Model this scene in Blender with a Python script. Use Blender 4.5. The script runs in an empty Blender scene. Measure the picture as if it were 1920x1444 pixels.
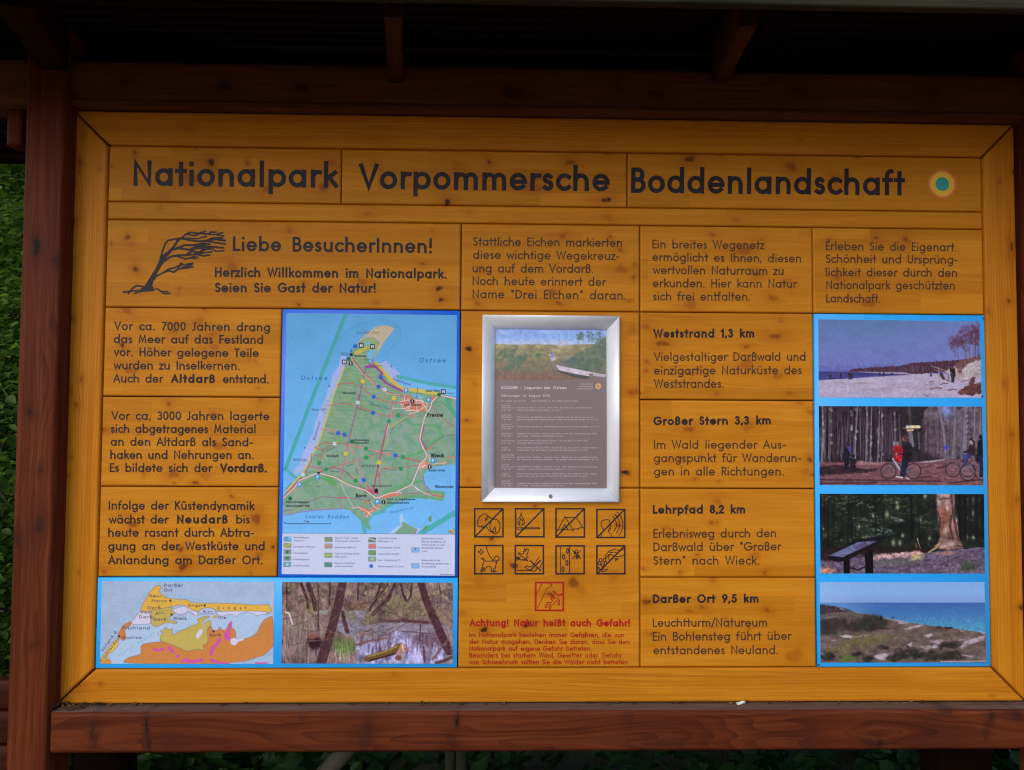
import bpy, math, random
import numpy as np

# ------------------------------------------------------------------ camera, sky, sun, exposure
C = bpy.context.scene.collection
SC = bpy.context.scene
FOCAL = 1500.0
CAM = np.array([-0.13149, -1.84305, 0.64426])
YAW, PITCH, ROLL = 0.024559, 0.041097, 0.005666
FW = np.array([math.sin(YAW)*math.cos(PITCH), math.cos(YAW)*math.cos(PITCH), math.sin(PITCH)])
RT0 = np.array([math.cos(YAW), -math.sin(YAW), 0.0])
UP0 = np.cross(RT0, FW)
RT = RT0*math.cos(ROLL) + UP0*math.sin(ROLL)
UP = -RT0*math.sin(ROLL) + UP0*math.cos(ROLL)

cam_data = bpy.data.cameras.new('camera')
cam_data.sensor_width = 36.0
cam_data.lens = FOCAL/1920*36.0
cam_data.clip_start = 0.02
cam_data.clip_end = 500
cam = bpy.data.objects.new('camera', cam_data)
C.objects.link(cam)
from mathutils import Matrix, Vector
M = Matrix(((RT[0], UP[0], -FW[0], CAM[0]), (RT[1], UP[1], -FW[1], CAM[1]), (RT[2], UP[2], -FW[2], CAM[2]), (0, 0, 0, 1)))
cam.matrix_world = M
SC.camera = cam

SUN_EL, SUN_AZ = math.radians(36), math.radians(214)     # azimuth clockwise from +Y
sx, sy, sz = math.sin(SUN_AZ)*math.cos(SUN_EL), math.cos(SUN_AZ)*math.cos(SUN_EL), math.sin(SUN_EL)
world = bpy.data.worlds.new('World')
SC.world = world
world.use_nodes = True
wn = world.node_tree
wn.nodes.clear()
w_out = wn.nodes.new('ShaderNodeOutputWorld')
w_bg = wn.nodes.new('ShaderNodeBackground')
w_sky = wn.nodes.new('ShaderNodeTexSky')
w_sky.sky_type = 'NISHITA'
w_sky.sun_disc = False
w_sky.sun_elevation = SUN_EL
w_sky.sun_rotation = SUN_AZ
w_sky.air_density = 1.0
w_sky.dust_density = 1.2
w_bg.inputs['Strength'].default_value = 0.13
wn.links.new(w_sky.outputs[0], w_bg.inputs[0])
wn.links.new(w_bg.outputs[0], w_out.inputs[0])
sun_data = bpy.data.lights.new('sun', 'SUN')
sun_data.energy = 1.0
sun_data.angle = math.radians(60)
sun_data.color = (1.0, 0.97, 0.93)
sun = bpy.data.objects.new('sun', sun_data)
C.objects.link(sun)
sun.rotation_euler = Vector((sx, sy, sz)).to_track_quat('Z', 'Y').to_euler()
SC.view_settings.view_transform = 'Standard'
SC.view_settings.look = 'None'
SC.view_settings.gamma = 1.0
SC.view_settings.exposure = 0.66
SC.cycles.max_bounces = 6
SC.cycles.pixel_filter_type = 'BLACKMAN_HARRIS'
SC.cycles.filter_width = 1.15

# ------------------------------------------------------------------ helpers
def at(u, v, y=0.0):
    """the point where the sight line through photograph pixel (u, v) meets the upright plane at depth y"""
    d = FW + RT*((u-960.0)/FOCAL) + UP*((722.0-v)/FOCAL)
    return CAM + d*((y-CAM[1])/d[1])

def at_arr(uv, y=0.0):
    uv = np.asarray(uv, float)
    d = FW[None] + RT[None]*((uv[:, 0:1]-960.0)/FOCAL) + UP[None]*((722.0-uv[:, 1:2])/FOCAL)
    return CAM[None] + d*((y-CAM[1])/d[:, 1:2])

MPP = 1.843/FOCAL            # metres on the board per photograph pixel

def lin(c):
    c = np.asarray(c, float)
    return np.where(c <= 0.04045, c/12.92, ((c+0.055)/1.055)**2.4)

def col255(*c):
    return tuple(float(x) for x in lin(np.array(c)/255.0))

def tag(o, label=None, cat=None, group=None, kind=None):
    if label: o['label'] = label
    if cat: o['category'] = cat
    if group: o['group'] = group
    if kind: o['kind'] = kind
    return o

def empty(name, loc, label, cat, group=None):
    o = bpy.data.objects.new(name, None)
    C.objects.link(o)
    o.location = loc
    o.empty_display_size = 0.1
    return tag(o, label, cat, group)

def link(name, me, mat, parent=None):
    o = bpy.data.objects.new(name, me)
    C.objects.link(o)
    if mat is not None:
        me.materials.append(mat)
    if parent is not None:
        o.parent = parent
        p = parent
        off = Vector((0, 0, 0))
        while p is not None:
            off += Vector(p.location)
            p = p.parent
        o.matrix_parent_inverse = Matrix.Translation(-off)
    return o

def mesh_np(name, verts, quads=None, tris=None, smooth=False):
    verts = np.asarray(verts, np.float32)
    me = bpy.data.meshes.new(name)
    me.vertices.add(len(verts))
    me.vertices.foreach_set('co', verts.ravel())
    nq = 0 if quads is None else len(quads)
    nt = 0 if tris is None else len(tris)
    loops, starts = [], []
    if nq:
        q = np.asarray(quads, np.int32)
        loops.append(q.ravel()); starts.append(np.arange(nq)*4)
    if nt:
        t = np.asarray(tris, np.int32)
        loops.append(t.ravel()); starts.append(np.arange(nt)*3 + nq*4)
    loops = np.concatenate(loops).astype(np.int32)
    starts = np.concatenate(starts).astype(np.int32)
    me.loops.add(len(loops))
    me.loops.foreach_set('vertex_index', loops)
    me.polygons.add(len(starts))
    me.polygons.foreach_set('loop_start', starts)
    me.update(calc_edges=True)
    if smooth:
        me.polygons.foreach_set('use_smooth', np.ones(len(starts), bool))
    return me

def nodes(name):
    m = bpy.data.materials.new(name)
    m.use_nodes = True
    nt = m.node_tree
    bsdf = nt.nodes['Principled BSDF']
    return m, nt, bsdf

class N:
    """tiny node helper"""
    def __init__(s, nt): s.nt = nt
    def new(s, t, **kw):
        n = s.nt.nodes.new(t)
        for k, v in kw.items(): setattr(n, k, v)
        return n
    def put(s, sock, v):
        if hasattr(v, 'is_linked') or hasattr(v, 'links'): s.nt.links.new(v, sock)
        else: sock.default_value = v
    def math(s, op, a, b=0.0, c=0.0, clamp=False):
        n = s.new('ShaderNodeMath', operation=op, use_clamp=clamp)
        s.put(n.inputs[0], a); s.put(n.inputs[1], b)
        if op in ('MULTIPLY_ADD',): s.put(n.inputs[2], c)
        return n.outputs[0]
    def mix(s, f, a, b, blend='MIX'):
        n = s.new('ShaderNodeMix', data_type='RGBA', blend_type=blend)
        s.put(n.inputs[0], f)
        for k, v in ((6, a), (7, b)):
            if isinstance(v, tuple): v = (v[0], v[1], v[2], 1.0)
            s.put(n.inputs[k], v)
        return n.outputs[2]
    def attr(s, name):
        return s.new('ShaderNodeAttribute', attribute_name=name)
    def noise(s, vec, scale=1.0, detail=3.0, rough=0.5, dist=0.0):
        n = s.new('ShaderNodeTexNoise')
        s.put(n.inputs['Vector'], vec)
        n.inputs['Scale'].default_value = scale
        n.inputs['Detail'].default_value = detail
        n.inputs['Roughness'].default_value = rough
        n.inputs['Distortion'].default_value = dist
        return n.outputs[0]
    def comb(s, x, y, z):
        n = s.new('ShaderNodeCombineXYZ')
        s.put(n.inputs[0], x); s.put(n.inputs[1], y); s.put(n.inputs[2], z)
        return n.outputs[0]
    def rng(s, v, a, b, c=0.0, d=1.0):
        n = s.new('ShaderNodeMapRange')
        s.put(n.inputs[0], v)
        for i, x in enumerate((a, b, c, d)): n.inputs[i+1].default_value = x
        return n.outputs[0]

def wood_mat(name, base, dark, pale, knotcol, rings=70.0, ring_amt=0.5, streak=0.5, rough=0.4, weather=0.0, wcol=(0.1, 0.1, 0.1), spec=0.09, hue=(1.0, 1.0, 1.0), amp=10.0, kweak=None, fine=0.38):
    m, nt, b = nodes(name)
    h = N(nt)
    sep = h.new('ShaderNodeSeparateXYZ')
    nt.links.new(h.attr('grain_co').outputs['Vector'], sep.inputs[0])
    al, ac, dp = sep.outputs
    off = h.attr('grain_off').outputs['Fac']
    tone = h.attr('tone').outputs['Fac']
    knot = h.attr('knot').outputs['Fac']
    halo = h.attr('halo').outputs['Fac']
    o7 = h.math('MULTIPLY', off, 7.0)
    slow = h.noise(h.comb(h.math('MULTIPLY', al, 1.3), h.math('MULTIPLY', ac, 9.0), o7), 1.0, 2.0)
    ph = h.math('MULTIPLY_ADD', slow, amp, h.math('MULTIPLY', ac, rings))
    tri = h.math('FRACT', h.math('ADD', ph, off))
    ring = h.math('POWER', tri, 2.2)
    ringm = h.noise(h.comb(h.math('MULTIPLY', al, 3.0), h.math('MULTIPLY', ac, 20.0), h.math('ADD', o7, 3.3)), 1.0, 2.0)
    ring = h.math('MULTIPLY', ring, h.rng(ringm, 0.35, 0.65, 0.15, 1.0))
    st = h.noise(h.comb(h.math('MULTIPLY', al, 2.2), h.math('MULTIPLY', ac, 70.0), h.math('ADD', o7, 11.0)), 1.0, 5.0, 0.6)
    fib = h.noise(h.comb(h.math('MULTIPLY', al, 14.0), h.math('MULTIPLY', ac, 520.0), o7), 1.0, 3.0, 0.6)
    col = h.mix(h.rng(st, 0.36, 0.66, 0.0, streak), base, pale)
    st2 = h.noise(h.comb(h.math('MULTIPLY', al, 1.6), h.math('MULTIPLY', ac, 210.0), h.math('ADD', o7, 31.0)), 1.0, 3.0, 0.6)
    col = h.mix(h.rng(st2, 0.48, 0.72, 0.0, fine), col, dark)
    col = h.mix(h.math('MULTIPLY', ring, ring_amt), col, dark)
    col = h.mix(h.rng(fib, 0.35, 0.75, 0.0, 0.22), col, dark)
    blot = h.noise(h.comb(h.math('MULTIPLY', al, 3.5), h.math('MULTIPLY', ac, 12.0), h.math('ADD', o7, 23.0)), 1.0, 3.0)
    col = h.mix(h.rng(blot, 0.55, 0.8, 0.0, 0.30), col, dark)
    col = h.mix(h.rng(tone, 0.80, 1.20, 0.0, 0.55), col, h.mix(1.0, col, hue, 'MULTIPLY'))
    # knots
    kn = h.noise(h.comb(h.math('MULTIPLY', al, 160.0), h.math('MULTIPLY', ac, 160.0), o7), 1.0, 2.0)
    kk = h.math('MULTIPLY', knot, h.rng(kn, 0.3, 0.6, 0.65, 1.0), clamp=True)
    col = h.mix(h.math('MULTIPLY', halo, 0.55, clamp=True), col, dark)
    kcol = h.mix(h.rng(knot, .62, 1.0, 0.0, 1.0), kweak or tuple(min(1, c*1.6) for c in knotcol), knotcol)
    col = h.mix(kk, col, kcol)
    if weather > 0:
        wz = h.noise(h.comb(h.math('MULTIPLY', al, 5.0), h.math('MULTIPLY', ac, 30.0), h.math('ADD', dp, 5.0)), 1.0, 5.0, 0.65)
        col = h.mix(h.rng(wz, 0.52, 0.72, 0.0, weather), col, wcol)
    t = h.comb(tone, tone, tone)
    col = h.mix(1.0, col, t, 'MULTIPLY')
    nt.links.new(col, b.inputs['Base Color'])
    nt.links.new(h.rng(fib, 0.3, 0.7, rough-0.06, rough+0.1), b.inputs['Roughness'])
    b.inputs['Specular IOR Level'].default_value = spec
    bump = h.new('ShaderNodeBump')
    bump.inputs['Strength'].default_value = 0.25
    bump.inputs['Distance'].default_value = 0.0008
    nt.links.new(h.math('ADD', fib, h.math('MULTIPLY', tri, 0.5)), bump.inputs['Height'])
    nt.links.new(bump.outputs[0], b.inputs['Normal'])
    return m

def plain_mat(name, col, rough=0.5, metal=0.0, spec=0.5, noise=0.0, nscale=40.0):
    m, nt, b = nodes(name)
    h = N(nt)
    if noise > 0:
        tc = h.new('ShaderNodeTexCoord')
        n = h.noise(tc.outputs['Object'], nscale, 4.0, 0.6)
        c = h.mix(h.rng(n, 0.3, 0.7, 0.0, 1.0), tuple(x*(1-noise) for x in col), tuple(min(1, x*(1+noise)) for x in col))
        nt.links.new(c, b.inputs['Base Color'])
        nt.links.new(h.rng(n, 0.3, 0.7, max(0.05, rough-0.08), rough+0.08), b.inputs['Roughness'])
    else:
        b.inputs['Base Color'].default_value = (*col, 1)
        b.inputs['Roughness'].default_value = rough
    b.inputs['Metallic'].default_value = metal
    b.inputs['Specular IOR Level'].default_value = spec
    return m

PINE = wood_mat('varnished_pine', (0.520, 0.180, 0.007), (0.33, 0.082, 0.003), (0.590, 0.240, 0.015), (0.045, 0.013, 0.006), rings=70, ring_amt=0.17, streak=0.7, rough=0.42, hue=(1.0, 1.08, 1.4), kweak=(0.255, 0.058, 0.005), fine=0.20)
PINE_FRAME = wood_mat('varnished_pine_frame', (0.495, 0.166, 0.007), (0.25, 0.056, 0.003), (0.575, 0.228, 0.014), (0.05, 0.015, 0.006), rings=150, ring_amt=0.5, streak=0.9, rough=0.42, kweak=(0.24, 0.06, 0.006))
STAIN = wood_mat('brown_stained_timber', (0.092, 0.0155, 0.0048), (0.030, 0.0075, 0.0045), (0.160, 0.037, 0.012), (0.012, 0.006, 0.006), rings=50, ring_amt=0.65, streak=1.0, amp=17.0, rough=0.5, weather=0.3, wcol=(0.046, 0.014, 0.010), spec=0.07)
BEAM = wood_mat('brown_beam_timber', (0.095, 0.034, 0.010), (0.040, 0.014, 0.005), (0.13, 0.048, 0.014), (0.012, 0.006, 0.004), rings=60, ring_amt=0.7, streak=0.8, rough=0.6, spec=0.05)
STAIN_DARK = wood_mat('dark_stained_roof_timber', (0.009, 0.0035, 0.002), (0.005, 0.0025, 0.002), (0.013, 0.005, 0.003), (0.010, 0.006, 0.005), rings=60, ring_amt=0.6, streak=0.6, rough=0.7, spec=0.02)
DUSTY = wood_mat('dusty_stained_timber', (0.090, 0.050, 0.036), (0.050, 0.024, 0.017), (0.13, 0.085, 0.066), (0.02, 0.015, 0.012), rings=60, ring_amt=0.3, streak=0.8, rough=0.8, weather=0.7, wcol=(0.13, 0.105, 0.085), spec=0.05)
GREY_WOOD = wood_mat('weathered_grey_timber', (0.055, 0.050, 0.036), (0.025, 0.025, 0.017), (0.10, 0.092, 0.066), (0.03, 0.03, 0.02), rings=60, ring_amt=0.6, streak=0.8, rough=0.8, weather=0.6, wcol=(0.07, 0.08, 0.03))

def wood_box(name, quad, yf, yb, mat, parent, axis='x', res=0.01, ch=0.002, knots=(), lam=0.0, seed=0, tone=1.0, tonevar=0.10, top_mat=None):
    """timber with a finely divided front face: quad = TL, TR, BR, BL as (x, z); knots = (x, z, radius, strength)"""
    rng = np.random.RandomState(seed+17)
    TL, TR, BR, BL = [np.array(q, float) for q in quad]
    W = max(np.linalg.norm(TR-TL), np.linalg.norm(BR-BL)); H = max(np.linalg.norm(TL-BL), np.linalg.norm(TR-BR))
    nx = max(2, int(W/res)); ny = max(2, int(H/res))
    s = np.concatenate([[0], np.linspace(ch/W, 1-ch/W, nx), [1]])
    t = np.concatenate([[0], np.linspace(ch/H, 1-ch/H, ny), [1]])
    S, T = np.meshgrid(s, t)
    P = (TL[None, None]*(1-S)[..., None] + TR[None, None]*S[..., None])*(1-T)[..., None] + (BL[None, None]*(1-S)[..., None] + BR[None, None]*S[..., None])*T[..., None]
    Y = np.full(S.shape, yf)
    Y[0, :] += ch; Y[-1, :] += ch
    Y[1:-1, 0] += ch; Y[1:-1, -1] += ch
    ny2, nx2 = S.shape
    V = np.stack([P[..., 0], Y, P[..., 1]], -1).reshape(-1, 3)
    idx = np.arange(ny2*nx2).reshape(ny2, nx2)
    Q = np.stack([idx[:-1, :-1], idx[1:, :-1], idx[1:, 1:], idx[:-1, 1:]], -1).reshape(-1, 4)
    nfront = len(Q)
    loop = np.concatenate([idx[0, :-1], idx[:-1, -1], idx[-1, :0:-1], idx[:0:-1, 0]])
    B = V[loop].copy(); B[:, 1] = yb
    n0 = len(V); V = np.concatenate([V, B])
    k = len(loop); bi = n0+np.arange(k)
    side = np.stack([loop, np.roll(loop, -1), np.roll(bi, -1), bi], -1)
    Q = np.concatenate([Q, side])
    c0, c1, c2, c3 = 0, nx2-1, nx2-1+ny2-1, 2*(nx2-1)+ny2-1
    V = np.concatenate([V, V[bi[[c0, c1, c2, c3]]]])
    bq = len(V)-4+np.arange(4)
    Q = np.concatenate([Q, bq[None, :]])
    me = mesh_np(name, V, Q)
    # attributes
    if axis == 'x': al, ac = V[:, 0].copy(), V[:, 2].copy()
    else: al, ac = V[:, 2].copy(), V[:, 0].copy()
    kn = np.zeros(len(V)); ha = np.zeros(len(V))
    ac0 = ac.copy()
    for kq in knots:
        kx, kz, r, kd = kq[:4]
        kc_s = kq[4] if len(kq) > 4 else 1.0           # > 1: a split or branch scar stretched across the grain
        ka, kc = (kx, kz) if axis == 'x' else (kz, kx)
        da, dc = al-ka, ac0-kc
        if kc_s > 1: da = da+dc*rng.uniform(-.15, .15)
        e_ = rng.uniform(.5, 1.0) if kc_s == 1 else 1.0
        if kc_s == 1: r = r*rng.uniform(.95, 1.55)
        th = np.arctan2(dc, da); f1, f2 = rng.rand()*6.28, rng.rand()*6.28
        d = np.sqrt((da*e_)**2 + (dc/kc_s)**2)*(1+.16*np.sin(2*th+f1)+.12*np.sin(3*th+f2))
        infl = np.exp(-(da/(5*r))**2 - (dc/(3.2*r))**2)
        if kc_s == 1: ac -= 0.9*r*infl*dc/(np.abs(dc)+0.4*r)
        kn = np.maximum(kn, kd*np.clip(1.5-(d/(r*.88))**2*1.5, 0, 1))
        ha = np.maximum(ha, min(1, kd+.15)*.9*np.exp(-(d/(2.1*r))**2))
    dep = V[:, 1]-yf
    ac = ac + dep
    g = np.stack([al, ac, dep], -1).astype(np.float32)
    a = me.attributes.new('grain_co', 'FLOAT_VECTOR', 'POINT'); a.data.foreach_set('vector', g.ravel())
    a = me.attributes.new('knot', 'FLOAT', 'POINT'); a.data.foreach_set('value', kn.astype(np.float32))
    a = me.attributes.new('halo', 'FLOAT', 'POINT'); a.data.foreach_set('value', ha.astype(np.float32))
    nf = len(Q)
    tn = np.full(nf, tone); of = np.full(nf, rng.rand()*10)
    if lam > 0:                                         # strips glued side by side, finger-jointed end to end
        fc = V[Q[:nfront]].mean(1)
        fa, fx = (fc[:, 0], fc[:, 2]) if axis == 'x' else (fc[:, 2], fc[:, 0])
        e = [fx.min()-rng.rand()*lam*0.6]
        while e[-1] < fx.max(): e.append(e[-1]+lam*(0.75+0.5*rng.rand()))
        si = np.searchsorted(e, fx)
        for i in range(len(e)+1):
            ms = si == i
            if not ms.any(): continue
            j = [fa.min()-1]; p = fa.min()+rng.rand()*0.5
            while p < fa.max(): j.append(p); p += 0.45+rng.rand()*0.9
            ji = np.searchsorted(j, fa[ms])
            tv = 1+tonevar*(rng.rand(len(j)+2)*2-1); ov = rng.rand(len(j)+2)*10
            tn[:nfront][ms] = tone*tv[ji]; of[:nfront][ms] = ov[ji]
    a = me.attributes.new('tone', 'FLOAT', 'FACE'); a.data.foreach_set('value', tn.astype(np.float32))
    a = me.attributes.new('grain_off', 'FLOAT', 'FACE'); a.data.foreach_set('value', of.astype(np.float32))
    o = link(name, me, mat, parent)
    if top_mat is not None:
        me.materials.append(top_mat)
        mi = np.zeros(nf, np.int32); sd = V[side]
        mi[nfront:nfront+len(side)] = ((sd[:, :, 2].max(1)-sd[:, :, 2].min(1)) < 1e-5) & (sd[:, :, 2].mean(1) > V[:, 2].mean())
        me.polygons.foreach_set('material_index', mi)
    return o

def beam(name, p0, p1, w, hgt, mat, parent, seed=0, tone=1.0):
    """straight timber between two end points (centres), w across, hgt upright"""
    p0, p1 = np.array(p0, float), np.array(p1, float)
    d = p1-p0; L = np.linalg.norm(d); d /= L
    side = np.cross(d, [0, 0, 1.0]); side /= np.linalg.norm(side)
    up = np.cross(side, d)
    c = 0.004
    sec = [(-w/2+c, -hgt/2), (w/2-c, -hgt/2), (w/2, -hgt/2+c), (w/2, hgt/2-c), (w/2-c, hgt/2), (-w/2+c, hgt/2), (-w/2, hgt/2-c), (-w/2, -hgt/2+c)]
    n = len(sec); V = []; G = []
    NS = 12
    rng = random.Random(seed)
    o = rng.random()*5
    per = [0]
    for i in range(n): per.append(per[-1]+math.dist(sec[i], sec[(i+1) % n]))
    for k in range(NS+1):
        for i, (a, b) in enumerate(sec):
            V.append(p0+d*L*k/NS+side*a+up*b); G.append((L*k/NS, per[i], 0.0))
    Q = [(k*n+i, k*n+(i+1) % n, (k+1)*n+(i+1) % n, (k+1)*n+i) for k in range(NS) for i in range(n)]
    for base in (0, NS*n):
        Q += [(base, base+1, base+2, base+3), (base, base+3, base+4, base+7), (base+4, base+5, base+6, base+7)]
    me = mesh_np(name, V, Q)
    a = me.attributes.new('grain_co', 'FLOAT_VECTOR', 'POINT'); a.data.foreach_set('vector', np.array(G, np.float32).ravel())
    for nm, val in (('tone', tone), ('grain_off', o), ('knot', 0.0), ('halo', 0.0)):
        a = me.attributes.new(nm, 'FLOAT', 'FACE'); a.data.foreach_set('value', np.full(len(Q), val, np.float32))
    return link(name, me, mat, parent)
# ------------------------------------------------------------------ single-stroke lettering
def arc(cx, cy, rx, ry, a0, a1, n=None):
    n = n or max(4, int(abs(a1-a0)/22))
    return [(cx+rx*math.cos(math.radians(a0+(a1-a0)*i/n)), cy+ry*math.sin(math.radians(a0+(a1-a0)*i/n))) for i in range(n+1)]
XH, R_ = 0.64, 0.32
BOWL = arc(R_, R_, R_, R_, 0, 360, 18)
def arch(x0, r): return [(x0, 0), (x0, XH)], [(x0, XH-r)]+arc(x0+r, XH-r, r, r, 180, 0, 8)+[(x0+2*r, 0)]
S_UP = arc(.24, .755, .21, .245, 35, 270, 9)+arc(.24, .255, .24, .255, 90, -140, 9)[1:]
S_LO = arc(.17, .485, .15, .155, 35, 270, 8)+arc(.17, .165, .17, .165, 90, -140, 8)[1:]
DOT = lambda x, y: [(x, y-.012), (x, y+.012)]
b_, r_, d_ = .13, .08, .03        # side bearings: straight, round, diagonal
GL = {
 'a': (.64, r_, b_, [BOWL, [(.64, 0), (.64, .64)]]), 'b': (.64, b_, r_, [BOWL, [(0, 0), (0, 1.05)]]),
 'c': (.52, r_, d_, [arc(R_, R_, R_, R_, 48, 312, 13)]), 'd': (.64, r_, b_, [BOWL, [(.64, 0), (.64, 1.05)]]),
 'e': (.64, r_, r_, [[(0.02, .32)]+[(.64, .32)]+arc(R_, R_, R_, R_, 4, 318, 16)]),
 'f': (.36, d_, d_, [[(.14, 0), (.14, .84)]+arc(.34, .84, .20, .20, 180, 85, 5), [(0, .62), (.34, .62)]]),
 'g': (.64, r_, b_, [BOWL, [(.64, .64), (.64, -.06)]+arc(.34, -.06, .30, .28, 0, -140, 8)]),
 'h': (.56, b_, b_, [[(0, 0), (0, 1.05)], arch(0, .28)[1]]), 'i': (0, b_, b_, [[(0, 0), (0, .58)], DOT(0, .96)]),
 'j': (.1, d_, b_, [[(.1, .62), (.1, -.12)]+arc(-.04, -.12, .14, .14, 0, -90, 4), DOT(.1, .9)]),
 'k': (.48, b_, d_, [[(0, 0), (0, 1.05)], [(.44, .62), (.03, .30)], [(.15, .38), (.48, 0)]]), 'l': (0, b_, b_, [[(0, 0), (0, 1.05)]]),
 'm': (.96, b_, b_, [arch(0, .24)[0], arch(0, .24)[1], arch(.48, .24)[1]]), 'n': (.54, b_, b_, list(arch(0, .27))),
 'o': (.64, r_, r_, [BOWL]), 'p': (.64, b_, r_, [BOWL, [(0, .64), (0, -.33)]]), 'q': (.64, r_, b_, [BOWL, [(.64, .64), (.64, -.33)]]),
 'r': (.30, b_, d_, [[(0, 0), (0, .64)], [(0, .38)]+arc(.26, .38, .26, .25, 180, 75, 6)]), 's': (.34, r_, r_, [S_LO]),
 't': (.36, d_, d_, [[(.18, 0), (.18, .95)], [(0, .62), (.36, .62)]]),
 'u': (.54, b_, b_, [[(.54, 0), (.54, .64)], [(0, .64), (0, .27)]+arc(.27, .27, .27, .27, 180, 360, 8)]),
 'v': (.54, d_, d_, [[(0, .64), (.27, 0), (.54, .64)]]), 'w': (.88, d_, d_, [[(0, .64), (.22, 0), (.44, .62), (.66, 0), (.88, .64)]]),
 'x': (.5, d_, d_, [[(0, 0), (.5, .64)], [(0, .64), (.5, 0)]]), 'y': (.56, d_, d_, [[(0, .64), (.28, .04)], [(.56, .64), (.15, -.33)]]),
 'z': (.44, d_, d_, [[(0, .64), (.44, .64), (0, 0), (.46, 0)]]),
 'ß': (.52, b_, r_, [[(0, 0), (0, .78)]+arc(.22, .78, .22, .24, 180, -70, 10), [(.2, .55)]+arc(.24, .27, .27, .28, 80, -120, 9)]),
 'A': (.78, d_, d_, [[(0, 0), (.39, 1), (.78, 0)], [(.13, .32), (.65, .32)]]),
 'B': (.52, b_, r_, [[(0, 0), (0, 1), (.24, 1)]+arc(.24, .765, .22, .235, 90, -90, 7)+[(0, .53)], [(.24, .53)]+arc(.26, .265, .26, .265, 90, -90, 8)+[(0, 0)]]),
 'C': (.80, r_, d_, [arc(.5, .5, .5, .5, 52, 308, 15)]),
 'D': (.70, b_, r_, [[(0, 0), (0, 1), (.2, 1)]+arc(.2, .5, .5, .5, 90, -90, 10)+[(0, 0)]]),
 'E': (.46, b_, d_, [[(.46, 1), (0, 1), (0, 0), (.46, 0)], [(0, .52), (.42, .52)]]), 'F': (.44, b_, d_, [[(.44, 1), (0, 1), (0, 0)], [(0, .52), (.40, .52)]]),
 'G': (.96, r_, r_, [arc(.5, .5, .5, .5, 48, 355, 17)+[(.98, .48), (.56, .48)]]), 'H': (.62, b_, b_, [[(0, 0), (0, 1)], [(.62, 0), (.62, 1)], [(0, .52), (.62, .52)]]),
 'I': (0, b_, b_, [[(0, 0), (0, 1)]]), 'J': (.26, d_, b_, [[(.26, 1), (.26, .2)]+arc(.08, .2, .18, .2, 0, -110, 5)]),
 'K': (.58, b_, d_, [[(0, 0), (0, 1)], [(.52, 1), (.03, .46)], [(.17, .60), (.58, 0)]]), 'L': (.42, b_, d_, [[(0, 1), (0, 0), (.42, 0)]]),
 'M': (.86, b_, b_, [[(0, 0), (.12, 1), (.43, .18), (.74, 1), (.86, 0)]]), 'N': (.66, b_, b_, [[(0, 0), (0, 1), (.66, 0), (.66, 1)]]),
 'O': (1.0, r_, r_, [arc(.5, .5, .5, .5, 0, 360, 22)]), 'P': (.48, b_, d_, [[(0, 0), (0, 1), (.22, 1)]+arc(.22, .73, .26, .27, 90, -90, 8)+[(0, .46)]]),
 'R': (.50, b_, d_, [[(0, 0), (0, 1), (.22, 1)]+arc(.22, .74, .25, .26, 90, -90, 8)+[(0, .48)], [(.18, .48), (.50, 0)]]),
 'S': (.48, r_, r_, [S_UP]), 'T': (.56, d_, d_, [[(.28, 0), (.28, 1)], [(0, 1), (.56, 1)]]),
 'U': (.58, b_, b_, [[(0, 1), (0, .29)]+arc(.29, .29, .29, .29, 180, 360, 9)+[(.58, 1)]]), 'V': (.74, d_, d_, [[(0, 1), (.37, 0), (.74, 1)]]),
 'W': (1.12, d_, d_, [[(0, 1), (.28, 0), (.56, 1), (.84, 0), (1.12, 1)]]), 'Z': (.56, d_, d_, [[(0, 1), (.56, 1), (0, 0), (.58, 0)]]),
 'X': (.6, d_, d_, [[(0, 0), (.6, 1)], [(0, 1), (.6, 0)]]), 'Y': (.6, d_, d_, [[(0, 1), (.3, .48), (.6, 1)], [(.3, .48), (.3, 0)]]),
 '0': (.54, r_, r_, [arc(.27, .5, .27, .5, 0, 360, 18)]), '1': (.2, d_, b_, [[(0, .8), (.2, 1), (.2, 0)]]),
 '2': (.52, d_, d_, [arc(.26, .73, .25, .27, 165, -35, 9)+[(0, 0), (.54, 0)]]), '3': (.48, r_, r_, [arc(.23, .765, .20, .235, 150, -80, 8)+arc(.23, .265, .25, .265, 80, -150, 9)]),
 '4': (.56, d_, d_, [[(.42, 0), (.42, 1), (0, .26), (.58, .26)]]), '5': (.50, r_, r_, [[(.44, 1), (.14, 1), (.07, .58)]+arc(.22, .31, .28, .31, 115, -150, 10)]),
 '6': (.56, r_, r_, [[(.40, 1), (.06, .45)], arc(.28, .29, .28, .29, 0, 360, 14)]), '7': (.52, d_, d_, [[(0, 1), (.52, 1), (.14, 0)]]),
 '8': (.52, r_, r_, [arc(.26, .765, .21, .235, 0, 360, 14), arc(.26, .265, .26, .265, 0, 360, 14)]), '9': (.56, r_, r_, [[(.16, 0), (.50, .55)], arc(.28, .71, .28, .29, 0, 360, 14)]),
 '.': (0, b_, b_, [DOT(0, 0)]), ',': (.05, d_, b_, [[(.06, .03), (.0, -.12)]]), '!': (0, b_, b_, [[(0, .40), (0, 1)], DOT(0, 0)]),
 '"': (.15, b_, b_, [[(0, .82), (0, 1)], [(.15, .82), (.15, 1)]]), '-': (.28, r_, r_, [[(0, .34), (.28, .34)]]), '–': (.5, r_, r_, [[(0, .34), (.5, .34)]]),
 '/': (.40, d_, d_, [[(0, -.1), (.40, 1.05)]]), ':': (0, b_, b_, [DOT(0, 0), DOT(0, .55)]), '(': (.15, r_, d_, [arc(.5, .45, .5, .7, 130, 230, 6)]), ')': (.15, d_, r_, [arc(-.35, .45, .5, .7, 50, -50, 6)]),
 ' ': (.50, .05, .05, []), '_': (.2, 0, 0, []),
}
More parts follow.
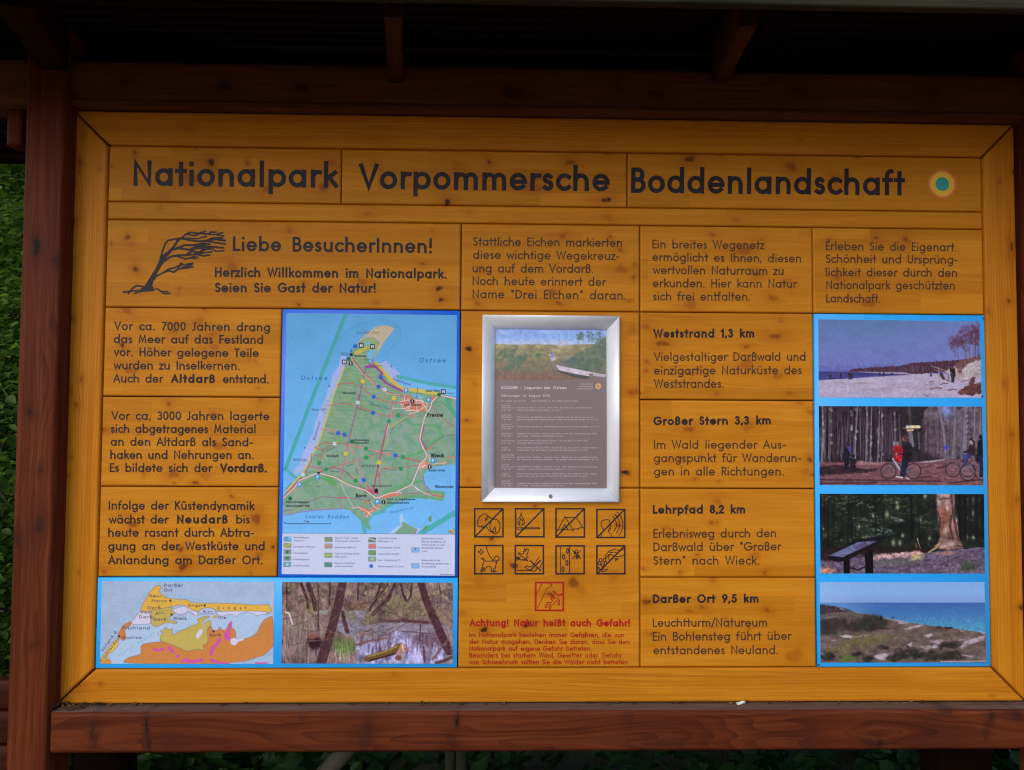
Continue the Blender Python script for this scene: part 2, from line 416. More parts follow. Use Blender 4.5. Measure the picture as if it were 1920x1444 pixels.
for ch_, bs_, yy_ in (('ä', 'a', .97), ('ö', 'o', .97), ('ü', 'u', .95), ('Ü', 'U', 1.3)):
    w0, l0, r0, st0 = GL[bs_]
    GL[ch_] = (w0, l0, r0, st0+[DOT(w0*.5-.14, yy_), DOT(w0*.5+.14, yy_)])

def layout(text, u0, v0, u1, v1, cap, w, slant=0.0, wide=False):
    """strokes in photograph pixels for a line running from (u0, v0) to (u1, v1); returns polylines and the stroke width"""
    s = cap/(1+w)
    L = math.hypot(u1-u0, v1-v0)
    dx, dy = (u1-u0)/L, (v1-v0)/L
    xs = 1.0
    pos, x = [], 0.0
    for i, chh in enumerate(text):
        gw, lb, rb, _ = GL[chh]
        if i: x += lb
        pos.append(x)
        x += gw+(rb if i < len(text)-1 else 0)+(w if i < len(text)-1 else 0)
    target = L/s-w
    tr = (target-x)/max(1, len(text)-1)
    if wide and tr > .06:
        xs = target/(x+.06*(len(text)-1)); tr = .06*xs
    if tr < -.04:
        xs = target/(x-.04*(len(text)-1)); tr = -.04*xs
    out = []
    for i, chh in enumerate(text):
        for st in GL[chh][3]:
            pl = []
            for (px, py) in st:
                gx = (pos[i]+px)*xs+tr*i+w/2+slant*py
                gy = py+w/2
                pl.append((u0+(gx*dx+gy*dy)*s, v0+(gx*dy-gy*dx)*s))
            out.append(pl)
    return out, w*s

def ribbons(strokes, caps=True):
    """quad strips for (points_xz, width, y) strokes; square ends, mitred bends"""
    V, Q = [], []
    for pts, w, y in strokes:
        p = np.array(pts, float)
        keep = [0]+[i for i in range(1, len(p)) if np.linalg.norm(p[i]-p[i-1]) > 1e-7]
        p = p[keep]
        if len(p) < 2: continue
        closed = np.linalg.norm(p[0]-p[-1]) < w*0.2 and len(p) > 6
        seg = np.diff(p, axis=0); seg /= np.linalg.norm(seg, axis=1)[:, None]
        if caps and not closed:
            p[0] -= seg[0]*w/2*caps; p[-1] += seg[-1]*w/2*caps
        nrm = np.stack([-seg[:, 1], seg[:, 0]], 1)
        b0 = len(V)
        for i in range(len(p)):
            if i == 0: n = nrm[0] if not closed else nrm[0]+nrm[-1]
            elif i == len(p)-1: n = nrm[-1] if not closed else nrm[0]+nrm[-1]
            else: n = nrm[i-1]+nrm[i]
            ln = np.linalg.norm(n)
            n = nrm[min(i, len(nrm)-1)] if ln < 0.3 else n/ln
            cs = abs(float(np.dot(n, nrm[min(i, len(nrm)-1)])))
            k = w/2*min(1/max(cs, 0.2), 2.2)
            yy = y-3e-6*i                       # each piece a hair prouder than the one before
            V.append((p[i][0]+n[0]*k, yy, p[i][1]+n[1]*k)); V.append((p[i][0]-n[0]*k, yy, p[i][1]-n[1]*k))
        for i in range(len(p)-1):
            a = b0+2*i
            Q.append((a, a+1, a+3, a+2))
    return V, Q

def stroke_mesh(name, plist, mat, parent, y0=0.0, lift=0.0004):
    """plist: (polyline in photograph pixels, width in pixels) painted on the plane y0"""
    st = []
    for i, (pl, w) in enumerate(plist):
        P3 = at_arr(pl, y0)
        st.append((P3[:, [0, 2]], w*MPP*(1.0), y0-lift-0.000007*(i % 61)))
    V, Q = ribbons(st)
    Q = [(a, b, c, d) for a, b, c, d in Q]
    return link(name, mesh_np(name, V, Q), mat, parent)

def lettering(lines, mat, parent, name='lettering', y0=0.0):
    pl = []
    for (text, u0, v0, u1, v1, cap, w) in lines:
        s, wd = layout(text, u0, v0, u1, v1, cap, w)
        pl += [(q, wd) for q in s]
    return stroke_mesh(name, pl, mat, parent, y0)
# ------------------------------------------------------------------ printed pictures: painted into a colour grid
def value_noise(x, y, seed):
    rs = np.random.RandomState(seed)
    g = rs.rand(64, 64)
    xi = np.floor(x).astype(int); yi = np.floor(y).astype(int)
    fx = x-xi; fy = y-yi
    fx = fx*fx*(3-2*fx); fy = fy*fy*(3-2*fy)
    a = g[yi % 64, xi % 64]; b = g[yi % 64, (xi+1) % 64]; c = g[(yi+1) % 64, xi % 64]; d = g[(yi+1) % 64, (xi+1) % 64]
    return (a*(1-fx)+b*fx)*(1-fy)+(c*(1-fx)+d*fx)*fy
def fbm(x, y, seed, octs=4):
    s = 0; a = 0.5; n = 0
    for k in range(octs):
        s = s+a*value_noise(x*2**k+k*7.3, y*2**k+k*3.1, seed+k); n += a; a *= 0.55
    return s/n

def smooth_ring(pts, it=2):
    for _ in range(it):
        o = []
        for a, b in zip(pts, pts[1:]+pts[:1]):
            o += [(a[0]*.75+b[0]*.25, a[1]*.75+b[1]*.25), (a[0]*.25+b[0]*.75, a[1]*.25+b[1]*.75)]
        pts = o
    return pts

class Print:
    """a picture whose drawing calls use the pixel coordinates of one enlarged crop of the photograph: (ox, oy) + p / k"""
    def __init__(s, corners, tr, scale):
        s.ox, s.oy, s.k = tr
        s.tr0 = tr
        s.corners = [s.px(c) for c in corners]
        us = [c[0] for c in s.corners]; vs = [c[1] for c in s.corners]
        s.u0, s.v0 = min(us)-1, min(vs)-1
        s.s = scale
        s.w = int((max(us)+1-s.u0)*scale)+1; s.h = int((max(vs)+1-s.v0)*scale)+1
        s.a = np.zeros((s.h, s.w, 3))
        s.U, s.Vv = np.meshgrid(s.u0+(np.arange(s.w)+.5)/scale, s.v0+(np.arange(s.h)+.5)/scale)
    def px(s, p): return (s.ox+p[0]/s.k, s.oy+p[1]/s.k)
    def use(s, tr): s.ox, s.oy, s.k = tr
    @property
    def X(s): return (s.U-s.ox)*s.k
    @property
    def Y(s): return (s.Vv-s.oy)*s.k
    def c(s, col): return np.array(col, float)/255.0
    def fill(s, col): s.a[:] = s.c(col)
    def blend(s, m, col): s.a += m[..., None]*(col-s.a)
    def vgrad(s, stops, mask=None):
        ys = [q[0] for q in stops]; cs = np.array([q[1] for q in stops], float)/255
        g = np.stack([np.interp(s.Y, ys, cs[:, i]) for i in range(3)], -1)
        s.blend(np.ones(s.U.shape) if mask is None else mask, g)
    def polymask(s, pts, soft=0.8, rag=0.0, ragf=0.05, seed=0):
        P = np.array([s.px(p) for p in pts]); q = np.roll(P, -1, 0)
        X, Y = s.U, s.Vv
        if rag > 0:
            X = X+(fbm(s.X*ragf, s.Y*ragf, seed+5, 3)-.5)*2*rag/s.k
            Y = Y+(fbm(s.X*ragf+9, s.Y*ragf, seed+9, 3)-.5)*2*rag/s.k
        ins = np.zeros(X.shape, bool); d2 = np.full(X.shape, 1e9)
        m = 3+rag/s.k
        i0 = max(0, int((P[:, 1].min()-m-s.v0)*s.s)); i1 = min(s.h, int((P[:, 1].max()+m-s.v0)*s.s)+2)
        j0 = max(0, int((P[:, 0].min()-m-s.u0)*s.s)); j1 = min(s.w, int((P[:, 0].max()+m-s.u0)*s.s)+2)
        if i1 <= i0 or j1 <= j0: return np.zeros(s.U.shape)
        Xc, Yc = X[i0:i1, j0:j1], Y[i0:i1, j0:j1]
        ic = np.zeros(Xc.shape, bool); dc = np.full(Xc.shape, 1e9)
        for (ax, ay), (bx, by) in zip(P, q):
            if ay != by:
                ic ^= ((ay > Yc) != (by > Yc)) & (Xc < (bx-ax)*(Yc-ay)/(by-ay)+ax)
            L2 = (bx-ax)**2+(by-ay)**2+1e-12
            t = np.clip(((Xc-ax)*(bx-ax)+(Yc-ay)*(by-ay))/L2, 0, 1)
            dc = np.minimum(dc, (Xc-ax-t*(bx-ax))**2+(Yc-ay-t*(by-ay))**2)
        sd = np.sqrt(dc)*np.where(ic, 1, -1)
        M = np.zeros(s.U.shape)
        M[i0:i1, j0:j1] = np.clip(.5+sd/soft, 0, 1)
        return M
    def poly(s, pts, col, alpha=1.0, soft=0.8, rag=0.0, ragf=0.05, seed=0, tex=0.0, texf=(0.05, 0.05)):
        m = s.polymask(pts, soft, rag, ragf, seed)*alpha
        c = s.c(col)
        if tex > 0:
            n = fbm(s.X*texf[0], s.Y*texf[1], seed+31, 4)
            c = np.clip(c[None, None]*(1+tex*2*(n-.5))[..., None], 0, 1)
        s.blend(m, c)
        return m
    def stroke(s, pts, w, col, alpha=1.0, w1=None, raw=False):
        """w in crop pixels; w1 = end width"""
        P = [s.px(p) for p in pts] if not raw else pts
        c = s.c(col)
        k = s.k if not raw else 1.0
        wa = w/k; wb = (w1 if w1 is not None else w)/k
        mw = max(wa, wb)/2+1.2/s.s
        us = [p[0] for p in P]; vs = [p[1] for p in P]
        i0 = max(0, int((min(vs)-mw-s.v0)*s.s)); i1 = min(s.h, int((max(vs)+mw-s.v0)*s.s)+2)
        j0 = max(0, int((min(us)-mw-s.u0)*s.s)); j1 = min(s.w, int((max(us)+mw-s.u0)*s.s)+2)
        if i1 <= i0 or j1 <= j0: return
        Xc, Yc = s.U[i0:i1, j0:j1], s.Vv[i0:i1, j0:j1]
        cov = np.zeros(Xc.shape)
        n = len(P)-1
        for i in range(n):
            (ax, ay), (bx, by) = P[i], P[i+1]
            L2 = (bx-ax)**2+(by-ay)**2+1e-12
            t = np.clip(((Xc-ax)*(bx-ax)+(Yc-ay)*(by-ay))/L2, 0, 1)
            d = np.sqrt((Xc-ax-t*(bx-ax))**2+(Yc-ay-t*(by-ay))**2)
            ww = (wa+(wb-wa)*(i+t)/n)/2
            amp = np.minimum(1.0, 2*ww*s.s)
            cov = np.maximum(cov, np.clip(.5+(np.maximum(ww, .5/s.s)-d)*s.s, 0, 1)*amp)
        blk = s.a[i0:i1, j0:j1]
        blk += (cov*alpha)[..., None]*(c-blk)
    def disk(s, x, y, r, col, alpha=1.0, ry=None):
        ux, uy = s.px((x, y)); rx = r/s.k; ry = (ry or r)/s.k
        d = np.sqrt(((s.U-ux)/rx)**2+((s.Vv-uy)/ry)**2)
        s.blend(np.clip(.5+(1-d)*min(rx, ry)*s.s, 0, 1)*alpha, s.c(col))
    def glow(s, x, y, r, col, alpha=1.0, ry=None):
        ry = ry or r
        d2 = ((s.X-x)/r)**2+((s.Y-y)/ry)**2
        s.blend(np.exp(-d2)*alpha, s.c(col))
    def grain(s, amt, fx, fy, seed, octs=4):
        n = fbm(s.X*fx, s.Y*fy, seed, octs)-.5
        s.a = np.clip(s.a*(1+2*amt*n)[..., None], 0, 1)
    def text(s, t, x0, y0, x1, y1, cap, w, col, alpha=1.0, slant=0.0, wide=False):
        a = s.px((x0, y0)); b = s.px((x1, y1))
        st, wd = layout(t, a[0], a[1], b[0], b[1], cap/s.k, w, slant, wide)
        for pl in st: s.stroke(pl, wd, col, alpha, raw=True)
    def build(s, name, parent, mat, y0=0.0, gain=1.0, nscale=1.0):
        """the print as a sheet lying on plane y0"""
        c = np.array(s.corners)
        nx = int((c[1][0]-c[0][0])*s.s*nscale); ny = int((c[3][1]-c[0][1])*s.s*nscale)
        S, T = np.meshgrid(np.linspace(0, 1, nx), np.linspace(0, 1, ny))
        UV = (c[0]*(1-S)[..., None]+c[1]*S[..., None])*(1-T)[..., None]+(c[3]*(1-S)[..., None]+c[2]*S[..., None])*T[..., None]
        UV = UV.reshape(-1, 2)
        V = at_arr(UV, y0)
        fj = np.clip((UV[:, 0]-s.u0)*s.s-.5, 0, s.w-1.001); fi = np.clip((UV[:, 1]-s.v0)*s.s-.5, 0, s.h-1.001)
        j = fj.astype(int); i = fi.astype(int); a = (fj-j)[:, None]; b = (fi-i)[:, None]
        col = (s.a[i, j]*(1-a)+s.a[i, j+1]*a)*(1-b)+(s.a[i+1, j]*(1-a)+s.a[i+1, j+1]*a)*b
        col = lin(np.clip(col, 0, 1))*np.array(PRINT_GAIN)[None]*gain
        idx = np.arange(nx*ny).reshape(ny, nx)
        Q = np.stack([idx[:-1, :-1], idx[1:, :-1], idx[1:, 1:], idx[:-1, 1:]], -1).reshape(-1, 4)
        me = mesh_np(name, V, Q)
        at_ = me.attributes.new('ink', 'FLOAT_COLOR', 'POINT')
        at_.data.foreach_set('color', np.concatenate([np.clip(col, 0, .95), np.ones((len(col), 1))], 1).astype(np.float32).ravel())
        return link(name, me, mat, parent)

PRINT_GAIN = (1.0, 1.0, 0.97)       # ink reflectance that gives the printed tone under the day's light
def ink_mat(name, rough, coat=0.0):
    m, nt, b = nodes(name)
    h = N(nt)
    a = h.attr('ink')
    tc = h.new('ShaderNodeTexCoord')
    n = h.noise(tc.outputs['Object'], 900.0, 2.0)
    g = h.rng(n, 0.25, 0.75, 0.97, 1.03)
    nt.links.new(h.mix(1.0, a.outputs['Color'], h.comb(g, g, g), 'MULTIPLY'), b.inputs['Base Color'])
    b.inputs['Roughness'].default_value = rough
    b.inputs['Specular IOR Level'].default_value = 0.15
    b.inputs['Coat Weight'].default_value = coat
    b.inputs['Coat Roughness'].default_value = 0.15
    return m
INK = ink_mat('printed_ink', 0.45)
INK_GLAZED = ink_mat('printed_ink_behind_clear_cover', 0.5, 0.6)
# ------------------------------------------------------------------ the printed photographs
def paint_beach(sc=1.3):
    p = Print([(55, 82), (1842, 104), (1866, 950), (60, 947)], (1525, 585, 1920/325), sc)
    rnd = random.Random(3)
    p.vgrad([(80, (93, 118, 172)), (350, (103, 120, 178)), (560, (108, 116, 180)), (660, (98, 100, 172))])
    p.blend(np.clip((p.X-900)/1400, 0, .6), p.c((118, 122, 190)))
    p.grain(.05, .01, .02, 4)
    p.poly([(40, 660), (430, 662), (1120, 688), (900, 715), (400, 760), (40, 770)], (62, 60, 122), tex=.25, texf=(.01, .12))
    p.poly([(40, 757), (400, 738), (700, 716), (1000, 700), (1110, 688), (1250, 680), (1500, 690), (1700, 560), (1900, 480), (1900, 1000), (40, 1000)], (168, 156, 186), tex=.10, texf=(.006, .03))
    p.poly([(390, 655), (440, 630), (700, 612), (960, 600), (1100, 563), (1300, 550), (1530, 538), (1700, 520), (1760, 640), (1420, 668), (1150, 690), (1000, 668), (440, 662)], (74, 46, 62), rag=10, tex=.5, texf=(.12, .02))
    p.poly([(420, 662), (1000, 668), (1100, 690), (1000, 690), (700, 678)], (150, 140, 165))
    for i in range(60):
        x = rnd.uniform(950, 1500); p.stroke([(x, rnd.uniform(590, 620)), (x+rnd.uniform(-4, 4), rnd.uniform(640, 675))], 4, rnd.choice([(125, 100, 120), (100, 75, 92), (55, 35, 48)]), .7)
    p.poly([(1500, 640), (1640, 545), (1760, 510), (1870, 480), (1870, 700), (1700, 760), (1560, 720), (1450, 660)], (172, 152, 160), rag=14, tex=.3, texf=(.02, .03))
    p.poly([(1560, 560), (1700, 525), (1860, 470), (1860, 520), (1750, 560), (1620, 680), (1590, 640)], (98, 62, 62), rag=22, ragf=.03, tex=.5, alpha=.85)
    p.poly([(1640, 640), (1740, 560), (1840, 540), (1860, 620), (1780, 660), (1690, 740)], (178, 162, 172), rag=16, tex=.2)
    for (x, y, n) in ((1700, 240, 26), (1790, 190, 30), (1600, 320, 26), (1680, 330, 22), (1800, 300, 24), (1560, 350, 14)):
        for i in range(n):
            p.glow(x+rnd.gauss(0, 42), y+rnd.gauss(0, 34), rnd.uniform(10, 22), rnd.choice([(92, 50, 72), (78, 42, 60), (104, 62, 90)]), .55)
    for (x0, y0, x1, y1, w) in ((1612, 530, 1585, 330, 9), (1680, 540, 1700, 330, 10), (1735, 540, 1740, 300, 11), (1765, 540, 1800, 230, 12), (1800, 520, 1790, 180, 8), (1830, 500, 1825, 150, 9), (1575, 500, 1560, 400, 6), (1720, 540, 1660, 350, 6)):
        p.stroke([(x0, y0), ((x0+x1)/2+rnd.uniform(-8, 8), (y0+y1)/2), (x1, y1)], w, rnd.choice([(80, 60, 62), (110, 82, 80), (60, 42, 52)]), .9, w1=4)
        for k in range(6):
            t = rnd.uniform(.4, 1); x = x0+(x1-x0)*t; y = y0+(y1-y0)*t
            p.stroke([(x, y), (x+rnd.uniform(-60, 60), y-rnd.uniform(15, 70))], 4, (74, 46, 56), .8, w1=2)
    for i in range(90):
        x = rnd.uniform(60, 1400); y = rnd.uniform(770, 940); l = rnd.uniform(15, 120)
        p.stroke([(x, y), (x+l*.5, y+rnd.uniform(-3, 8)), (x+l, y+rnd.uniform(-4, 10))], rnd.uniform(3, 7), rnd.choice([(150, 128, 146), (182, 172, 200), (140, 120, 140)]), .45)
    for (x, y) in ((880, 800), (1000, 830), (1100, 830), (1200, 820), (1280, 800), (620, 785), (540, 790), (1150, 850)):
        p.stroke([(x-50, y), (x, y+6), (x+55, y-2)], 6, (140, 104, 100), .6)
    for (x, y, h, w) in ((188, 712, 60, 22), (304, 695, 55, 20), (400, 706, 80, 22), (424, 706, 78, 22), (736, 690, 50, 13), (781, 685, 54, 15), (862, 685, 32, 10), (880, 686, 28, 9), (1304, 700, 30, 18)):
        p.stroke([(x, y-h*.35), (x, y+h*.12)], w, (44, 34, 44), .9); p.stroke([(x-w*.2, y+h*.1), (x-w*.25, y+h*.5)], w*.45, (40, 36, 52), .8); p.stroke([(x+w*.2, y+h*.1), (x+w*.25, y+h*.5)], w*.45, (40, 36, 52), .8)
        p.disk(x, y-h*.45, w*.3, (120, 84, 84), .9)
    p.stroke([(1540, 640), (1548, 700)], 58, (30, 22, 30), .95); p.disk(1540, 618, 15, (100, 66, 64)); p.stroke([(1545, 700), (1545, 765)], 34, (38, 38, 62))
    p.stroke([(1415, 690), (1440, 735)], 34, (52, 36, 46), .9)
    for (a, b, w) in (((1312, 600), (1530, 672), 8), ((1390, 620), (1392, 800), 9), ((1495, 690), (1498, 765), 14), ((1450, 745), (1560, 785), 12), ((1600, 720), (1640, 790), 8), ((1640, 770), (1740, 755), 10), ((1340, 640), (1540, 690), 4)):
        p.stroke([a, b], w, (170, 148, 140) if w < 10 else (116, 84, 80), .85)
    for (x, y, l) in ((1310, 772, 40), (1450, 795, 80), (1360, 845, 130), (1540, 860, 90), (1700, 850, 120)):
        p.stroke([(x-l/2, y+8), (x, y-4), (x+l/2, y)], 14, (112, 76, 76), .85)
    p.poly([(1600, 905), (1640, 850), (1720, 800), (1740, 740), (1800, 720), (1780, 790), (1866, 780), (1870, 900), (1750, 925)], (94, 56, 58), rag=24, ragf=.03, tex=.5)
    n = fbm(p.X*.05, p.Y*.05, 12, 3)-.5
    p.a = np.clip(p.a*(1+2*np.where(p.Y < 560, .035, .12)*n)[..., None], 0, 1)
    p.disk(542, 543, 5, (60, 60, 90)); p.stroke([(1225, 915), (1280, 935)], 9, (90, 66, 78), .8)
    return p

def tree_trunks(p, rnd, n, x0, x1, yt, yb, cols, w, lean=20, a=.85):
    for i in range(n):
        x = rnd.uniform(x0, x1); ww = rnd.uniform(*w); t = rnd.uniform(*yt); b = rnd.uniform(*yb); l = rnd.uniform(-lean, lean)
        c = rnd.choice(cols)
        p.stroke([(x+l, t), (x+l*.4+rnd.uniform(-4, 4), (t+b)/2), (x, b)], ww*.7, c, a*rnd.uniform(.5, 1), w1=ww)

def bicycle(p, x0, x1, y, r, c=(118, 112, 130)):
    for x in (x0, x1):
        p.stroke(arc(x, -y, r, r, 0, 360, 24) and [(a, -b) for a, b in arc(x, -y, r, r, 0, 360, 24)], 12, (38, 30, 42), .9)
        p.stroke([(a, -b) for a, b in arc(x, -y, r*.86, r*.86, 0, 360, 24)], 4, c, .55)
        for k in range(9):
            th = k*math.pi/9
            p.stroke([(x-r*.8*math.cos(th), y-r*.8*math.sin(th)), (x+r*.8*math.cos(th), y+r*.8*math.sin(th))], 2.5, c, .35)
    xm = (x0+x1)/2
    for a, b in (((x0, y), (x0+(x1-x0)*.28, y-r*1.5)), ((x0+(x1-x0)*.2, y-r*1.05), (xm, y)), ((xm, y), (xm+r*.4, y-r*1.2)), ((xm, y), (x1, y)), ((x1, y), (xm+r*.35, y-r*1.0)), ((x0+(x1-x0)*.25, y-r*1.2), (xm+r*.35, y-r*1.0))):
        p.stroke([a, b], 9, (96, 92, 112), .8)
    p.stroke([(x0+(x1-x0)*.1, y-r*1.5), (x0+(x1-x0)*.34, y-r*1.6)], 8, (60, 50, 60), .9)
    p.stroke([(xm+r*.15, y-r*1.25), (xm+r*.75, y-r*1.3)], 14, (40, 30, 36), .9)

def paint_cyclists(sc=1.3):
    p = Print([(60, 68), (1868, 74), (1886, 946), (70, 942)], (1525, 750, 1920/325), sc)
    rnd = random.Random(8)
    p.fill((48, 34, 44)); p.grain(.6, .03, .012, 2, 4)
    p.poly([(1180, 60), (1900, 60), (1900, 650), (1450, 660), (1250, 560)], (108, 94, 106), alpha=.75, soft=8, rag=60, ragf=.01, tex=.5, texf=(.02, .02))
    p.glow(1480, 130, 70, (120, 130, 200), .9, ry=60); p.glow(1450, 90, 40, (150, 160, 225), .7)
    tree_trunks(p, rnd, 70, 70, 1000, (60, 300), (560, 690), [(24, 16, 24), (32, 22, 30), (66, 50, 60)], (6, 20), 26)
    tree_trunks(p, rnd, 46, 70, 1000, (60, 400), (560, 700), [(128, 118, 132), (106, 96, 112), (88, 76, 92)], (5, 12), 30, .8)
    for x, w, c in ((105, 26, (128, 112, 122)), (470, 20, (120, 116, 134)), (590, 16, (116, 116, 136)), (640, 18, (118, 112, 126)), (720, 14, (112, 104, 118)), (190, 13, (98, 80, 88)), (760, 12, (110, 100, 112)), (900, 20, (96, 90, 110)), (420, 10, (96, 86, 96))):
        p.stroke([(x+rnd.uniform(-6, 30), 70), (x+rnd.uniform(-5, 10), 400), (x-10, 690)], w*.7, c, .85, w1=w)
        for k in range(7): p.disk(x+rnd.uniform(-8, 16), rnd.uniform(90, 650), rnd.uniform(6, 14), (160, 156, 176), .5, ry=18)
    tree_trunks(p, rnd, 30, 1150, 1560, (80, 350), (560, 650), [(70, 52, 62), (54, 40, 50)], (4, 9), 16)
    for i in range(150):
        x = rnd.uniform(1180, 1860); y = rnd.uniform(80, 560)
        p.stroke([(x, y), (x+rnd.uniform(-50, 50), y+rnd.uniform(-60, 20))], 3, rnd.choice([(150, 136, 150), (82, 66, 78), (132, 112, 122)]), .5)
    for i in range(120):
        x = rnd.uniform(70, 1200); y = rnd.uniform(80, 640)
        p.stroke([(x, y), (x+rnd.uniform(-70, 70), y+rnd.uniform(-40, 40))], 3, rnd.choice([(96, 76, 88), (30, 20, 28), (120, 100, 112)]), .45)
    p.poly([(860, 60), (940, 140), (1030, 240), (1050, 340), (1120, 620), (1180, 560), (1190, 300), (1240, 120), (1290, 60)], (40, 34, 40), rag=22, ragf=.02, tex=.5)
    p.stroke([(1060, 80), (1070, 200), (1085, 290)], 34, (92, 82, 74), .55, w1=20)
    p.stroke([(1070, 340), (1095, 500)], 46, (130, 122, 132), .8)
    p.stroke([(1165, 360), (1175, 540)], 16, (104, 98, 106), .8)
    for x0, x1, w, c in ((1570, 1560, 58, (112, 106, 122)), (1700, 1680, 86, (122, 114, 134)), (1390, 1480, 34, (128, 122, 140)), (1790, 1770, 22, (132, 122, 132)), (1850, 1850, 26, (110, 100, 116)), (1640, 1640, 24, (100, 90, 104))):
        p.stroke([(x0, 60), ((x0+x1)/2+8, 320), (x1, 640)], w*.6, c, .85, w1=w)
        p.stroke([(x0+w*.2, 60), ((x0+x1)/2+8+w*.24, 320), (x1+w*.28, 640)], w*.15, (64, 50, 62), .6, w1=w*.28)
    for k in range(5):
        y = 130+k*60; p.stroke([(1690, y+22), (1720, y), (1745, y+26)], 9, (50, 36, 46), .8)
    p.poly([(40, 690), (400, 690), (900, 690), (1160, 690), (1500, 660), (1900, 640), (1900, 960), (40, 960)], (112, 74, 82), rag=8, tex=.35, texf=(.02, .08))
    p.poly([(40, 740), (300, 720), (520, 760), (760, 770), (600, 800), (400, 815), (200, 830), (40, 830)], (36, 22, 32), soft=3, rag=14, alpha=.9)
    p.poly([(480, 670), (640, 690), (800, 690), (700, 720), (520, 720)], (150, 116, 118), soft=3, rag=10, alpha=.8)
    p.poly([(1130, 690), (1440, 655), (1470, 660), (1300, 695)], (168, 150, 168), soft=2, alpha=.9)
    for i in range(190):
        x = rnd.uniform(60, 1870); y = rnd.uniform(705, 940)
        p.stroke([(x, y), (x+rnd.uniform(20, 90), y+rnd.uniform(-4, 4))], rnd.uniform(3, 8), rnd.choice([(138, 98, 104), (84, 52, 62), (64, 38, 50), (150, 112, 122)]), .4)
    for pts in ([(70, 880), (900, 895), (1400, 900)], [(1180, 860), (1300, 845)], [(1370, 755), (1470, 735)], [(1500, 920), (1880, 880)], [(70, 925), (700, 915)]):
        p.stroke(pts, 18, (52, 30, 42), .7)
    # people and bicycles
    p.poly([(340, 530), (380, 500), (410, 540), (400, 640), (390, 780), (350, 780), (335, 640)], (28, 22, 36), rag=8, tex=.5); p.poly([(372, 520), (400, 515), (425, 570), (410, 590)], (66, 68, 150), rag=6, tex=.4); p.disk(385, 480, 20, (46, 36, 50))
    p.poly([(405, 610), (450, 600), (475, 680), (465, 780), (410, 780)], (34, 26, 38), rag=12, tex=.6); p.stroke([(400, 630), (460, 650)], 9, (96, 92, 110), .7)
    bicycle(p, 832, 1105, 790, 84)
    p.stroke([(880, 650), (955, 765)], 17, (178, 180, 200), .95)
    p.poly([(885, 520), (915, 500), (965, 505), (992, 540), (990, 600), (975, 680), (915, 690), (895, 620)], (172, 34, 44), rag=9, tex=.5, texf=(.03, .03)); p.poly([(890, 545), (905, 640), (900, 680), (885, 610)], (110, 26, 40), soft=3)
    p.poly([(905, 470), (935, 458), (955, 480), (945, 508), (910, 508)], (128, 104, 106), rag=6, tex=.4); p.stroke([(885, 575), (915, 602), (990, 596)], 20, (58, 34, 56), .9); p.disk(922, 600, 12, (176, 140, 132), .9)
    p.poly([(1000, 500), (1040, 468), (1080, 478), (1100, 530), (1102, 620), (1080, 680), (1010, 690), (990, 610)], (32, 22, 30), rag=9, tex=.6, texf=(.03, .03))
    p.poly([(985, 425), (1000, 395), (1040, 388), (1062, 410), (1060, 445), (1020, 468), (990, 452)], (96, 56, 60), rag=8, tex=.5); p.stroke([(995, 400), (1055, 396)], 14, (70, 40, 46), .9); p.stroke([(992, 430), (1004, 448)], 14, (150, 104, 100), .8)
    p.poly([(985, 670), (1060, 665), (1035, 760), (1010, 850), (960, 850), (970, 760)], (32, 28, 52), rag=8, tex=.5)
    p.stroke([(920, 850), (985, 860)], 14, (200, 195, 205)); p.stroke([(1030, 860), (1060, 875)], 12, (190, 186, 200))
    p.stroke([(1040, 300), (1172, 298)], 32, (190, 184, 180)); p.stroke([(1090, 298), (1170, 298)], 28, (216, 196, 160)); p.stroke([(1045, 336), (1100, 332)], 24, (190, 160, 110)); p.stroke([(990, 310), (1040, 316)], 7, (180, 150, 110), .9)
    p.disk(1474, 526, 24, (66, 66, 176)); p.stroke([(1474, 550), (1472, 720)], 8, (70, 60, 78))
    bicycle(p, 1545, 1710, 775, 78); bicycle(p, 1712, 1880, 805, 86, (140, 134, 150))
    p.poly([(1725, 510), (1755, 495), (1795, 530), (1790, 620), (1720, 625), (1700, 580)], (46, 30, 46), rag=8, tex=.5); p.disk(1752, 470, 22, (160, 128, 128)); p.stroke([(1730, 440), (1752, 428), (1780, 470), (1780, 540)], 18, (44, 28, 32)); p.stroke([(1670, 580), (1720, 560)], 22, (38, 26, 42))
    p.poly([(1650, 605), (1740, 595), (1760, 630), (1715, 650), (1700, 730), (1660, 725)], (56, 58, 106), rag=8, tex=.5); p.poly([(1825, 450), (1890, 430), (1890, 640), (1810, 640), (1815, 540)], (22, 16, 24), rag=8); p.disk(1858, 412, 24, (34, 24, 30)); p.poly([(1790, 610), (1870, 620), (1885, 700), (1880, 860), (1840, 860), (1840, 700), (1795, 680)], (34, 30, 54), rag=8, tex=.5)
    p.grain(.18, .05, .05, 21, 3)
    return p

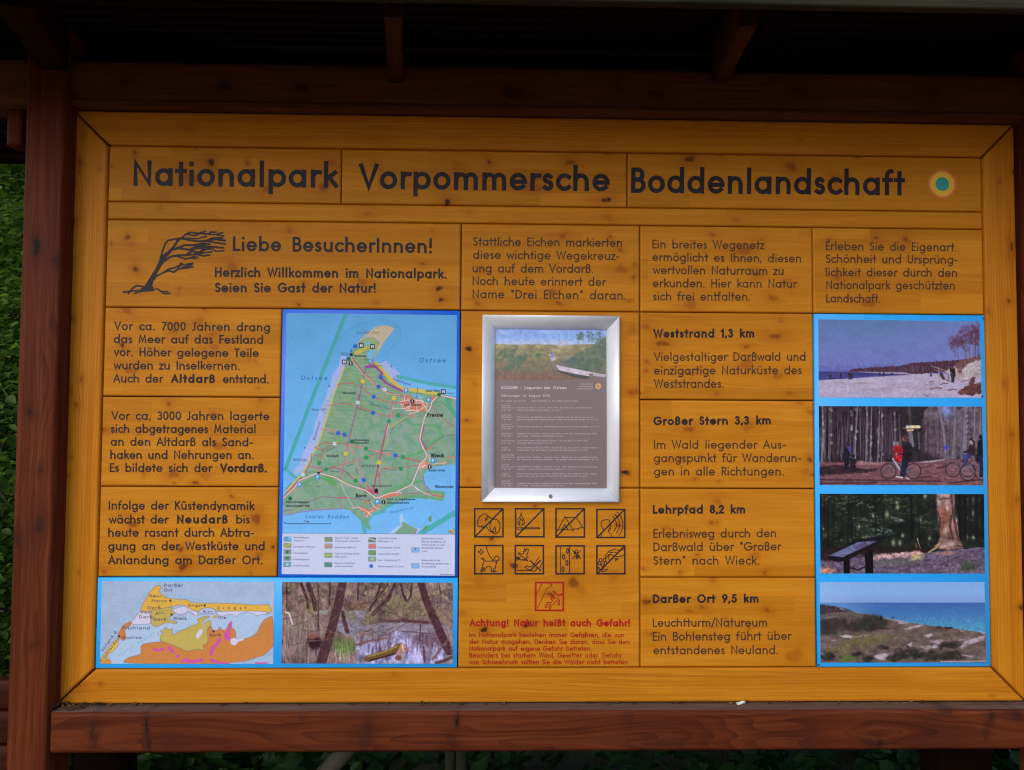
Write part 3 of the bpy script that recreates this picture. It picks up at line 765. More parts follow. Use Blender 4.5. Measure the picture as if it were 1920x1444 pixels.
def paint_trail(sc=1.3):
    p = Print([(68, 62), (1835, 66), (1842, 920), (78, 920)], (1525, 915, 1920/335), sc)
    rnd = random.Random(5)
    p.fill((26, 30, 26)); p.grain(.7, .012, .012, 6, 5)
    for i in range(1500):
        x = rnd.uniform(70, 1850); y = rnd.betavariate(1.3, 1.6)*640+60
        sh = fbm(np.array([x*.006]), np.array([y*.008]), 77, 3)[0]
        b = max(0, (sh-.42))*4*rnd.uniform(.4, 1)
        c = rnd.choice([(70, 86, 52), (92, 104, 66), (66, 80, 78), (84, 92, 90)])
        p.glow(x, y, rnd.uniform(8, 24), c, min(.8, b*.8), ry=rnd.uniform(4, 9))
    for i in range(900):
        x = rnd.uniform(70, 1850); y = rnd.uniform(60, 640)
        p.stroke([(x, y), (x+rnd.uniform(-26, 26), y+rnd.uniform(-8, 12))], rnd.uniform(4, 10), rnd.choice([(14, 16, 14), (18, 20, 18), (60, 70, 48), (30, 40, 34)]), .6)
    for (x0, y0, x1, y1) in ((450, 150, 640, 200), (420, 320, 620, 350), (560, 520, 720, 500), (640, 450, 880, 470), (820, 320, 980, 360), (900, 340, 960, 350), (620, 260, 700, 330), (740, 440, 840, 480)):
        for k in range(26):
            t = rnd.random(); x = x0+(x1-x0)*t+rnd.gauss(0, 18); y = y0+(y1-y0)*t+rnd.gauss(0, 12)
            p.stroke([(x, y), (x+rnd.uniform(-34, 34), y+rnd.uniform(-12, 12))], rnd.uniform(4, 9), rnd.choice([(96, 112, 112), (112, 128, 104), (80, 96, 104), (142, 152, 132)]), .6)
    for (x, y, r) in ((900, 160, 14), (905, 210, 18), (1200, 90, 18), (790, 280, 22), (495, 415, 16), (110, 440, 10), (125, 510, 16), (1140, 340, 18), (960, 510, 16), (1730, 130, 22), (1725, 270, 24), (1500, 180, 8), (300, 560, 7), (860, 590, 22), (930, 590, 18), (640, 300, 10), (1640, 530, 18), (1720, 530, 18), (1250, 540, 14), (450, 390, 7)):
        p.glow(x, y, r, (156, 164, 132), .85, ry=r*1.5)
    tree_trunks(p, rnd, 14, 80, 1300, (60, 200), (500, 640), [(14, 12, 14), (20, 18, 18)], (12, 30), 12, .8)
    tree_trunks(p, rnd, 8, 1560, 1840, (60, 100), (420, 560), [(16, 14, 18), (24, 22, 26)], (30, 60), 8, .9)
    # forest floor
    p.poly([(40, 780), (300, 740), (640, 690), (900, 690), (1250, 690), (1500, 660), (1900, 640), (1900, 960), (40, 960)], (96, 80, 104), rag=18, ragf=.02, tex=.5, texf=(.03, .05))
    p.poly([(40, 640), (600, 640), (1240, 650), (1240, 700), (640, 720), (60, 790)], (40, 22, 24), alpha=.8, soft=6, rag=20)
    p.poly([(640, 740), (800, 710), (1010, 690), (1150, 685), (1200, 720), (1000, 745), (760, 760), (660, 780)], (190, 150, 150), soft=4, rag=26, ragf=.025, tex=.5)
    p.poly([(1040, 780), (1060, 740), (1120, 710), (1190, 735), (1150, 765)], (176, 164, 110), soft=5, rag=12)
    p.poly([(1300, 700), (1440, 680), (1560, 690), (1480, 720), (1330, 720)], (150, 112, 118), soft=4, rag=16)
    p.poly([(640, 800), (900, 760), (1100, 780), (1000, 820), (700, 840)], (84, 92, 82), soft=8, rag=26, alpha=.7)
    p.poly([(70, 850), (160, 850), (240, 890), (200, 920), (60, 920)], (196, 130, 110), soft=5, rag=20, tex=.4)
    for i in range(700):
        x = rnd.uniform(80, 1845); y = rnd.uniform(710, 918)
        p.glow(x, y, rnd.uniform(5, 13), rnd.choice([(140, 118, 148), (60, 50, 74), (108, 92, 124), (44, 36, 46), (156, 132, 150)]), .5, ry=rnd.uniform(3, 6))
    for i in range(120):
        x = 1660+rnd.gauss(0, 50); y = 870+rnd.uniform(-10, 20)
        p.stroke([(x, y), (x+rnd.uniform(-50, 50), y-rnd.uniform(40, 120))], 5, rnd.choice([(58, 74, 48), (80, 94, 70), (36, 44, 38)]), .7, w1=2)
    # old trunk
    p.poly([(1318, 60), (1515, 60), (1520, 280), (1550, 400), (1570, 540), (1610, 640), (1540, 650), (1440, 670), (1330, 650), (1230, 700), (1330, 590), (1370, 520), (1350, 380), (1325, 240)], (134, 96, 88), rag=7, tex=.5, texf=(.02, .012))
    p.poly([(1350, 250), (1440, 200), (1470, 260), (1430, 420), (1400, 520), (1370, 420)], (124, 74, 58), soft=12, rag=14, alpha=.85, tex=.5)
    for (x, y, rx, ry) in ((1350, 150, 26, 40), (1440, 150, 20, 60), (1400, 75, 60, 22), (1490, 190, 16, 40), (1420, 460, 22, 40), (1480, 600, 50, 26), (1400, 630, 40, 20), (1440, 220, 14, 30), (1540, 350, 10, 30)):
        p.glow(x, y, rx, (206, 180, 186), .8, ry=ry)
    for pts, w in (([(1480, 60), (1500, 250), (1530, 420), (1560, 560)], 26), ([(1350, 130), (1400, 110), (1460, 116)], 14), ([(1330, 250), (1360, 330), (1360, 420)], 20), ([(1480, 300), (1470, 420), (1500, 540)], 26), ([(1450, 540), (1500, 545)], 16), ([(1545, 620), (1600, 630)], 16), ([(1320, 80), (1325, 260)], 10)):
        p.stroke(pts, w, (58, 36, 44), .75)
    p.stroke([(1240, 692), (1310, 650), (1360, 590)], 16, (176, 150, 120), .9)
    p.stroke([(1120, 545), (1132, 600), (1150, 650)], 12, (170, 140, 126), .9, w1=5); p.stroke([(1100, 600), (1110, 640)], 20, (120, 84, 72), .8)
    # reading desk
    p.poly([(150, 735), (300, 640), (480, 560), (640, 535), (830, 515), (690, 600), (560, 670), (400, 760), (290, 800), (160, 775)], (22, 14, 24))
    p.poly([(165, 728), (480, 582), (690, 568), (320, 742)], (98, 104, 142), tex=.3, texf=(.02, .05)); p.poly([(430, 640), (560, 575), (690, 568), (480, 670)], (82, 66, 100), alpha=.8)
    p.stroke([(565, 578), (610, 612)], 5, (170, 165, 190), .8); p.stroke([(585, 576), (628, 602)], 4, (170, 165, 190), .7)
    p.poly([(322, 770), (390, 750), (395, 920), (328, 920)], (16, 10, 16)); p.poly([(552, 690), (640, 650), (645, 920), (560, 920)], (14, 9, 14))
    p.stroke([(400, 860), (480, 880), (555, 850)], 14, (26, 18, 26)); p.stroke([(400, 840), (430, 850), (460, 880)], 8, (40, 28, 36))
    p.grain(.22, .05, .05, 33, 3)
    return p

def paint_coast(sc=1.3):
    p = Print([(68, 64), (1840, 66), (1858, 930), (78, 932)], (1525, 1080, 1920/335), sc)
    rnd = random.Random(11)
    p.vgrad([(60, (126, 168, 226)), (180, (130, 170, 226)), (290, (126, 152, 210))])
    p.blend(np.clip((500-p.X)/700, 0, .5)*(p.Y < 300), p.c((150, 186, 232)))
    sea = (p.Y > 288).astype(float)
    p.vgrad([(288, (60, 96, 168)), (400, (66, 112, 176)), (520, (76, 140, 184)), (640, (84, 148, 186))], sea)
    p.blend(sea*np.clip((700-p.X)/700, 0, .55), p.c((112, 158, 212)))
    for i in range(60):
        x = rnd.uniform(500, 1850); y = rnd.uniform(300, 600)
        p.stroke([(x, y), (x+rnd.uniform(80, 240), y+rnd.uniform(4, 26))], rnd.uniform(4, 12), rnd.choice([(50, 100, 190), (90, 160, 204), (56, 116, 194)]), .3)
    p.poly([(40, 300), (200, 325), (420, 385), (700, 440), (900, 485), (1120, 512), (1300, 540), (1500, 560), (1700, 590), (1900, 625), (1900, 960), (40, 960)], (104, 86, 84), rag=6, tex=.3, texf=(.012, .03))
    p.poly([(430, 380), (620, 420), (800, 455), (1000, 490), (960, 500), (700, 445)], (158, 144, 150), soft=2, alpha=.9)
    p.poly([(40, 303), (180, 318), (330, 345), (430, 380), (300, 392), (70, 415)], (66, 54, 62), rag=9, tex=.4)
    p.stroke([(290, 352), (330, 358)], 14, (160, 146, 158), .8); p.stroke([(340, 365), (410, 375)], 14, (66, 84, 110), .8)
    p.poly([(60, 420), (420, 392), (600, 420), (560, 440), (300, 460), (70, 470)], (92, 84, 80), soft=3, tex=.25); p.poly([(140, 440), (260, 425), (240, 450), (120, 462)], (120, 116, 124), soft=3)
    for (x0, x1, y0, y1, n) in ((80, 780, 470, 590, 130), (80, 260, 500, 620, 50), (540, 780, 430, 540, 40)):
        for i in range(n):
            x = rnd.uniform(x0, x1); y = rnd.uniform(y0, y1)
            p.glow(x, y, rnd.uniform(16, 36), rnd.choice([(46, 38, 40), (58, 46, 50), (40, 44, 36), (68, 56, 62)]), .6, ry=rnd.uniform(16, 34))
    for x, y in ((720, 440), (680, 430), (735, 433)): p.stroke([(x, y), (x, y+30)], 16, (38, 32, 38), .9)
    p.poly([(840, 440), (870, 440), (868, 460), (844, 458)], (50, 66, 100)); p.stroke([(560, 575), (580, 585)], 14, (40, 30, 36)); p.stroke([(720, 562), (800, 568)], 14, (46, 38, 40))
    p.poly([(330, 700), (500, 640), (800, 620), (900, 640), (760, 700), (480, 800), (300, 860), (120, 820)], (104, 98, 62), soft=14, rag=30, ragf=.015, alpha=.75, tex=.3)
    p.poly([(300, 860), (420, 850), (480, 890), (400, 920), (290, 920)], (84, 104, 50), soft=8, rag=14, alpha=.9)
    p.poly([(280, 650), (350, 630), (470, 655), (600, 630), (560, 642), (400, 665), (330, 662)], (188, 172, 182), soft=3, rag=6)
    p.poly([(400, 648), (500, 620), (520, 630), (430, 652)], (84, 90, 58), soft=3); p.stroke([(200, 695), (240, 690)], 12, (170, 150, 160), .8)
    for pts in ([(920, 500), (1020, 505), (980, 515), (920, 515)], [(1000, 560), (1100, 530), (1180, 520), (1150, 540), (1040, 570), (980, 575)], [(1180, 640), (1260, 610), (1290, 630), (1240, 660)], [(1260, 700), (1380, 680), (1400, 720), (1300, 750)], [(1560, 770), (1640, 700), (1780, 650), (1840, 640), (1840, 690), (1660, 740), (1600, 780)], [(1150, 760), (1300, 740), (1340, 770), (1180, 790)], [(620, 860), (760, 830), (810, 850), (760, 900), (660, 890)], [(1580, 840), (1740, 860), (1700, 875), (1600, 865)], [(1540, 690), (1680, 670), (1600, 700)], [(1000, 740), (1060, 720), (1050, 760)], [(1570, 575), (1640, 590), (1600, 596)], [(1780, 600), (1840, 612), (1840, 625)]):
        p.poly(pts, rnd.choice([(186, 168, 184), (172, 152, 172), (196, 182, 200)]), soft=3, rag=12, ragf=.03, alpha=.9)
    for i in range(260):
        x = rnd.uniform(850, 1850); y = 520+rnd.random()**.8*380
        if y < 500+(x-900)*.14: continue
        p.glow(x, y, rnd.uniform(10, 34), rnd.choice([(140, 116, 122), (96, 82, 76), (120, 104, 92), (84, 66, 68)]), .4, ry=rnd.uniform(5, 12))
    p.poly([(1200, 560), (1340, 545), (1500, 560), (1440, 600), (1300, 590)], (84, 62, 62), soft=5, rag=14, alpha=.8); p.stroke([(1330, 552), (1370, 552)], 16, (36, 34, 38)); p.stroke([(1420, 556), (1490, 560)], 18, (40, 36, 40))
    for (x, y, rx, ry, n) in ((940, 850, 90, 60, 60), (1080, 830, 90, 60, 60), (1250, 850, 130, 50, 80), (1450, 745, 100, 36, 70), (1500, 850, 80, 50, 60), (860, 890, 60, 24, 30), (170, 870, 80, 50, 60), (580, 890, 70, 40, 46), (755, 770, 36, 22, 22), (1400, 880, 200, 30, 60), (460, 770, 60, 50, 18), (480, 840, 60, 14, 20)):
        for i in range(n):
            p.glow(x+rnd.gauss(0, rx*.55), y+rnd.gauss(0, ry*.5), rnd.uniform(10, 26), rnd.choice([(38, 32, 34), (48, 44, 40), (30, 28, 32), (62, 58, 50)]) if n > 18 else (92, 70, 66), .6, ry=rnd.uniform(8, 18))
    p.stroke([(1370, 920), (1700, 918), (1850, 915)], 12, (180, 168, 180), .8)
    n = fbm(p.X*.05, p.Y*.05, 41, 3)-.5
    p.a = np.clip(p.a*(1+2*np.where(p.Y < 420, .03, .16)*n)[..., None], 0, 1)
    return p

def paint_swamp(sc=1.3):
    p = Print([(74, 62), (1808, 68), (1806, 892), (68, 888)], (515, 1080, 1920/355), sc)
    rnd = random.Random(21)
    p.fill((118, 98, 98)); p.grain(.45, .012, .012, 3, 5)
    for i in range(340):
        x = rnd.uniform(70, 1810); y = rnd.uniform(60, 360)
        p.stroke([(x, y), (x+rnd.uniform(-30, 30), y+rnd.uniform(30, 120))], rnd.uniform(3, 8), rnd.choice([(74, 54, 62), (132, 110, 112), (92, 70, 74), (60, 44, 52), (146, 128, 122)]), .55)
    for i in range(420):
        x = rnd.uniform(70, 1810); y = rnd.choice([rnd.uniform(60, 240), rnd.uniform(60, 320)])
        p.glow(x, y, rnd.uniform(4, 12), rnd.choice([(150, 146, 90), (130, 124, 84), (166, 160, 120), (110, 104, 72)]), .6)
    # water
    p.poly([(640, 345), (930, 345), (960, 380), (860, 470), (900, 520), (1080, 470), (1260, 450), (1420, 490), (1600, 480), (1810, 520), (1810, 900), (820, 900), (800, 620), (640, 560), (560, 480), (660, 420)], (126, 118, 132), rag=16, ragf=.02, tex=.25, texf=(.01, .03))
    p.poly([(380, 350), (560, 345), (520, 380), (400, 390)], (136, 134, 140), soft=4, rag=8)
    p.poly([(840, 720), (920, 690), (1130, 640), (1220, 570), (1400, 620), (1500, 700), (1700, 660), (1700, 900), (840, 900)], (140, 136, 170), soft=10, rag=40, ragf=.02, tex=.6, texf=(.03, .012))
    for i in range(80):
        x = rnd.uniform(840, 1700); y = rnd.uniform(560, 760)
        p.stroke([(x, y), (x+rnd.uniform(-20, 20), y+rnd.uniform(60, 150))], rnd.uniform(8, 34), rnd.choice([(92, 72, 88), (178, 176, 214), (104, 84, 100), (156, 154, 196), (84, 62, 78)]), .45)
    p.poly([(1380, 600), (1700, 560), (1720, 700), (1560, 720), (1420, 720)], (98, 74, 88), soft=10, rag=20, alpha=.7, tex=.3)
    # banks and grass
    for (x0, x1, y0, y1, n, hh) in ((1130, 1700, 330, 450, 420, 60), (900, 1030, 370, 500, 140, 60), (660, 820, 370, 460, 120, 50), (1150, 1480, 220, 340, 220, 60), (290, 420, 320, 380, 90, 60), (90, 480, 380, 600, 260, 70), (1560, 1800, 380, 470, 130, 60)):
        for i in range(n):
            x = rnd.uniform(x0, x1); y = rnd.uniform(y0, y1)
            p.stroke([(x, y), (x+rnd.uniform(-14, 14), y-rnd.uniform(.4, 1)*hh)], 5, rnd.choice([(114, 122, 74), (134, 142, 88), (98, 98, 64), (140, 122, 96), (86, 74, 60), (124, 104, 86)]), .6, w1=2)
    p.poly([(1040, 440), (1200, 450), (1330, 440), (1560, 460), (1600, 490), (1400, 470), (1150, 470)], (82, 54, 58), soft=4, rag=14)
    p.poly([(700, 350), (900, 350), (960, 320), (930, 270), (760, 280)], (108, 86, 70), soft=6, rag=14, alpha=.8, tex=.4)
    for i in range(420):
        x = rnd.uniform(70, 500); y = rnd.uniform(480, 890)
        p.stroke([(x, y), (x+rnd.uniform(-18, 18), y-rnd.uniform(60, 190))], rnd.uniform(3, 6), rnd.choice([(160, 140, 134), (130, 108, 104), (94, 72, 74), (176, 160, 150), (70, 54, 60), (150, 150, 180)]), .55, w1=2)
    p.poly([(330, 640), (400, 600), (480, 640), (470, 730), (380, 750), (340, 700)], (58, 36, 46), soft=6, rag=16); p.poly([(340, 600), (400, 575), (450, 600), (400, 640), (350, 640)], (124, 84, 76), soft=4, rag=10)
    for i in range(330):
        x = 700+rnd.gauss(0, 48); y = 820-abs(x-700)*.5+rnd.gauss(0, 26)
        p.stroke([(x, y), (x+rnd.uniform(-8, 8), y-rnd.uniform(60, 170))], 5, rnd.choice([(92, 112, 66), (112, 132, 80), (74, 92, 58), (132, 140, 98)]), .65, w1=2)
    for i in range(160):
        x = rnd.uniform(500, 820); y = rnd.uniform(800, 890)
        p.stroke([(x, y), (x+rnd.uniform(-10, 10), y-rnd.uniform(20, 70))], 4, rnd.choice([(170, 140, 140), (120, 90, 96), (190, 170, 168)]), .6)
    # trunks
    def trunk(pts, w0, w1, c=(80, 56, 60), lc=(126, 100, 98), dc=(50, 32, 40)):
        p.stroke(pts, w0, c, .97, w1=w1)
        for k in range(46):
            i = rnd.randrange(len(pts)-1); t = rnd.random(); w = w0+(w1-w0)*(i+t)/(len(pts)-1)
            x = pts[i][0]+(pts[i+1][0]-pts[i][0])*t+rnd.uniform(-.36, .36)*w; y = pts[i][1]+(pts[i+1][1]-pts[i][1])*t
            dx = (pts[i+1][0]-pts[i][0]); dy = (pts[i+1][1]-pts[i][1]); L = math.hypot(dx, dy)
            s = rnd.uniform(14, 44)
            p.stroke([(x, y), (x+dx/L*s, y+dy/L*s)], rnd.uniform(3, 8), rnd.choice([lc, dc, dc]), .5)
    for pts, w0, w1 in (([(1080, 80), (1040, 200), (960, 350)], 24, 26), ([(1220, 80), (1150, 230), (1000, 385)], 30, 44), ([(1150, 80), (1050, 220), (990, 300)], 14, 16), ([(270, 80), (330, 240), (340, 320)], 30, 26), ([(340, 80), (400, 260), (410, 340)], 50, 40), ([(850, 70), (845, 240)], 22, 18), ([(1280, 80), (1300, 180), (1330, 240)], 20, 22), ([(1390, 80), (1380, 200), (1350, 250)], 20, 18), ([(560, 70), (555, 300)], 18, 14), ([(440, 80), (445, 540)], 14, 16), ([(120, 70), (125, 330)], 14, 12), ([(690, 370), (700, 440), (735, 560)], 34, 46), ([(1660, 70), (1680, 160)], 8, 8)):
        trunk(pts, w0, w1)
    trunk([(690, 60), (665, 200), (620, 380), (570, 560), (520, 720), (470, 890)], 84, 100)
    trunk([(1480, 60), (1540, 260), (1620, 440), (1700, 620), (1770, 760)], 70, 90, c=(80, 54, 62))
    for pts, w in (([(1610, 310), (1700, 380), (1810, 440)], 22), ([(1500, 420), (1600, 330)], 6), ([(700, 240), (860, 262), (1000, 250)], 10), ([(850, 200), (920, 215), (980, 240)], 8), ([(1130, 300), (1200, 350), (1260, 410)], 18), ([(1220, 440), (1320, 420), (1390, 350), (1480, 290)], 9), ([(130, 240), (200, 350), (300, 430)], 14), ([(1290, 565), (1440, 570), (1570, 585)], 9), ([(1480, 480), (1470, 660)], 13), ([(1470, 650), (1500, 660)], 10), ([(860, 580), (1030, 610)], 24), ([(830, 620), (960, 540), (1020, 510)], 16), ([(830, 700), (960, 660), (1140, 630)], 22), ([(1040, 680), (1060, 620), (1120, 600)], 8), ([(1140, 560), (1200, 510), (1280, 510)], 9), ([(1160, 640), (1230, 620)], 10), ([(1600, 850), (1700, 720), (1760, 640)], 20), ([(1560, 540), (1550, 800)], 7), ([(1740, 540), (1790, 680), (1800, 740)], 22), ([(1640, 880), (1720, 860), (1810, 820)], 34), ([(80, 440), (240, 410)], 8), ([(840, 650), (900, 600), (1000, 580)], 10), ([(1060, 720), (1090, 790)], 12), ([(1510, 720), (1520, 870)], 16), ([(800, 610), (870, 540)], 8)):
        p.stroke(pts, w, rnd.choice([(86, 62, 66), (110, 84, 82), (128, 104, 100)]), .9)
    for i in range(150):
        x = rnd.uniform(70, 1810); y = rnd.uniform(90, 700); l = rnd.uniform(60, 240); a = rnd.uniform(-1, 1)
        p.stroke([(x, y), (x+l*.5, y+l*a*.4+rnd.uniform(-14, 14)), (x+l, y+l*a)], rnd.uniform(3, 8), rnd.choice([(74, 54, 60), (118, 94, 92), (146, 124, 118), (58, 42, 50)]), .6, w1=2)
    p.stroke([(110, 365), (150, 380), (160, 430), (182, 490)], 16, (196, 182, 186), .95)
    p.stroke([(940, 840), (1060, 805), (1180, 770), (1270, 715)], 70, (104, 82, 50), .95); p.stroke([(950, 815), (1100, 775), (1240, 715)], 16, (150, 128, 84), .8); p.stroke([(960, 860), (1180, 800), (1220, 790)], 18, (58, 36, 36), .8)
    p.stroke([(1300, 720), (1255, 830)], 66, (160, 124, 120), .97); p.disk(1255, 830, 36, (120, 80, 78), 1, ry=26); p.stroke([(1290, 700), (1310, 760)], 14, (200, 176, 150), .9); p.stroke([(1320, 740), (1355, 760)], 26, (150, 96, 90), .9)
    for i in range(70):
        x = rnd.uniform(820, 1800); y = rnd.uniform(640, 890); p.stroke([(x, y), (x+rnd.uniform(-8, 8), y-rnd.uniform(30, 110))], 3, rnd.choice([(150, 130, 126), (80, 60, 70)]), .55)
    p.grain(.14, .05, .05, 51, 3)
    p.a = np.clip((p.a-.40)*1.28+.415, 0, 1)
    return p
# ------------------------------------------------------------------ printed maps and the poster
def paint_geomap(sc=1.4):
    K = 1405/180
    p = Print([(165, 118), (2690, 122), (2672, 1326), (135, 1326)], (170, 1075, K), sc)
    O = 170*K
    def A(*pts): return list(pts)
    def B(*pts): return [(x+O, y) for x, y in pts]
    p.fill((163, 181, 212)); p.grain(.05, .01, .01, 2)
    EDGE = (104, 96, 122)
    p.poly(A((600, 750), (740, 745), (870, 742), (950, 795), (1060, 745), (1120, 720), (1280, 720), (1330, 690), (1400, 620), (1420, 480))+B((100, 600), (240, 630), (500, 600), (640, 600), (860, 580), (1000, 570), (1100, 625), (1340, 600), (1340, 640), (1140, 780), (1000, 950), (800, 1000), (700, 840), (440, 830), (430, 690), (240, 740), (0, 820))+A((1000, 850), (1060, 880), (1000, 1010), (760, 1035), (730, 1180), (560, 1220), (450, 1325), (330, 1325), (270, 1190), (410, 1050), (420, 960), (520, 960), (500, 850)), (172, 192, 224))
    def land(pts, col, edge=True, w=6):
        pts = smooth_ring(pts)
        p.poly(pts, col)
        if edge: p.stroke(pts+[pts[0]], w, EDGE, .8)
    yel = A((720, 555), (745, 500), (800, 380), (870, 262), (930, 200), (975, 176), (1020, 184), (1042, 212), (1000, 245), (1022, 292), (1080, 345), (1150, 370), (1405, 385))+B((60, 378), (150, 432), (300, 440), (700, 436), (1100, 470), (1282, 450), (1292, 490), (1330, 545), (1290, 580), (1200, 552), (900, 552), (520, 556), (490, 520), (380, 500), (300, 520), (245, 560), (160, 546), (100, 500), (40, 462), (-40, 470))+A((1200, 484), (1000, 522), (860, 552))
    white2 = B((40, 462), (100, 500), (160, 546), (245, 560), (235, 628), (190, 620), (160, 575), (60, 540))
    white3 = B((500, 556), (900, 552), (1200, 552), (1290, 580), (1100, 625), (1060, 590), (940, 566), (860, 590), (800, 640), (760, 600), (660, 600), (600, 640), (520, 600))
    land(white2, (206, 200, 226)); land(white3, (208, 202, 228))
    land(B((245, 560), (300, 520), (380, 500), (490, 520), (500, 590), (380, 590), (300, 600)), (180, 190, 222))
    land(A((1180, 540), (1250, 512), (1330, 490), (1400, 470), (1420, 560), (1380, 590), (1300, 612), (1240, 582)), (206, 200, 226))
    land(A((860, 550), (1000, 522), (1195, 486), (1180, 540), (1250, 590), (1150, 640), (1140, 680), (1280, 712), (1250, 745), (1120, 720), (1060, 742), (950, 796), (890, 745), (870, 650)), (192, 166, 90))
    land(A((720, 560), (860, 556), (872, 660), (885, 745), (740, 745), (610, 752), (588, 722), (640, 660), (690, 600)), (208, 202, 228))
    p.poly(A((690, 610), (716, 560), (870, 552), (868, 590)), (208, 178, 150), alpha=.5, soft=3)
    land(yel, (220, 172, 72))
    for k in range(7):
        y = 300+k*38
        p.stroke([(800+30-k*12, y+10), (900, y-6), (1020, y+18), (1140+k*16, y+30-k*4)], 4, (176, 128, 52), .55)
    p.stroke([(930, 420), (1020, 460), (1140, 440), (1230, 410)], 4, (170, 120, 50), .6)
    land(A((595, 702), (590, 760), (515, 800), (500, 850), (522, 960), (470, 992), (430, 950), (385, 925), (420, 850), (490, 752), (540, 718)), (205, 122, 66))
    land(A((140, 1250), (260, 1100), (385, 928), (415, 985), (402, 1060), (322, 1150), (262, 1172), (205, 1262), (330, 1330), (140, 1330)), (220, 184, 82))
    land(A((205, 1262), (245, 1232), (335, 1330), (150, 1330)), (206, 140, 70), False)
    mainl = A((455, 1330), (520, 1250), (600, 1216), (700, 1200), (745, 1160), (725, 1080), (760, 1036), (900, 1012), (1000, 1002), (1100, 1012), (1230, 1060), (1405, 1140))+B((90, 1142), (250, 1102), (350, 1140), (300, 1050), (392, 1032), (372, 930), (400, 780), (440, 770), (452, 830), (545, 838), (550, 772), (620, 850), (670, 800), (690, 742), (742, 700), (730, 808), (790, 820), (802, 960), (812, 1000), (900, 962), (1010, 940), (1120, 870), (1140, 780), (1200, 690), (1300, 632), (1350, 624), (1350, 1330))
    land(mainl, (200, 128, 68))
    kh = A((1010, 1000), (1020, 900), (1070, 880), (1008, 850), (1080, 820), (1092, 780), (1130, 820), (1180, 824), (1200, 790), (1180, 880), (1230, 912), (1280, 850), (1405, 812))+B((120, 780), (240, 740), (262, 710), (220, 682), (290, 640), (400, 622), (424, 642), (330, 682), (320, 732), (348, 740), (372, 690), (430, 690), (442, 770), (382, 800), (386, 930), (392, 1030), (300, 1050), (352, 1136), (250, 1104), (90, 1142))+A((1400, 1138), (1230, 1060), (1100, 1012))
    land(kh, (190, 170, 88))
    p.poly(B((450, 650), (470, 620), (520, 610), (525, 650), (480, 658)), (190, 160, 90)); p.stroke(B((320, 740), (340, 690), (380, 670)), 12, (172, 192, 224)); p.stroke(B((345, 745), (310, 820), (290, 850)), 10, (160, 180, 220))
    p.stroke(B((285, 850), (240, 920)), 62, (206, 200, 224)); p.disk(770+O, 1000, 54, (206, 202, 226)); p.stroke(B((770, 1010), (900, 966)), 26, (206, 202, 226))
    p.poly(A((975, 890), (1000, 880), (990, 915)), (190, 130, 120)); p.poly(B((1320, 490), (1350, 480), (1350, 520), (1330, 520)), (200, 170, 90))
    PK = (206, 84, 164)
    for pts, w in ((A((925, 1105), (980, 1130), (1060, 1110)), 40), (A((1145, 1085), (1200, 1145)), 50), (A((1345, 1280), (1420, 1265))+B((100, 1290), (200, 1290), (300, 1268)), 46), (B((560, 965), (520, 1040), (450, 1100), (438, 1180)), 50), (B((435, 1270), (500, 1290), (560, 1312), (690, 1330)), 40), (B((1090, 1312), (1150, 1318), (1250, 1312)), 26), (B((730, 720), (700, 800)), 34)):
        p.stroke(pts, w, PK)
    p.disk(1275, 1215, 26, PK); p.poly(B((690, 790), (720, 810), (715, 990), (640, 980), (625, 890)), PK, rag=10)
    CY = (112, 182, 214)
    for pts in (A((668, 520), (700, 440), (790, 280), (880, 180), (1000, 140)), A((350, 810), (400, 740), (480, 680)), B((-60, 330), (40, 350), (180, 380), (340, 400)), B((700, 415), (1000, 425), (1260, 425)), A((1180, 400), (1290, 390), (1340, 430), (1380, 530))):
        p.stroke(pts, 9, CY, .75)
    for x, y in ((1010, 136), (495, 672), (-20+O, 325), (1270+O, 424)): p.poly([(x-26, y-4), (x+20, y-16), (x+14, y+18)], CY, alpha=.9)
    TX = (62, 58, 84)
    for t, x0, y0, x1, y1, cap in (('Darßer', 1075, 195, 1352, 198, 44), ('Ort', 1075, 268, 1195, 270, 44), ('Neu-', 862, 352, 1035, 352, 44), ('Prerow', 895, 420, 1115, 422, 36), ('Darß', 832, 524, 1022, 524, 44), ('Vor-', 730, 590, 900, 590, 42), ('Darß', 708, 660, 905, 662, 44), ('Alt-', 948, 605, 1085, 605, 44), ('Darß', 918, 695, 1105, 695, 44), ('Wieck', 1212, 680, 1327+80, 682, 44), ('Fischland', 470, 822, 862, 824, 46), ('Wustrow', 458, 960, 745, 960, 40), ('Barth', 416+O, 925, 582+O, 925, 44), ('Zingst', 100+O, 486, 305+O, 490, 38), ('Kirr', 320+O, 580, 455+O, 580, 42), ('Oie', 530+O, 668, 655+O, 668, 44)):
        p.text(t, x0, y0, x1, y1, cap, .185, TX, wide=True)
    p.text('Z_i_n_g_s_t', 530+O, 525, 950+O, 528, 44, .165, TX); p.text('Vorland d.', 180, 1150, 395, 850, 44, .165, TX, wide=True); p.text('Fischlandes', 165, 1300, 420, 965, 44, .165, TX)
    p.text('Saaler Bodden', 410, 1225, 950, 880, 44, .2, CY, .8)
    for x, y in ((1168, 400), (1182, 603), (418, 922), (340+O, 470), (470+O, 850)): p.disk(x, y, 17, (80, 44, 60))
    p.grain(.05, .05, .05, 5, 3)
    return p

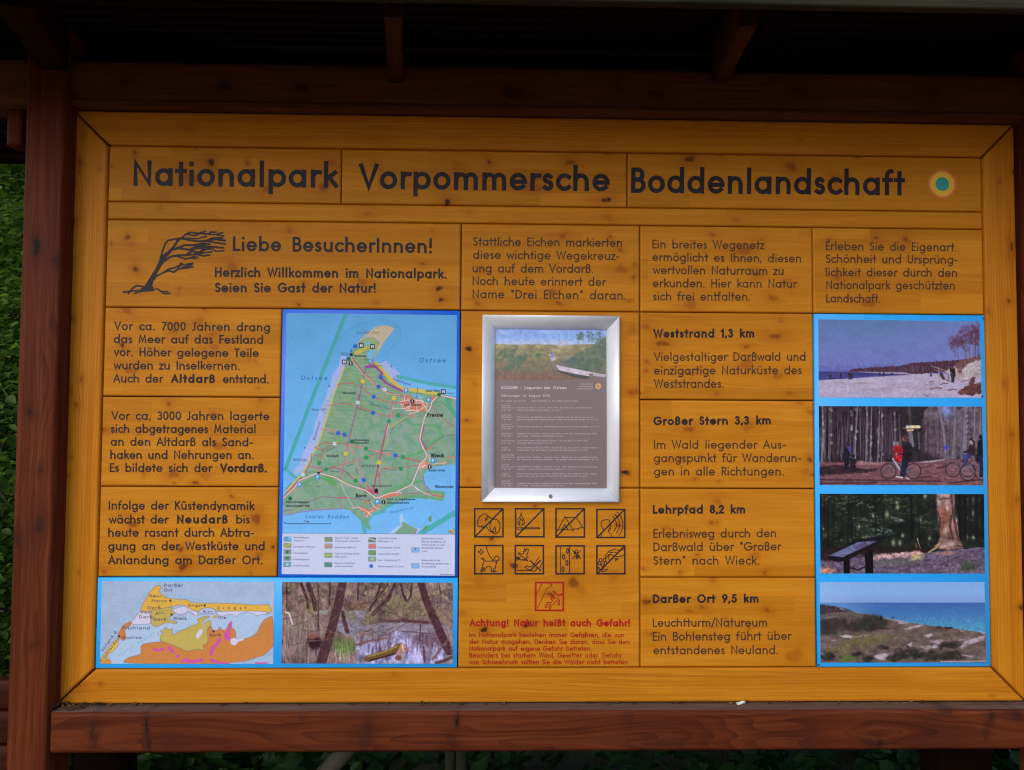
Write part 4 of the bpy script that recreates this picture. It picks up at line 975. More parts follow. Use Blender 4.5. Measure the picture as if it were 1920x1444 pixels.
def paint_areamap(sc=1.55):
    K = 1444/180
    p = Print([(135, 136), (337*K, 168), (332.5*K, 509.5*K), (65, 506.5*K)], (520, 570, K), sc)
    DX, DY = 170*K, 170*K
    T = {1: (0, 0), 2: (DX, 0), 3: (0, DY), 4: (DX, DY), 5: (0, 340*K), 6: (DX, 340*K)}
    def q(n, *pts): return [(x+T[n][0], y+T[n][1]) for x, y in pts]
    p.vgrad([(130, (94, 164, 222)), (3400, (112, 178, 238))]); p.grain(.04, .004, .004, 3)
    PALE, LANDC = (160, 176, 228), (124, 158, 142)
    coast = q(1, (1090, 800), (1000, 940), (930, 1130), (860, 1310))+q(3, (835, 0), (790, 170), (690, 480), (590, 780), (500, 930), (420, 1100), (330, 1230), (250, 1310), (130, 1444))+q(5, (85, 210))
    p.poly(q(1, (960, 780), (920, 940), (830, 1060), (800, 1200), (760, 1280), (710, 1444))+q(3, (640, 240), (560, 420), (540, 580), (430, 780), (360, 940), (330, 1060), (230, 1150), (270, 1240))+coast[::-1][4:], PALE)
    p.poly(q(2, (260, 850), (490, 1050), (400, 1190), (160, 900)), PALE); p.poly(q(2, (490, 1090), (1325, 1250), (1325, 1370), (600, 1290), (430, 1200)), (112, 180, 236))
    GB = (66, 164, 160)
    p.stroke(q(1, (1035, 150))+q(3, (550, 0), (120, 1130)), 50, GB, .9); p.stroke(q(3, (110, 1110), (290, 1260)), 46, GB, .75)
    p.stroke(q(1, (1010, 150))+q(3, (525, 0), (95, 1130)), 6, (50, 140, 140), .8)
    p.stroke(q(2, (440, 1090), (700, 1150), (1000, 1210), (1325, 1255)), 50, GB, .8)
    land = coast+q(5, (90, 450), (150, 455), (210, 430), (320, 415), (350, 395), (440, 375), (620, 370), (800, 360), (970, 352), (1060, 360), (1110, 390), (1150, 440), (1240, 515), (1300, 560), (1400, 660), (1370, 500))+q(6, (0, 500), (40, 460), (100, 400), (230, 390), (250, 330), (330, 290), (400, 250), (500, 240), (640, 190), (760, 185), (850, 200), (950, 205), (1050, 230), (1110, 235), (1160, 190), (1160, 110), (1100, 85), (1000, 80), (940, 70), (900, 40))+q(4, (850, 1370), (825, 1280), (840, 1200), (900, 1130), (960, 1100), (1050, 1080), (1200, 1060), (1320, 1045), (1322, 50))+q(2, (1100, 1350), (600, 1290), (530, 1260), (430, 1200), (330, 1110), (230, 990), (130, 890), (100, 870), (80, 800), (200, 600), (150, 540), (60, 510), (0, 530))+q(1, (1280, 540), (1200, 590), (1140, 690))
    lm = p.poly(land, LANDC)
    n = fbm(p.X*.012, p.Y*.012, 5, 5)
    p.blend(lm*np.clip((n-.5)*3, 0, .6), p.c((98, 148, 120))); p.blend(lm*np.clip((.47-n)*3, 0, .5), p.c((146, 162, 158)))
    n2 = fbm(p.X*.02+p.Y*.012, p.Y*.03, 9, 4)
    p.blend(lm*np.clip((n2-.55)*4, 0, .5), p.c((150, 164, 110)))
    # dune ridges and protected woods: diagonal hatching
    hm = p.polymask(q(1, (1100, 800), (860, 1320), (700, 1500))+q(3, (700, 480), (600, 760), (980, 740), (1080, 600), (1400, 330))+q(4, (330, 140), (420, 0))+q(2, (300, 1180), (60, 960))+q(1, (1300, 640)))
    ph = ((p.X*.75+p.Y)*.036) % 1.0
    p.blend(hm*np.clip(1-abs(ph-.5)*3.2, 0, 1)*.45, p.c((150, 170, 96)))
    ph2 = ((p.X*-.12+p.Y+90*fbm(p.X*.004, p.Y*.004, 3, 3))*.016) % 1.0
    p.blend(hm*np.clip(1-abs(ph2-.5)*5, 0, 1)*.35, p.c((86, 134, 96)))
    # sand spit
    p.poly(q(1, (1200, 590), (1330, 450), (1444, 370))+q(2, (130, 340), (230, 320), (330, 330), (395, 375), (320, 470), (110, 770), (70, 760), (185, 580), (110, 520), (0, 500))+q(1, (1330, 510)), (204, 178, 146), soft=3)
    p.poly(q(1, (1270, 560), (1360, 500), (1460, 520), (1500, 600), (1470, 760), (1340, 640)), (150, 164, 110), soft=4, rag=16); p.poly(q(2, (60, 700), (160, 600), (120, 780), (60, 800)), (170, 166, 110), soft=3)
    p.poly(q(1, (1310, 580), (1380, 560), (1410, 610), (1340, 620)), (106, 178, 226)); p.poly(q(1, (1340, 750), (1420, 690), (1500, 700), (1420, 790), (1430, 900), (1380, 880)), (106, 178, 226), rag=8); p.poly(q(1, (1150, 720), (1300, 650), (1400, 640), (1260, 740), (1170, 770)), (190, 178, 80), soft=3)
    ell = q(1, (880, 600), (960, 490), (1060, 390), (1200, 300), (1444, 240))+q(2, (180, 226), (300, 240), (400, 290), (480, 380), (494, 470), (470, 560), (410, 630), (330, 680), (305, 740), (290, 810), (230, 870), (160, 890))
    p.stroke(ell, 6, (70, 150, 170), .8)
    hx = p.polymask(ell+q(1, (1444, 900), (1150, 700), (870, 700)), 2)
    ph = ((p.X*1.0+p.Y*.72)*.021) % 1.0
    ph = ((p.X*.8+p.Y*1.0)*.0) + (((p.X-1444)*.62+(p.Y-500)*.62*.9)*.0) + ((p.Y*.55+p.X*.62)*.028) % 1.0
    p.blend(hx*(1-lm)*np.clip(1-abs(ph-.5)*6, 0, 1)*.55, p.c((64, 142, 190)))
    p.stroke(q(1, (870, 710), (1080, 800)), 5, (70, 140, 150), .8)
    # beaches
    p.stroke(q(1, (1010, 940), (940, 1130), (868, 1310))+q(3, (845, 0), (800, 170), (700, 480), (600, 780), (510, 930), (430, 1100), (340, 1230), (260, 1310), (140, 1444)), 24, (204, 188, 84), .85)
    p.stroke(q(2, (120, 890), (230, 1010), (330, 1130), (440, 1220), (540, 1290)), 54, (204, 180, 76), .95); p.stroke(q(2, (560, 1280), (800, 1310), (1060, 1350)), 54, (206, 184, 80), .95); p.stroke(q(2, (620, 1340), (900, 1390), (1100, 1370)), 26, (130, 160, 90), .9); p.poly(q(2, (640, 1350), (760, 1360), (900, 1420), (700, 1400)), (104, 176, 230))
    p.stroke(q(4, (1180, 60), (1230, 180), (1320, 300)), 60, (74, 164, 130), .8); p.stroke(q(4, (960, 140), (1100, 100), (1180, 170), (1320, 340)), 8, (60, 150, 120))
    # woodland edges
    GE = (84, 160, 100)
    for pts, w in ((q(4, (600, 380), (650, 450), (860, 460), (1060, 470), (1080, 560), (1120, 610), (900, 760), (840, 850), (620, 930)), 44), (q(4, (600, 900), (600, 1100), (590, 1250), (640, 1310)), 40), (q(4, (690, 1340), (740, 1300), (820, 1300)), 34), (q(3, (380, 1330), (480, 1300), (560, 1240)), 46), (q(3, (660, 1240), (760, 1280), (800, 1340)), 60), (q(6, (230, 110), (400, 60), (600, -20)), 60), (q(5, (1060, 900-540), (1000, 350)), 20), (q(6, (560, 170), (720, 170), (900, 185)), 44), (q(6, (920, 110), (1050, 90), (1140, 130), (1110, 220), (960, 190)), 26), (q(3, (950, 1290), (1100, 1330), (1300, 1400)), 30)):
        p.stroke(pts, w, GE, .6)
    p.stroke(q(3, (770, 1240), (800, 1300), (850, 1330)), 90, (90, 156, 86), .8)
    p.stroke(q(6, (10, 520), (60, 440), (140, 420), (240, 400), (260, 340), (400, 270)), 40, (72, 164, 150), .7)
    p.poly(q(6, (300, 725), (460, 610), (500, 590), (470, 560), (480, 440), (510, 420), (540, 520), (600, 590), (700, 640), (800, 650), (720, 730), (400, 730)), (164, 196, 236), soft=2)
    p.poly(q(6, (390, 730), (510, 610), (505, 560), (530, 540), (620, 600), (740, 660), (700, 730)), (118, 156, 132)); p.stroke(q(6, (740, 660), (705, 730)), 14, (180, 90, 140))
    p.stroke(q(6, (790, 730), (1310, 410)), 76, GB, .85); p.poly(q(6, (800, 700), (860, 610), (920, 600), (880, 660)), (100, 150, 90)); p.poly(q(6, (910, 480), (950, 450), (960, 550), (910, 545)), (92, 146, 86), rag=6)
    p.stroke(q(6, (800, 640), (975, 410), (1070, 530)), 5, (80, 130, 180), .8)
    p.poly(q(5, (1250, 520), (1380, 500), (1340, 640), (1400, 660), (1420, 640), (1340, 600), (1340, 730), (1290, 730)), (72, 166, 150), alpha=.8); p.poly(q(5, (1260, 540), (1370, 510), (1360, 600), (1420, 660), (1380, 670)), (108, 156, 128))
    p.poly(q(6, (1190, 690), (1300, 640), (1310, 730), (1220, 720)), (120, 160, 110)); p.stroke(q(6, (1210, 685), (1290, 715)), 14, (210, 90, 80)); p.stroke(q(6, (1250, 660), (1310, 720)), 7, (235, 225, 225))
    # villages
    RD = (226, 108, 86)
    for pts in (q(4, (490, 100), (560, 20), (640, 10), (700, 80), (800, 90), (900, 150), (880, 240), (700, 270), (560, 230), (480, 140)), q(4, (640, 300), (690, 290), (680, 350), (650, 350)), q(4, (760, 1060), (830, 1010), (900, 1000), (940, 1060), (880, 1110), (780, 1110)), q(4, (1000, 1040), (1180, 1010), (1190, 1035), (1010, 1055)), q(4, (880, 830), (980, 740), (990, 760), (920, 830)), q(4, (1210, 930), (1290, 920), (1280, 960), (1230, 960)), q(6, (170, 200), (270, 140), (430, 110), (520, 140), (380, 170), (220, 200)), q(6, (-20, 400), (100, 330), (140, 250), (170, 330), (60, 400)), q(5, (1210, 350), (1300, 330), (1444, 400), (1380, 440)), q(5, (1060, 350), (1180, 330), (1300, 300), (1180, 350)), q(5, (1290, 240), (1360, 230), (1380, 270), (1310, 270)), q(6, (1000, 130), (1130, 165), (1110, 185), (1000, 160)), q(6, (0, 400), (40, 440), (0, 490), (-60, 440)), q(2, (940, 1444), (960, 1400), (1010, 1380), (1000, 1444))):
        p.poly(pts, RD, rag=14, ragf=.03, alpha=.7, soft=1.2)
    WH = (230, 214, 222)
    for pts in (q(4, (480, 110), (560, 90), (700, 80), (800, 90), (900, 140)), q(4, (540, 0), (560, 140), (480, 150)), q(4, (640, 80), (620, 230)), q(4, (720, 80), (740, 240)), q(4, (800, 95), (870, 200)), q(4, (370, 205), (560, 210), (640, 170)), q(4, (560, 240), (760, 240), (900, 160)), q(4, (600, 300), (760, 250)), q(4, (860, 1010), (780, 1060)), q(4, (790, 1080), (900, 1070)), q(4, (930, 1000), (930, 900)), q(4, (1000, 1040), (1180, 1025)), q(4, (820, 1100), (860, 1040)), q(6, (100, 330), (40, 240)), q(6, (100, 330), (170, 360)), q(6, (170, 300), (160, 260)), q(6, (0, 410), (60, 460)), q(5, (1130, 345), (1220, 330), (1380, 410), (1410, 450)), q(5, (1340, 480), (1380, 410), (1444, 380)), q(6, (430, 130), (450, 100), (520, 130))):
        p.stroke(pts, 9, WH, .9)
    rs = random.Random(4)
    for (x0, x1, y0, y1, n) in ((500, 890, 30, 250, 34), (760, 930, 1010, 1100, 12)):
        for i in range(n):
            a = q(4, (rs.uniform(x0, x1), rs.uniform(y0, y1)))[0]; t = rs.choice([-.25, 1.4])+rs.uniform(-.2, .2); l = rs.uniform(20, 60)
            p.stroke([a, (a[0]+math.cos(t)*l, a[1]+math.sin(t)*l)], 6, (228, 210, 216), .8)
    for i in range(46):                              # forest rides
        a = (rs.uniform(600, 2300), rs.uniform(1100, 2900)); t = rs.choice([1.75, .18])+rs.uniform(-.15, .15); l = rs.uniform(60, 240)
        p.stroke([a, (a[0]+math.cos(t)*l, a[1]+math.sin(t)*l)], 5, rs.choice([(150, 110, 120), (96, 120, 120), (160, 170, 150)]), .45)
    # roads and paths
    MG, RR, PU, BR = (196, 52, 110), (206, 70, 84), (144, 70, 160), (128, 84, 96)
    for pts, w, c in ((q(1, (900, 1220), (1000, 1195), (1130, 1195), (1260, 1245), (1370, 1340), (1444, 1390)), 10, RR), (q(3, (780, 170), (900, 140), (1030, 130), (1200, 180), (1330, 220), (1444, 270)), 10, RR), (q(4, (0, 235), (110, 270), (250, 320), (400, 320), (570, 300)), 10, RR), (q(4, (110, 50), (230, 90), (400, 125), (560, 120)), 10, RR), (q(3, (670, 520), (790, 525), (900, 570), (1080, 625)), 16, RR), (q(3, (680, 515), (790, 520), (900, 565)), 6, WH), (q(3, (560, 800), (700, 720), (860, 740), (960, 725), (1060, 755)), 11, RR), (q(3, (560, 800), (680, 835), (860, 745)), 10, RR), (q(3, (690, 830), (660, 930), (610, 1140)), 8, MG), (q(3, (510, 900), (650, 930)), 8, RR), (q(3, (515, 910), (515, 990), (440, 1130), (400, 1200)), 10, MG), (q(3, (460, 1070), (700, 1120)), 8, RR), (q(3, (640, 1160), (860, 1095), (980, 1130), (1150, 1270), (1290, 1400), (1350, 1444)), 12, MG), (q(3, (720, 1120), (1000, 1045), (1220, 985), (1444, 910)), 9, RR), (q(3, (1060, 755), (1140, 850), (1210, 1000), (1230, 1090), (1290, 1260), (1400, 1444)), 15, RR), (q(3, (1060, 755), (1140, 850), (1210, 1000), (1230, 1090), (1290, 1260), (1400, 1444)), 5, WH), (q(3, (1060, 755), (1020, 950), (980, 1100), (940, 1280)), 16, MG), (q(3, (1060, 755), (1020, 950), (980, 1100), (940, 1280)), 5, (220, 170, 150)), (q(3, (1060, 755), (1280, 800))+q(4, (0, 820), (190, 870), (400, 915), (600, 965), (800, 1010)), 17, RR), (q(3, (1060, 755), (1280, 800))+q(4, (0, 820), (190, 870), (400, 915)), 5, WH), (q(3, (1230, 0), (1200, 180), (1130, 460), (1065, 740)), 20, (140, 92, 150)), (q(1, (1470, 900), (1340, 940), (1280, 1170), (1230, 1444)), 15, PU), (q(1, (1330, 945), (1480, 945), (1580, 1040))+q(2, (170, 1090), (290, 1200), (520, 1310)), 30, (150, 50, 150)), (q(1, (1430, 830), (1440, 920), (1400, 940), (1370, 860)), 11, (170, 60, 120)), (q(1, (1120, 800), (1180, 890), (1300, 1040), (1444, 1170))+q(2, (120, 1240), (240, 1280), (310, 1340), (540, 1390)), 16, RR), (q(1, (1110, 800), (1160, 900), (1280, 1040), (1444, 1185))+q(2, (110, 1245), (250, 1290), (300, 1350), (480, 1370)), 6, WH), (q(4, (380, 110), (340, 300), (280, 500), (200, 860), (140, 1150), (80, 1444)), 20, MG), (q(4, (385, 110), (345, 300), (300, 480), (275, 600), (320, 610)), 6, WH), (q(4, (190, 870), (0, 935)), 8, RR), (q(4, (140, 1200), (180, 1200), (230, 1110), (380, 1100), (480, 1120), (600, 1080), (780, 1060)), 10, RR), (q(4, (170, 1200), (180, 1444)), 9, RR), (q(4, (120, 1200), (170, 1205)), 10, RR), (q(4, (320, 610), (360, 530), (440, 440), (580, 370), (600, 310)), 8, (90, 96, 140)), (q(4, (310, 620), (290, 710), (230, 830)), 9, (200, 190, 80)), (q(4, (310, 490), (400, 460), (520, 370), (600, 330)), 10, (214, 200, 70)), (q(4, (0, 100), (130, 150), (320, 215)), 8, (70, 120, 190)), (q(4, (960, 170), (1050, 280), (1200, 430), (1320, 480)), 10, (196, 76, 110)), (q(4, (840, 460), (790, 660), (870, 800)), 34, (150, 96, 130)), (q(2, (750, 1250), (730, 1410)), 9, (120, 70, 90)), (q(4, (860, 840), (1000, 730), (1140, 625), (1320, 605)), 8, BR), (q(4, (830, 1230), (850, 1350), (920, 1420)), 12, (170, 60, 150)), (q(6, (510, 130), (700, 125), (870, 115), (920, 70)), 10, (170, 70, 130)), (q(6, (870, 115), (1000, 155), (1110, 170)), 10, RR), (q(4, (660, 1350), (760, 1444))+q(6, (700, 20), (830, 110), (950, 150)), 9, WH), (q(5, (90, 390), (210, 370), (440, 265), (670, 170), (900, 190), (1100, 190), (1380, 230)), 10, (140, 92, 110)), (q(5, (900, 190), (1040, 180)), 18, (220, 60, 130)), (q(5, (90, 445), (150, 450), (330, 405), (620, 372), (970, 352)), 10, (170, 70, 160)), (q(5, (920, 190), (970, 352)), 9, (170, 90, 150)), (q(3, (960, 1320), (1000, 1444))+q(5, (1030, 130), (1150, 340)), 9, (216, 180, 210)), (q(5, (1350, 0), (1430, 110)), 14, RR), (q(6, (0, 20), (90, 170), (150, 190)), 12, RR), (q(6, (-60, 60), (160, 130)), 20, MG), (q(4, (80, 1380), (40, 1444)), 14, RR), (q(5, (1330, 110), (1380, 230), (1420, 330)), 7, (170, 60, 90)), (q(5, (1444, 130), (1380, 240)), 5, (70, 70, 90))):
        p.stroke(pts, w, c, .9)
    main = q(5, (90, 195), (260, 30))+q(3, (330, 1290), (580, 1190), (640, 1185), (850, 1240), (1100, 1370), (1330, 1440))+q(6, (0, 105), (110, 185), (160, 190), (290, 130), (430, 100), (640, 0))+q(4, (660, 1345), (750, 1130), (780, 1040), (870, 960), (890, 920), (840, 820), (780, 680), (800, 560), (850, 340), (940, 200), (960, 110), (1040, 30), (1080, 10), (1200, 30), (1320, 65))
    p.stroke(main, 20, (190, 90, 100)); p.stroke(q(5, (90, 185), (250, 20))+q(3, (320, 1290), (370, 1260)), 24, (190, 60, 100)); p.stroke(main, 11, (236, 226, 230))
    # numbered dots and icons
    BL, GN, YE = (40, 96, 206), (36, 144, 92), (214, 190, 60)
    for n, x, y, c in ((1, 1172, 635, BL), (2, 193, 1105, BL), (2, 160, 1245, BL), (2, 85, 1398, BL), (3, 915, 580, BL), (3, 1010, 602, BL), (4, 75, 272, BL), (4, 412, 915, BL), (3, 1300, 1285, BL), (4, 455, 315, GN), (4, 315, 400, GN), (3, 1335, 812, GN), (3, 1335, 950, GN), (3, 630, 1027, GN), (3, 735, 1125, GN), (3, 1175, 1298, GN), (4, 523, 940, GN), (4, 495, 1115, GN), (1, 1285, 1163, YE), (2, 388, 1415, YE), (3, 1030, 888, YE), (4, 163, 1018, YE)):
        xx, yy = q(n, (x, y))[0]; p.disk(xx, yy, 33, c)
        if c is YE: p.stroke([(xx-14, yy-8), (xx+12, yy-8), (xx, yy+12)], 6, (150, 130, 50), .7)
    for n, x, y in ((1, 1262, 626), (1, 1430, 640), (1, 1007, 873), (2, 1133, 1318)):
        xx, yy = q(n, (x, y))[0]
        p.poly([(xx-34, yy-34), (xx+34, yy-34), (xx+34, yy+34), (xx-34, yy+34)], (24, 22, 40)); p.stroke([(xx-11, yy-14), (xx-13, yy+14)], 18, (224, 224, 240)); p.stroke([(xx+11, yy-14), (xx+13, yy+14)], 18, (224, 224, 240))
    for n, x, y in ((1, 1105, 895), (4, 665, 95), (4, 928, 1082), (6, 233, 250), (6, 125, 80)):
        xx, yy = q(n, (x, y))[0]
        p.poly([(xx-36, yy-4), (xx, yy-40), (xx+36, yy-4), (xx+28, yy-4), (xx+28, yy+32), (xx-28, yy+32), (xx-28, yy-4)], (26, 20, 30))
        if (n, x) != (6, 125): p.stroke([(xx, yy-4), (xx, yy+20)], 12, (230, 226, 236)); p.disk(xx, yy-18, 7, (230, 226, 236))
    for n, x, y in ((2, 575, 1300), (2, 910, 1444), (3, 605, 1240), (3, 335, 1356), (4, 975, 993), (6, 140, 248)):
        xx, yy = q(n, (x, y))[0]
        p.poly([(xx-34, yy-34), (xx+34, yy-34), (xx+34, yy+34), (xx-34, yy+34)], (62, 140, 214)); p.text('P', xx-12, yy+22, xx+18, yy+22, 44, .24, (236, 240, 250))
    for n, x, y in ((2, 250, 1288), (3, 1210, 120), (3, 860, 738), (3, 384, 1203)):
        xx, yy = q(n, (x, y))[0]; p.poly([(xx-27, yy-24), (xx+27, yy-24), (xx+27, yy+24), (xx-27, yy+24)], (204, 216, 240)); p.stroke([(xx-18, yy), (xx+18, yy)], 12, (130, 160, 200), .7)
    for n, x, y in ((1, 1070, 825), (2, 1070, 1365), (3, 1125, 705), (5, 192, 198)):
        xx, yy = q(n, (x, y))[0]
        for k in range(4): th = k*math.pi/4; p.stroke([(xx-28*math.cos(th), yy-28*math.sin(th)), (xx+28*math.cos(th), yy+28*math.sin(th))], 14, (20, 96, 60))
    xx, yy = q(1, (1112, 730))[0]
    for k in range(4): p.stroke([(xx-14+k*2, yy+40-k*26), (xx+14-k*2, yy+40-k*26)], 10, (30, 26, 40))
    p.poly([(xx-22, yy+22), (xx+22, yy+22), (xx+22, yy+52), (xx-22, yy+52)], (30, 26, 40)); p.disk(*q(3, (620, 1178))[0], 26, (40, 14, 36), 1, ry=14)
    # names
    DK, BLUE = (34, 40, 44), (44, 110, 172)
    for n, t, x0, y0, x1, y1, cap, w, c, sl in ((1, 'Ostsee', 350, 1142, 748, 1148, 66, .18, BLUE, .22), (2, 'Ostsee', 768, 880, 1165, 884, 70, .18, BLUE, .22), (5, 'Saaler Bodden', 415, 498, 1075, 502, 56, .17, BLUE, .22), (6, 'Koppelstrom', 330, 425, 690, 350, 40, .13, BLUE, .22),
        (4, 'Prerow', 890, 336, 1132, 336, 62, .27, DK, 0), (4, 'Wieck', 942, 946, 1146, 946, 62, .27, DK, 0), (5, 'Born', 1180, 186, 1335, 186, 62, .27, DK, 0), (6, 'Bliesenrade', 1010, 42, 1282, 42, 46, .2, (40, 62, 90), 0), (4, 'Darß Museum', 540, 168, 800, 168, 34, .2, DK, 0), (4, 'Darßer Arche', 915, 1156, 1160, 1156, 36, .2, (40, 62, 80), 0), (6, 'Forst- u. Jagdmuseum', 288, 226, 712, 226, 36, .2, (36, 62, 74), 0), (6, 'Nationalpark-Info', 288, 280, 618, 280, 36, .2, (36, 62, 74), 0), (4, 'Nationalparkamt', 42, 1388, 360, 1388, 34, .18, (60, 70, 70), 0), (5, 'Naturschutzgebiet', 132, 268, 472, 268, 34, .2, DK, 0), (5, 'Ahrenshooper Holz', 132, 325, 488, 325, 34, .2, DK, 0),
        (3, 'Ehemaliges', 1160, 698, 1380, 700, 34, .2, DK, 0), (3, 'Meeresufer', 1160, 740, 1375, 742, 34, .2, DK, 0), (1, 'Natureum', 1160, 798, 1340, 798, 34, .2, (60, 44, 40), 0), (2, 'Hohe Düne', 875, 1322, 1078, 1322, 34, .2, (34, 50, 80), 0), (1, 'Darßer Ort', 1200, 450, 1444+80, 452, 42, .12, (80, 84, 110), 0), (1, 'Neudarß', 985, 1356, 1180, 1358, 40, .18, DK, 0), (3, 'Vordarß', 740, 940, 920, 942, 40, .2, DK, 0), (3, 'Altdarß', 1270, 1090, 1444+80, 1092, 40, .18, DK, 0), (3, 'Esper Ort', 520, 240, 720, 245, 40, .14, (62, 84, 130), 0), (3, 'Rehberge', 240, 996, 440, 998, 40, .14, (80, 92, 150), 0), (3, 'Weststrand', 565, 690, 650, 425, 38, .15, (62, 76, 130), 0), (2, 'Nordstrand', 370, 1140, 630, 1232, 40, .15, (62, 70, 130), 0), (5, '2 km', 398, 560, 482, 560, 34, .18, (36, 60, 90), 0)):
        a, b = q(n, (x0, y0))[0], q(n, (x1, y1))[0]
        p.text(t, a[0], a[1], b[0], b[1], cap, w, c, 1.0, sl)
    for n, x0, y0, x1, y1 in ((1, 960, 735, 1080, 740), (1, 960, 760, 1080, 765), (2, 80, 920, 210, 930), (2, 80, 945, 160, 950), (4, 40, 140, 180, 190), (3, 1220, 210, 1350, 255), (3, 770, 570, 860, 600), (3, 740, 850, 870, 790), (4, 230, 840, 370, 850), (4, 250, 1120, 430, 1140), (3, 790, 1150, 940, 1160), (3, 1050, 1075, 1150, 1040), (3, 1180, 1100, 1210, 1200), (3, 1040, 1170, 1080, 1200), (2, 1180, 1338, 1290, 1345), (3, 130, 1430, 210, 1325), (3, 470, 1165, 580, 1165), (3, 590, 1385, 650, 1385), (1, 1310, 830, 1400, 835)):
        p.stroke(q(n, (x0, y0), (x1, y1)), 12, (60, 76, 84), .55)
    p.stroke(q(5, (110, 555), (110, 574), (798, 580), (798, 562)), 9, (36, 60, 100))
    for n, x, y in ((1, 782, 1235), (3, 412, 800), (2, 352, 940)): p.disk(*q(n, (x, y))[0], 14, (56, 96, 140), .8)
    # key
    p.poly(q(5, (40, 722))+q(6, (1340, 738), (1340, 1400))+q(5, (40, 1400)), (194, 200, 230)); p.stroke(q(5, (60, 720))+q(6, (1325, 737)), 6, (96, 110, 150))
    GL_, YG = (118, 148, 136), (140, 156, 110)
    for n, x0, y0, x1, y1, c, k in ((5, 98, 776, 210, 846, (96, 150, 190), 's'), (5, 96, 870, 208, 940, (140, 160, 104), 'd'), (5, 96, 966, 206, 1038, GL_, 'o'), (5, 94, 1062, 204, 1132, GL_, 'b'), (5, 92, 1154, 204, 1226, (112, 158, 170), 'p'), (5, 714, 780, 828, 850, (128, 142, 122), ''), (5, 714, 880, 826, 950, (170, 150, 140), 'r'), (5, 712, 1018, 824, 1088, YG, 'y'), (5, 708, 1160, 822, 1230, (88, 142, 130), 'g'), (6, 8, 788, 118, 856, (88, 124, 112), 'w'), (6, 8, 880, 118, 952, (206, 124, 130), 'r'), (6, 8, 980, 118, 1050, (104, 142, 100), 'v'), (6, 6, 1076, 116, 1144, (132, 164, 150), 'e'), (6, 656, 936, 772, 1006, (132, 174, 226), 'k'), (6, 656, 1176, 770, 1246, (126, 172, 230), '')):
        a, b = q(n, (x0, y0))[0], q(n, (x1, y1))[0]
        p.poly([a, (b[0], a[1]), b, (a[0], b[1])], c); p.stroke([a, (b[0], a[1]), b, (a[0], b[1]), a], 5, (84, 104, 120), .8)
        cx, cy = (a[0]+b[0])/2, (a[1]+b[1])/2
        if k == 's': p.poly([(cx+16, a[1]), b if False else (b[0], a[1]), (b[0], cy+14), (cx+16, cy+14)], (120, 184, 236))
        if k == 'd': p.stroke([(a[0], b[1]), (b[0], a[1])], 14, (190, 186, 96), .7)
        if k == 'o': p.disk(cx, cy, 17, (50, 66, 60))
        if k == 'b': p.stroke([(cx-15, cy-12), (cx+15, cy-12), (cx+15, cy+12), (cx-15, cy+12), (cx-15, cy-12)], 9, (50, 60, 60))
        if k == 'p': p.disk(cx, cy, 17, (200, 224, 240)); p.disk(cx, cy, 9, (110, 170, 220))
        if k == 'r': p.stroke([(a[0]+8, cy+6), (b[0]-8, cy)], 9, (200, 84, 80), .8)
        if k == 'y': p.stroke([(a[0]+8, cy+8), (cx, cy-4), (b[0]-8, cy)], 10, (206, 200, 70))
        if k == 'g': p.stroke([(a[0]+8, a[1]+14), (b[0]-8, b[1]-14)], 9, (70, 106, 150))
        if k == 'w': p.stroke([(a[0]+6, a[1]+12), (b[0]-6, b[1]-22)], 13, (230, 190, 190))
        if k == 'v': p.stroke([(a[0]+8, b[1]-14), (b[0]-8, a[1]+20)], 9, (150, 150, 90))
        if k == 'e': p.disk(cx, cy, 12, (210, 226, 170))
        if k == 'k': p.disk(cx, cy-10, 13, (50, 96, 170))
    p.disk(*q(6, (49, 1215))[0], 30, (44, 112, 200)); p.disk(*q(5, (1410, 1215))[0], 2, (44, 112, 200))
    KT = (126, 118, 156)
    for n, t, x0, y, x1 in ((5, 'Nationalparkgrenze', 242, 796, 480), (5, 'Schutzzone II', 242, 842, 405), (5, 'Nationalpark, Schutzzone I', 240, 936, 568), (5, 'Sehenswürdigkeit', 238, 1032, 458), (5, 'Beobachtungsstand', 236, 1126, 482), (5, 'Parkplatz (Auswahl)', 236, 1220, 480), (5, 'Wege, die als Rad- u. Fußwan-', 864, 804, 1224), (5, 'derwege genutzt werden können', 864, 850, 1252), (5, 'Fußwanderweg Darßer Ort', 862, 946, 1182), (5, 'Wege, die als Reitwege genutzt', 862, 1040, 1232), (5, 'werden können', 862, 1086, 1040), (5, 'Wege, die als Kutschwege', 860, 1182, 1170), (5, 'genutzt werden können', 860, 1228, 1138), (6, 'Hauptverkehrsstraße', 150, 808, 432), (6, '(Bäderstraße L 21)', 150, 855, 376), (6, 'Gemeindestraßen (Auswahl)', 150, 950, 486), (6, 'Anliegerstraßen (Auswahl)', 150, 1044, 464), (6, 'Europ. Fernwanderweg (E 9)', 148, 1138, 488), (6, 'Wanderwegsymbole (I.S. Rerga)', 148, 1232, 538), (6, 'Befahrensverbot für Wasser-', 806, 812, 1138), (6, 'fahrzeuge, Sportfahrzeuge und', 806, 860, 1168), (6, 'Wassersportgeräte, die durch', 804, 908, 1154), (6, 'Maschinenkraft angetrieben', 804, 954, 1130), (6, 'werden', 804, 1000, 890), (6, 'Befahrensverbot für alle', 804, 1142, 1082), (6, 'Wasserfahrzeuge, Sportfahr zeuge u.', 802, 1190, 1234), (6, 'Wassersportgeräte', 802, 1236, 1022), (6, 'Nationalparkamt', 1084, 1348, 1285)):
        a, b = q(n, (x0, y))[0], q(n, (x1, y+2))[0]
        p.text(t, a[0], a[1], b[0], b[1], 26 if y < 1300 else 16, .18, KT if y < 1300 else (40, 40, 50))
    p.grain(.04, .06, .06, 7, 3)
    return p

